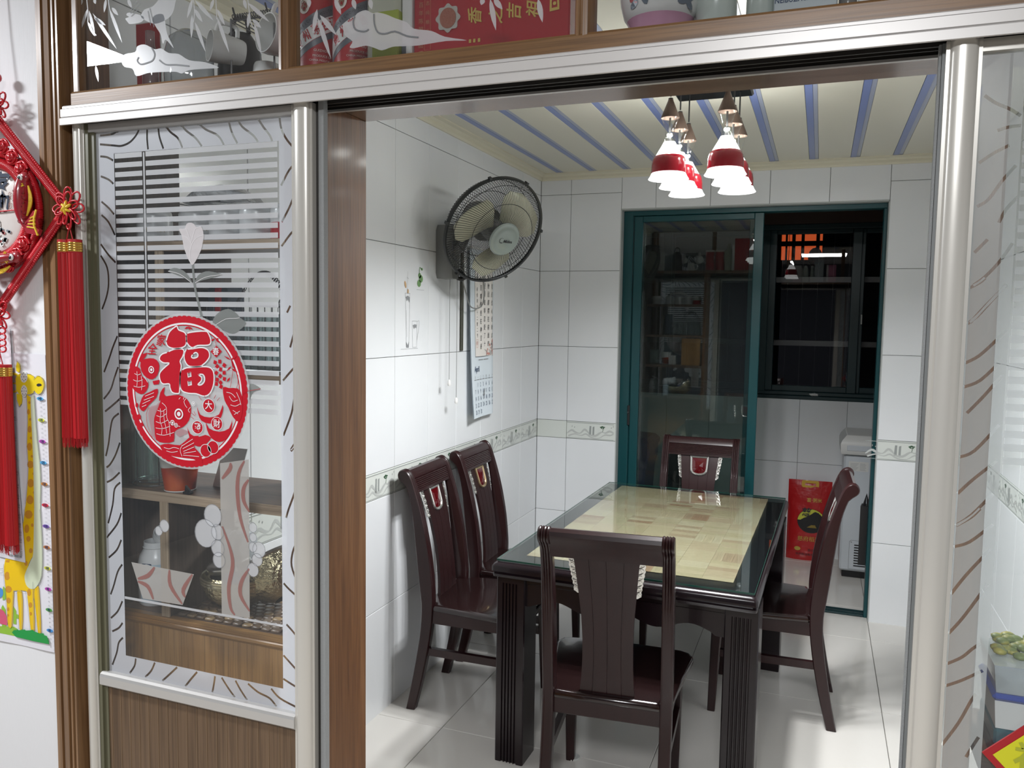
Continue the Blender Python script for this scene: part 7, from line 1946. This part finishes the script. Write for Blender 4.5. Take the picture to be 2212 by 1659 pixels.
BEAD = [mat('bead_brown', (0.13, 0.085, 0.055), 0.35), mat('bead_tan', (0.32, 0.22, 0.12), 0.35), mat('bead_grey_brown', (0.18, 0.13, 0.095), 0.35)]
def bead_mesh(m):
    b = MB()
    rings = []
    for z, s in ((0.0, 0.80), (0.002, 0.97), (0.0035, 1.0), (0.005, 0.94), (0.0064, 0.78)):
        rings.append([(0.0125 * s * math.copysign(abs(cos(a)) ** 0.55, cos(a)), 0.0088 * s * math.copysign(abs(sin(a)) ** 0.7, sin(a)), z) for a in [2 * pi * i / 14 for i in range(14)]])
    return b.loft(rings).mesh('bead', m, 40)
bms = [bead_mesh(m) for m in BEAD]
rgb = random.Random(6)
for j in range(10):
    for i in range(13):
        x = -1.395 + 0.0268 * i + (0.0134 if j % 2 else 0)
        y = 1.480 + 0.0192 * j
        if x > -1.060 or y > 1.675: continue
        if i > 10 and (j < 2 or j > 8): continue
        o = inst(rgb.choices(bms, (5, 2, 4))[0], 'bead', (x + 0.22 - 0.22 + 1.22, y - 1.57, 0), bmt)
        o.location = (x + 1.22, y - 1.57, 0.0)
        o.rotation_euler = (0, 0, 0.15 * rgb.uniform(-1, 1))
rsq = thing('red_packet', 'small red packet at the right front corner of the bottom shelf', 'packet', (-1.075, 1.475, BZ))
MB().loft([[(-1.095, 1.462, z), (-1.050, 1.462, z), (-1.050, 1.50, z), (-1.09, 1.50, z)] for z in (BZ + 0.0, BZ + 0.008)] + [[(-1.088, 1.468, BZ + 0.016), (-1.055, 1.466, BZ + 0.018), (-1.055, 1.49, BZ + 0.016), (-1.085, 1.49, BZ + 0.014)]]).build('wrap', REDT, rsq)

# ================================================================ things behind the right door
RZ = 0.882
rs = thing('right_shelf', 'brown wooden shelf deck behind the right sliding door', 'shelf', (0.6, 1.57, RZ))
MB().box(0.2775, 1.25, 1.455, 1.687, RZ - 0.02, RZ).build('deck', BOARD, rs)
MB().box(0.2775, 1.25, 1.455, 1.467, 0.0, RZ - 0.0205).build('front_panel', OAK, rs)
MB().box(1.2505, 1.27, 1.455, 1.687, 0.0, 2.057).build('end_panel', BOARDZ, rs)
tq = thing('blue_rimmed_box', 'white plastic food box with a blue lid behind the right glass', 'box', (0.33, 1.57, RZ))
MB().loft([[(0.300 - d, 1.50 - d, z), (0.375 + d, 1.50 - d, z), (0.375 + d, 1.62 + d, z), (0.300 - d, 1.62 + d, z)] for d, z in ((0.0, RZ + 0.052), (0.004, RZ + 0.10))]).build('tub', CUPW, tq)
MB().box(0.292, 0.383, 1.492, 1.628, RZ + 0.10, RZ + 0.112, 0.005).build('lid', mat('royal_blue_plastic', (0.015, 0.05, 0.32), 0.3), tq)
tq2 = thing('teal_tray', 'teal plastic tub with a black base stacked under the blue-lidded box', 'tub', (0.33, 1.57, RZ))
MB().box(0.298, 0.378, 1.497, 1.625, RZ + 0.022, RZ + 0.051, 0.004).build('tub', mat('teal_plastic', (0.006, 0.075, 0.10), 0.3), tq2)
MB().box(0.296, 0.385, 1.495, 1.63, RZ, RZ + 0.0215, 0.003).build('base', BLACK, tq2)
gbg = thing('green_bag', 'crumpled clear bag of green vegetables on the shelf behind the right glass', 'bag', (0.39, 1.58, RZ))
rgp = random.Random(41)
bb = MB().ball((0.43, 1.57, RZ + 0.085), 0.085, 16, 10, (0.55, 0.6, 1.0))
bb.v = [(x + 0.006 * rgp.uniform(-1, 1), y + 0.006 * rgp.uniform(-1, 1), max(RZ + 0.001, z + 0.006 * rgp.uniform(-1, 1))) for x, y, z in bb.v]
bb.build('film', mat('pale_green_film', (0.42, 0.50, 0.42), 0.25, bump=(20, 0.8, 0.02)), gbg, smooth=40)
box_ = thing('clear_food_box', 'clear lidded food box with a yellow-green salad on top of the blue-lidded box', 'box', (0.335, 1.57, RZ + 0.113))
MB().loft([[(0.298 - d, 1.50 - d, z), (0.380 + d, 1.50 - d, z), (0.380 + d, 1.62 + d, z), (0.298 - d, 1.62 + d, z)] for d, z in ((0.0, RZ + 0.1125), (0.006, RZ + 0.16))]).build('tub', thin_glass('clear_tub', (0.86, 0.90, 0.87), 2.0, 0.05, 0.3), box_)
rgp = random.Random(51)
vv = MB()
for k in range(30):
    c = (rgp.uniform(0.305, 0.372), rgp.uniform(1.51, 1.61), RZ + 0.165 + 0.012 * rgp.random())
    vv.ball(c, 0.012, 7, 5, (1, 1, 0.5))
vv.build('salad', mat('salad_green', (0.20, 0.26, 0.09), 0.5, var=((0.45, 0.40, 0.08), 40, (1, 1, 1), 0.45, 0.6)), box_, smooth=60)
# hanging diamond at the door's right edge
dmd = thing('hanging_diamond', 'red and yellow diamond paper ornament stuck on the right sliding door', 'ornament', (0.312, 1.36, 0.95))
dx, dz = 0.3225, 0.9545
dd_ = MB(); dd_.fill([[(dx - 0.066, dz), (dx, dz - 0.066), (dx + 0.066, dz), (dx, dz + 0.066)]], lambda u, v: (u, 1.358, v), (0, 0.003, 0)); dd_.build('red_card', mat('diamond_red', (0.38, 0.015, 0.020), 0.4), dmd)
dy_ = MB(); dy_.fill([[(dx - 0.052, dz), (dx, dz - 0.052), (dx + 0.052, dz), (dx, dz + 0.052)]], lambda u, v: (u, 1.3572, v)); dy_.build('yellow_field', mat('diamond_yellow', (0.62, 0.60, 0.02), 0.45), dmd)
dt_ = MB(); put_text(dt_, '福', lambda u, v: (u, 1.3565, v), dx, dz, 0.05, bold=0.02); dt_.build('character', mat('olive_print', (0.38, 0.40, 0.03), 0.5), dmd)

# ================================================================ growth chart and eye chart on the wallpaper
CHP = mat('poster_paper', (0.74, 0.73, 0.77), 0.35)
GY = mat('giraffe_yellow', (0.78, 0.60, 0.02), 0.4)
GB = mat('giraffe_gold', (0.80, 0.52, 0.01), 0.4)
GPALE = mat('giraffe_belly', (0.62, 0.68, 0.50), 0.4)
GSP = mat('giraffe_spot', (0.58, 0.27, 0.03), 0.4)
GREEN1 = mat('grass_green', (0.015, 0.30, 0.06), 0.4)
GREEN2 = mat('lime_green', (0.28, 0.50, 0.05), 0.4)
PINKF = mat('flower_pink', (0.62, 0.10, 0.18), 0.4)
BLUEF = mat('flower_blue', (0.08, 0.28, 0.62), 0.4)
gc = thing('growth_chart', 'children height chart with a yellow giraffe hanging on the white wall', 'poster', (-1.80, YF - 0.002, 0.795))
def gsurf(d):
    return lambda u, v: (u, YF - 0.0016 - d - 0.0012 * sin(v * 9.0) - 0.0008 * sin(u * 40), v)
def gsheet(u0, u1, v0, v1, d, nu=12, nv=24, slope=0.0):
    m = MB()
    vs = [gsurf(d)(lerp(u0, u1, i / nu), lerp(v0 - slope * (i / nu), v1, j / nv)) for j in range(nv + 1) for i in range(nu + 1)]
    fs = [(j * (nu + 1) + i, j * (nu + 1) + i + 1, (j + 1) * (nu + 1) + i + 1, (j + 1) * (nu + 1) + i) for j in range(nv) for i in range(nu)]
    m.add(vs, fs)
    return m.add([(p[0], p[1] + 0.0006, p[2]) for p in vs], [f[::-1] for f in fs])
gsheet(-1.985, -1.6625, 0.796, 1.503, 0.0).build('paper', CHP, gc, smooth=60)
LAYER = [('g_lgreen', GREEN2, 'grass'), ('g_fence', GREEN2, 'fence'), ('g_leafg', GREEN2, 'flower_leaf'), ('g_blue', BLUEF, 'blue_flower'), ('g_pink', PINKF, 'pink_flower'), ('g_body', GB, 'giraffe_body'), ('g_spots', GSP, 'spots'), ('g_pale', GPALE, 'belly'), ('g_yellow', GY, 'giraffe_head'), ('g_white', PORC, 'eyes'), ('g_black', INK, 'nostril_and_pupils'), ('g_red', mat('horn_red', (0.40, 0.05, 0.04), 0.4), 'horn_tips'), ('g_dgreen', GREEN1, 'dark_grass')]
for k, (key, m_, nm) in enumerate(LAYER):
    b = MB()
    for q, p in enumerate(T[key]):
        b.fill([smooth_pts(mm(p), 2, True) if key in ('g_body', 'g_pale') else mm(p)], gsurf(0.0006 + 0.00022 * k + 0.000004 * q))
    b.build(nm, m_, gc)
b = MB()
for p in T['g_lines']: b.fill([stroke(smooth_pts(mm(p), 3), 0.0008)], gsurf(0.0038))
b.build('outlines', INKGR, gc)
TAGC = {140: (0.10, 0.40, 0.70), 135: (0.62, 0.68, 0.05), 130: (0.50, 0.08, 0.45), 125: (0.10, 0.40, 0.70), 120: (0.55, 0.22, 0.04), 115: (0.62, 0.03, 0.05), 110: (0.20, 0.10, 0.42), 105: (0.50, 0.18, 0.05), 100: (0.62, 0.62, 0.05), 95: (0.45, 0.06, 0.40), 90: (0.08, 0.32, 0.06), 85: (0.06, 0.26, 0.60)}
sm2, bg2 = MB(), MB()
for n in range(81, 141):
    x = -1.680 + 0.0095 * (140 - n) / 55
    if n in TAGC:
        e = MB(); e.fill([circle(x, n / 100, 0.0105, 0.0042, 16)], gsurf(0.0036))
        e.build('number_tag', mat('tag_%d' % n, TAGC[n], 0.4), gc)
        put_text(bg2, str(n), gsurf(0.0042), x, n / 100, 0.0088, 0.85, bold=0.03)
    else:
        put_text(sm2, str(n), gsurf(0.0040), x + 0.002, n / 100, 0.0052, 0.95)
sm2.build('small_numbers', INKGR, gc)
bg2.build('tag_numbers', INKB, gc)
ec = thing('eye_chart', 'white eye test chart with rows of letter E half behind the red tassel', 'poster', (-1.86, YF - 0.006, 1.005))
def esurf(d): return lambda u, v: (u + 0.05 * (1.02 - v) * 0.9 - 0.0, YF - 0.0075 - d - 0.0022 * sin(v * 11) , v)
def esurf2(d): return lambda u, v: (u, YF - 0.0075 - d - 0.0022 * sin(v * 11), v)
m = MB()
nu, nv = 8, 20
vs = [esurf(0)(lerp(-1.985, -1.7465, i / nu), lerp(1.004 + 0.012 * (1 - i / nu), 1.56, j / nv)) for j in range(nv + 1) for i in range(nu + 1)]
fs = [(j * (nu + 1) + i, j * (nu + 1) + i + 1, (j + 1) * (nu + 1) + i + 1, (j + 1) * (nu + 1) + i) for j in range(nv) for i in range(nu)]
m.add(vs, fs); m.add([(p[0], p[1] + 0.0006, p[2]) for p in vs], [f[::-1] for f in fs])
m.build('paper', CHP, ec, smooth=60)
def e_mark(mb, x, z, s, rot):
    """block E of side s"""
    polys = [(-.5, -.5, -.3, .5), (-.3, .3, .5, .5), (-.3, -.1, .5, .1), (-.3, -.5, .5, -.3)]
    for a, b_, c, d_ in polys:
        q = []
        for u, v in ((a, b_), (c, b_), (c, d_), (a, d_)):
            u, v = u * s, v * s
            for _ in range(rot): u, v = -v, u
            q.append((x + u, z + v))
        mb.fill([q], esurf2(0.0008))
em_ = MB()
for z, s, rots in ((1.375, 0.044, (0, 1)), (1.311, 0.033, (1, 2, 3)), (1.268, 0.026, (2, 0, 1)), (1.229, 0.0215, (1, 3, 2)), (1.196, 0.0165, (2, 1, 0)), (1.169, 0.013, (1, 0, 3)), (1.143, 0.0095, (1, 2, 0)), (1.118, 0.0075, (1, 3, 2)), (1.096, 0.006, (2, 0, 1)), (1.076, 0.005, (1, 2, 0)), (1.058, 0.004, (0, 2, 1)), (1.042, 0.0035, (1, 0, 2)), (1.028, 0.003, (2, 1, 0))):
    for k, r in enumerate(rots):
        e_mark(em_, -1.787 + 0.012 * min(1, (1.33 - z) / 0.2 if z < 1.33 else 0) * 0.6 - (s * 1.7 + 0.010) * k, z, s, r)
em_.build('letter_rows', mat('eye_chart_black', (0.035, 0.012, 0.030), 0.5), ec)
et = MB()
for n, z in zip(('4.0', '4.1', '4.2', '4.3', '4.4', '4.5', '4.6', '4.7', '4.8', '4.9', '5.0', '5.1', '5.2'), (1.352, 1.303, 1.259, 1.222, 1.191, 1.165, 1.143, 1.118, 1.096, 1.076, 1.058, 1.042, 1.028)):
    put_text(et, n, esurf2(0.0010), -1.757, z, 0.0085, 0.8)
    et.fill([[(-1.761, z - 0.0065), (-1.753, z - 0.0065), (-1.753, z - 0.0055), (-1.761, z - 0.0055)]], esurf2(0.0010))
put_text(et, '标准对数视力表', esurf2(0.0010), -1.778, 1.0165, 0.0065, bold=0.02)
et.build('row_values', INKGR, ec)

# ================================================================ red knot ornament with tassels
KR = mat('knot_red', (0.52, 0.010, 0.020), 0.32, coat=0.25)
KRD = mat('tassel_red', (0.42, 0.004, 0.008), 0.5)
KY_ = mat('knot_yellow', (0.72, 0.48, 0.03), 0.4)
KG = mat('tassel_gold', (0.70, 0.42, 0.08), 0.22, 0.8)
CER = mat('ceramic_plaque', (0.70, 0.68, 0.65), 0.2, var=((0.62, 0.57, 0.53), 9, (1, 1, 1), 0.4, 0.65))
kn = thing('knot_ornament', 'large red woven knot ornament with a painted round plaque, carp and long tassels', 'ornament', (-1.775, YF, 1.8275))
KX, KZ, KYY = -1.775, 1.8275, YF - 0.024
def kp(x, z, d=0.0): return (KX + x, KYY - d, KZ + z)
def kpart(mb, name, m_, **k): return mb.build(name, m_, kn, **k)
def wrapped(pts, r, pitch, n=8, closed=False):
    """cord wound round a core: ribbed tube"""
    P = [V(p) for p in pts]
    ln = [0]
    for a, b_ in zip(P, P[1:]): ln.append(ln[-1] + (b_ - a).length)
    tot = ln[-1]
    cnt = int(tot / pitch * 3)
    out, rr = [], []
    j = 0
    for i in range(cnt + 1):
        s = tot * i / cnt
        while j < len(P) - 2 and ln[j + 1] < s: j += 1
        t = (s - ln[j]) / max(1e-9, ln[j + 1] - ln[j])
        out.append(P[j].lerp(P[j + 1], min(1, max(0, t))))
        rr.append(r * (1.0 if i % 3 else 0.86))
    return MB().tube(out, rr, n)
ringp = [kp(0.1075 * cos(2 * pi * i / 72), 0.1075 * sin(2 * pi * i / 72), 0.003) for i in range(73)]
kpart(wrapped(ringp, 0.0125, 0.0038), 'round_frame', KR, smooth=70)
ring2 = [kp(0.130 * cos(a), 0.130 * sin(a), -0.003) for a in [2 * pi * i / 72 for i in range(73)]]
kpart(wrapped(ring2, 0.0095, 0.0036), 'outer_round_frame', KR, smooth=70)
DD = 0.214
for a in range(4):
    c, s = cos(a * pi / 2), sin(a * pi / 2)
    rot = lambda x, z: (x * c - z * s, x * s + z * c)
    p0, p1 = (DD, 0.004), (0.004, DD)
    e1 = [kp(*rot(lerp(p0[0], p1[0], t), lerp(p0[1], p1[1], t)), 0.0) for t in [i / 10 for i in range(11)]]
    kpart(wrapped(e1, 0.0105, 0.0038), 'diamond_side', KR, smooth=70)
    e2 = [kp(*rot(lerp(p0[0] + 0.012, p1[0] + 0.008, t), lerp(p0[1] + 0.008, p1[1] + 0.012, t)), 0.006) for t in [i / 10 for i in range(11)]]
    q = MB()
    for i in range(54):
        t = i / 53
        x, z = rot(lerp(p0[0] + 0.011, p1[0] + 0.006, t), lerp(p0[1] + 0.006, p1[1] + 0.011, t))
        q.ball(kp(x, z, 0.004), 0.0034, 6, 4)
    kpart(q, 'braid_edge', KR, smooth=70)
def rose(x, z, r):
    m_ = MB()
    for k in range(5):
        rr = r * (1.0 - 0.19 * k)
        a0 = k * 1.3
        m_.tube([kp(x + rr * cos(a0 + a) * (1 - 0.04 * a), z + rr * sin(a0 + a) * (1 - 0.04 * a), 0.010 + 0.0022 * k + 0.0018 * sin(2 * a)) for a in [i * 0.36 for i in range(18)]], r * 0.17, 6)
    m_.ball(kp(x, z, 0.013), r * 0.55, 8, 5)
    kpart(m_, 'cord_rose', KR, smooth=70)
for sx in (1, -1):
    for x, z, r in ((0.042, 0.141, 0.0150), (0.069, 0.116, 0.0150), (0.096, 0.089, 0.0155), (0.095, -0.076, 0.0155), (0.072, -0.101, 0.0150), (0.047, -0.125, 0.0140)):
        rose(sx * x, z, r * 1.15)
def loops_flower(x, z, r, dz=0.012):
    m_ = MB()
    for ring_, n, rr in ((1.0, 8, 0.42), (0.72, 6, 0.36)):
        for k in range(n):
            a = 2 * pi * k / n + (0.3 if ring_ < 1 else 0)
            cx, cz = x + r * ring_ * 0.72 * cos(a), z + r * ring_ * 0.72 * sin(a)
            m_.tube([kp(cx + r * rr * cos(t) * cos(a) - r * rr * 0.55 * sin(t) * sin(a), cz + r * rr * cos(t) * sin(a) + r * rr * 0.55 * sin(t) * cos(a), dz + (0.005 if ring_ < 1 else 0.0) + 0.002 * sin(t)) for t in [2 * pi * i / 14 for i in range(14)]], 0.0021, 6, True)
    o = kpart(m_, 'loop_flower', KR, smooth=70)
    y = MB()
    for k in range(6):
        a = 2 * pi * k / 6
        y.tube([kp(x + 0.011 * r / 0.032 * t * cos(a + t * 0.5), z + 0.011 * r / 0.032 * t * sin(a + t * 0.5), dz + 0.010 - 0.004 * t * t) for t in (0.15, 0.5, 0.85, 1.1)], [0.002, 0.0034, 0.0034, 0.0018], 6)
    y.ball(kp(x, z, dz + 0.010), 0.0045, 8, 5)
    y.build('yellow_centre', KY_, o, smooth=70)
loops_flower(0.236, -0.002, 0.040)
loops_flower(-0.236, -0.002, 0.034)
loops_flower(0.005, -0.236, 0.036)
loops_flower(0.028, 0.232, 0.032)
lw = MB()
for k in range(4):
    for s in (-1, 1):
        lw.tube([kp(0.005 + s * (0.012 + 0.011 * cos(t)), -0.272 - 0.014 * k + 0.007 * sin(t), 0.010) for t in [2 * pi * i / 12 for i in range(12)]], 0.0021, 6, True)
lw.tube([kp(0.005, -0.262, 0.010), kp(0.005, -0.345, 0.010)], 0.002, 6)
kpart(lw, 'lower_loops', KR, smooth=70)
kpart(MB().tube([kp(0.02, 0.255, 0.004), kp(0.02, 0.285, 0.004)], 0.002, 6).ball(kp(0.022, 0.295, 0.008), 0.0125, 14, 8).tube([kp(0.02, 0.305, 0.004), kp(0.012, 0.40, 0.0), kp(0.012, 0.60, -0.016)], 0.0018, 6), 'hanging_cord', KR, smooth=60)
# painted plaque
kpart(MB().lathe([(0.001, -0.006), (0.088, -0.006), (0.0935, -0.003), (0.094, 0.001), (0.092, 0.005), (0.086, 0.008), (0.001, 0.009)], 0, 0, 0, 56).xf(Matrix.Translation((KX, KYY, KZ)) @ Matrix.Rotation(rad(90), 4, 'X')), 'plaque', CER, smooth=30)
pf = lambda u, v: kp(u, v, 0.0105)
k1 = MB()
put_text(k1, '家', pf, 0.022, 0.052, 0.062, shear=0.2, bold=0.03)
put_text(k1, '和', pf, 0.030, 0.012, 0.044, shear=0.2, bold=0.03)
put_text(k1, '兴', pf, -0.035, 0.045, 0.05, shear=0.2, bold=0.03)
kpart(k1, 'brush_characters', mat('indigo_ink', (0.015, 0.025, 0.05), 0.4))
k2, k3, k4 = MB(), MB(), MB()
rg5 = random.Random(77)
for k in range(34):
    a, r = rg5.uniform(-2.6, -0.5), rg5.uniform(0.015, 0.078)
    x, z = r * cos(a) * 1.15, -0.012 + r * sin(a)
    if math.hypot(x, z) > 0.084 or z > -0.008: continue
    mm2 = (k2, k3, k4)[rg5.choices((0, 1, 2), (5, 5, 2))[0]]
    for q in range(3):
        mm2.fill([circle(x + 0.004 * rg5.uniform(-1, 1), z + 0.004 * rg5.uniform(-1, 1), 0.007 * rg5.uniform(.5, 1), 0.003, 8, rot=rg5.uniform(0, 3))], pf)
kpart(k2, 'grey_leaves', mat('plaque_grey', (0.16, 0.19, 0.22), 0.4))
kpart(k3, 'white_petals', mat('plaque_white', (0.78, 0.78, 0.76), 0.4))
kpart(k4, 'red_petals', mat('plaque_red', (0.45, 0.10, 0.10), 0.4))
k5 = MB()
for z in (0.033, 0.010):
    k5.fill([circle(0.057, z, 0.005, 0.0075, 14), circle(0.057, z, 0.0038, 0.006, 14)], pf)
    k5.fill([stroke([(0.055, z - 0.004), (0.059, z), (0.055, z + 0.004)], 0.0009)], pf)
kpart(k5, 'brown_seals', mat('seal_brown', (0.30, 0.14, 0.11), 0.5))
kpart(MB().tube([kp(-0.098, -0.004, 0.012), kp(0.03, -0.002, 0.0135), kp(0.088, 0.0, 0.012)], 0.0016, 6).ball(kp(0.088, 0.0, 0.013), 0.004, 8, 5), 'red_string', KR, smooth=60)
# carp
def carp(M, redm):
    body = MB()
    path = [(0.0, 0.036), (0.0, 0.020), (0.001, 0.0), (0.003, -0.022), (0.009, -0.040), (0.020, -0.052)]
    rad_ = [0.011, 0.0165, 0.0185, 0.017, 0.0125, 0.008]
    pts = smooth_pts(path, 4)
    rs = [p[0] for p in smooth_pts([(r, 0) for r in rad_], 4)]
    body.tube([(x, 0, z) for x, z in pts], rs, 12, flat=0.55)
    body.ball((0.0, 0.0, 0.036), 0.011, 12, 6, (1.0, 0.55, 0.9))
    o = kpart(body.xf(M), 'carp_body', redm, smooth=60)
    sc2 = MB()
    for j in range(7):
        for i in range(-1, 2):
            z = 0.012 - 0.0085 * j
            x = 0.0005 * j + 0.0085 * (i + (0.5 if j % 2 else 0))
            if abs(x) > 0.016 - 0.001 * j: continue
            sc2.tube([(x + 0.0048 * cos(t) + (0.004 * max(0, j - 3)), -0.0102 + 0.0006 * abs(i), z + 0.0048 * sin(t)) for t in [pi + pi * q / 7 for q in range(8)]], 0.0009, 4)
    sc2.xf(M).build('scales', mat('carp_dark_red', (0.20, 0.006, 0.015), 0.35) if 'carp_dark_red' not in MATS else MATS['carp_dark_red'], o)
    fin = MB()
    for s, l in ((1, 0.016), (0.7, 0.013), (0.4, 0.010)):
        fin.tube([(0.015 + 0.010 * sin(t * pi) * s, -0.003, lerp(0.022, -0.030, t)) for t in [i / 10 for i in range(11)]], 0.0016, 5)
    fin.tube([(-0.011, -0.008, 0.020), (0.0, -0.011, 0.016), (0.010, -0.008, 0.022)], 0.0017, 5)
    fin.tube([(-0.010, -0.008, 0.023), (0.0, -0.0105, 0.0195), (0.008, -0.008, 0.025)], 0.0012, 5)
    fin.xf(M).build('gold_fin', KY_, o)
    ey = MB().ball((0.001, -0.0085, 0.034), 0.0062, 12, 6, (1, 0.45, 1)); ey.xf(M).build('eye', PORC, o, smooth=60)
    ep = MB().ball((0.0012, -0.0108, 0.034), 0.0034, 10, 5, (1, 0.4, 1)); ep.xf(M).build('pupil', BLACK, o, smooth=60)
    tl2 = MB().loft([[(0.012, y, -0.046), (0.022, y, -0.060), (0.048, y, -0.062), (0.052, y, -0.052), (0.043, y, -0.048), (0.040, y, -0.036), (0.043, y, -0.020), (0.036, y, -0.020), (0.024, y, -0.036)] for y in (-0.008, -0.001)])
    tl2.xf(M).build('tail', redm, o)
    ts = MB()
    for k in range(4):
        f = 0.25 + 0.22 * k
        ts.tube([(lerp(0.016, 0.026, f) + 0.006, -0.009, lerp(-0.055, -0.032, f)), (lerp(0.046, 0.041, f), -0.009, lerp(-0.058, -0.026, f))], 0.0014, 5)
    ts.tube([(0.050, -0.008, -0.062), (0.041, -0.009, -0.046), (0.040, -0.009, -0.034), (0.043, -0.008, -0.018)], 0.0018, 5)
    ts.xf(M).build('tail_stripes', KY_, o)
CARP = mat('carp_red', (0.34, 0.020, 0.030), 0.28, coat=0.4)
base = Matrix.Translation(kp(0.118, 0.022, 0.026)) @ Matrix.Rotation(rad(6), 4, 'Y') @ Matrix.Scale(1.25, 4)
carp(base, CARP)
carp(Matrix.Translation((KX, 0, KZ)) @ Matrix.Rotation(rad(78), 4, 'Y') @ Matrix.Translation((-KX, 0, -KZ)) @ base, CARP)
pfn = MB().ball(kp(0.014, -0.172, 0.020), 0.009, 10, 6, (0.6, 0.35, 1.1))
kpart(pfn, 'purple_fin', mat('purple_satin', (0.18, 0.02, 0.24), 0.35), smooth=60)
# tassels
def tassel(x, ztop, zbot, w, seed, caps=2):
    rg6 = random.Random(seed)
    c = MB()
    c.tube([kp(x, ztop + 0.030, 0.010), kp(x - 0.009, ztop, 0.010)], 0.0014, 5).tube([kp(x, ztop + 0.030, 0.010), kp(x + 0.009, ztop, 0.010)], 0.0014, 5).ball(kp(x, ztop + 0.032, 0.010), 0.0036, 8, 5)
    for k in range(caps):
        cx = x + (k - (caps - 1) / 2) * w
        c.lathe([(w * 0.47, 0.0), (w * 0.48, 0.028), (0.001, 0.0285)], KX + cx, KYY - 0.010, KZ + ztop - 0.028, 20)
    o = kpart(c, 'tassel_cap', KRD, smooth=40)
    gbm = MB()
    for k in range(caps):
        cx = x + (k - (caps - 1) / 2) * w
        for j in range(4):
            gbm.lathe([(w * 0.485, 0.0), (w * 0.50, 0.001), (w * 0.50, 0.0036), (w * 0.485, 0.0046)], KX + cx, KYY - 0.010, KZ + ztop - 0.0265 + 0.0052 * j, 20, False)
    gbm.build('gold_bands', KG, o, smooth=40)
    st_ = MB()
    for k in range(caps):
        cx = x + (k - (caps - 1) / 2) * w
        # a fluted core and loose threads round it
        nn = 44
        rings_ = []
        for j in range(7):
            t = j / 6
            z = lerp(ztop - 0.028, zbot + 0.022, t)
            rings_.append([kp(cx + (w * (0.44 + 0.05 * t)) * (1 + 0.05 * (q % 2)) * cos(2 * pi * q / nn) + 0.004 * t * t * (k - 0.5), z - KZ * 0, 0.010 + w * (0.40 + 0.03 * t) * (1 + 0.05 * (q % 2)) * sin(2 * pi * q / nn)) for q in range(nn)])
        st_.loft(rings_)
        for q in range(90):
            a = rg6.uniform(0, 2 * pi); r0 = w * 0.47 * rg6.uniform(0.7, 1.0)
            sx = 0.003 * rg6.uniform(-1, 1) + 0.004 * (k - 0.5)
            ze = zbot + 0.024 * rg6.random() ** 2
            st_.tube([kp(cx + r0 * cos(a), ztop - 0.028, 0.010 + r0 * sin(a)), kp(cx + r0 * 1.04 * cos(a) + sx * 0.4, lerp(ztop, zbot, 0.5), 0.010 + r0 * 1.04 * sin(a)), kp(cx + r0 * 1.08 * cos(a) + sx, ze, 0.010 + r0 * 1.05 * sin(a))], 0.00055, 3)
    s_o = st_.build('threads', KRD, o)
    s_o['kind'] = 'stuff'
tassel(0.235, -0.0695, -0.527, 0.0305, 1)
tassel(-0.235, -0.0695, -0.527, 0.0305, 2)
tassel(0.006, -0.350, -0.795, 0.0305, 3)
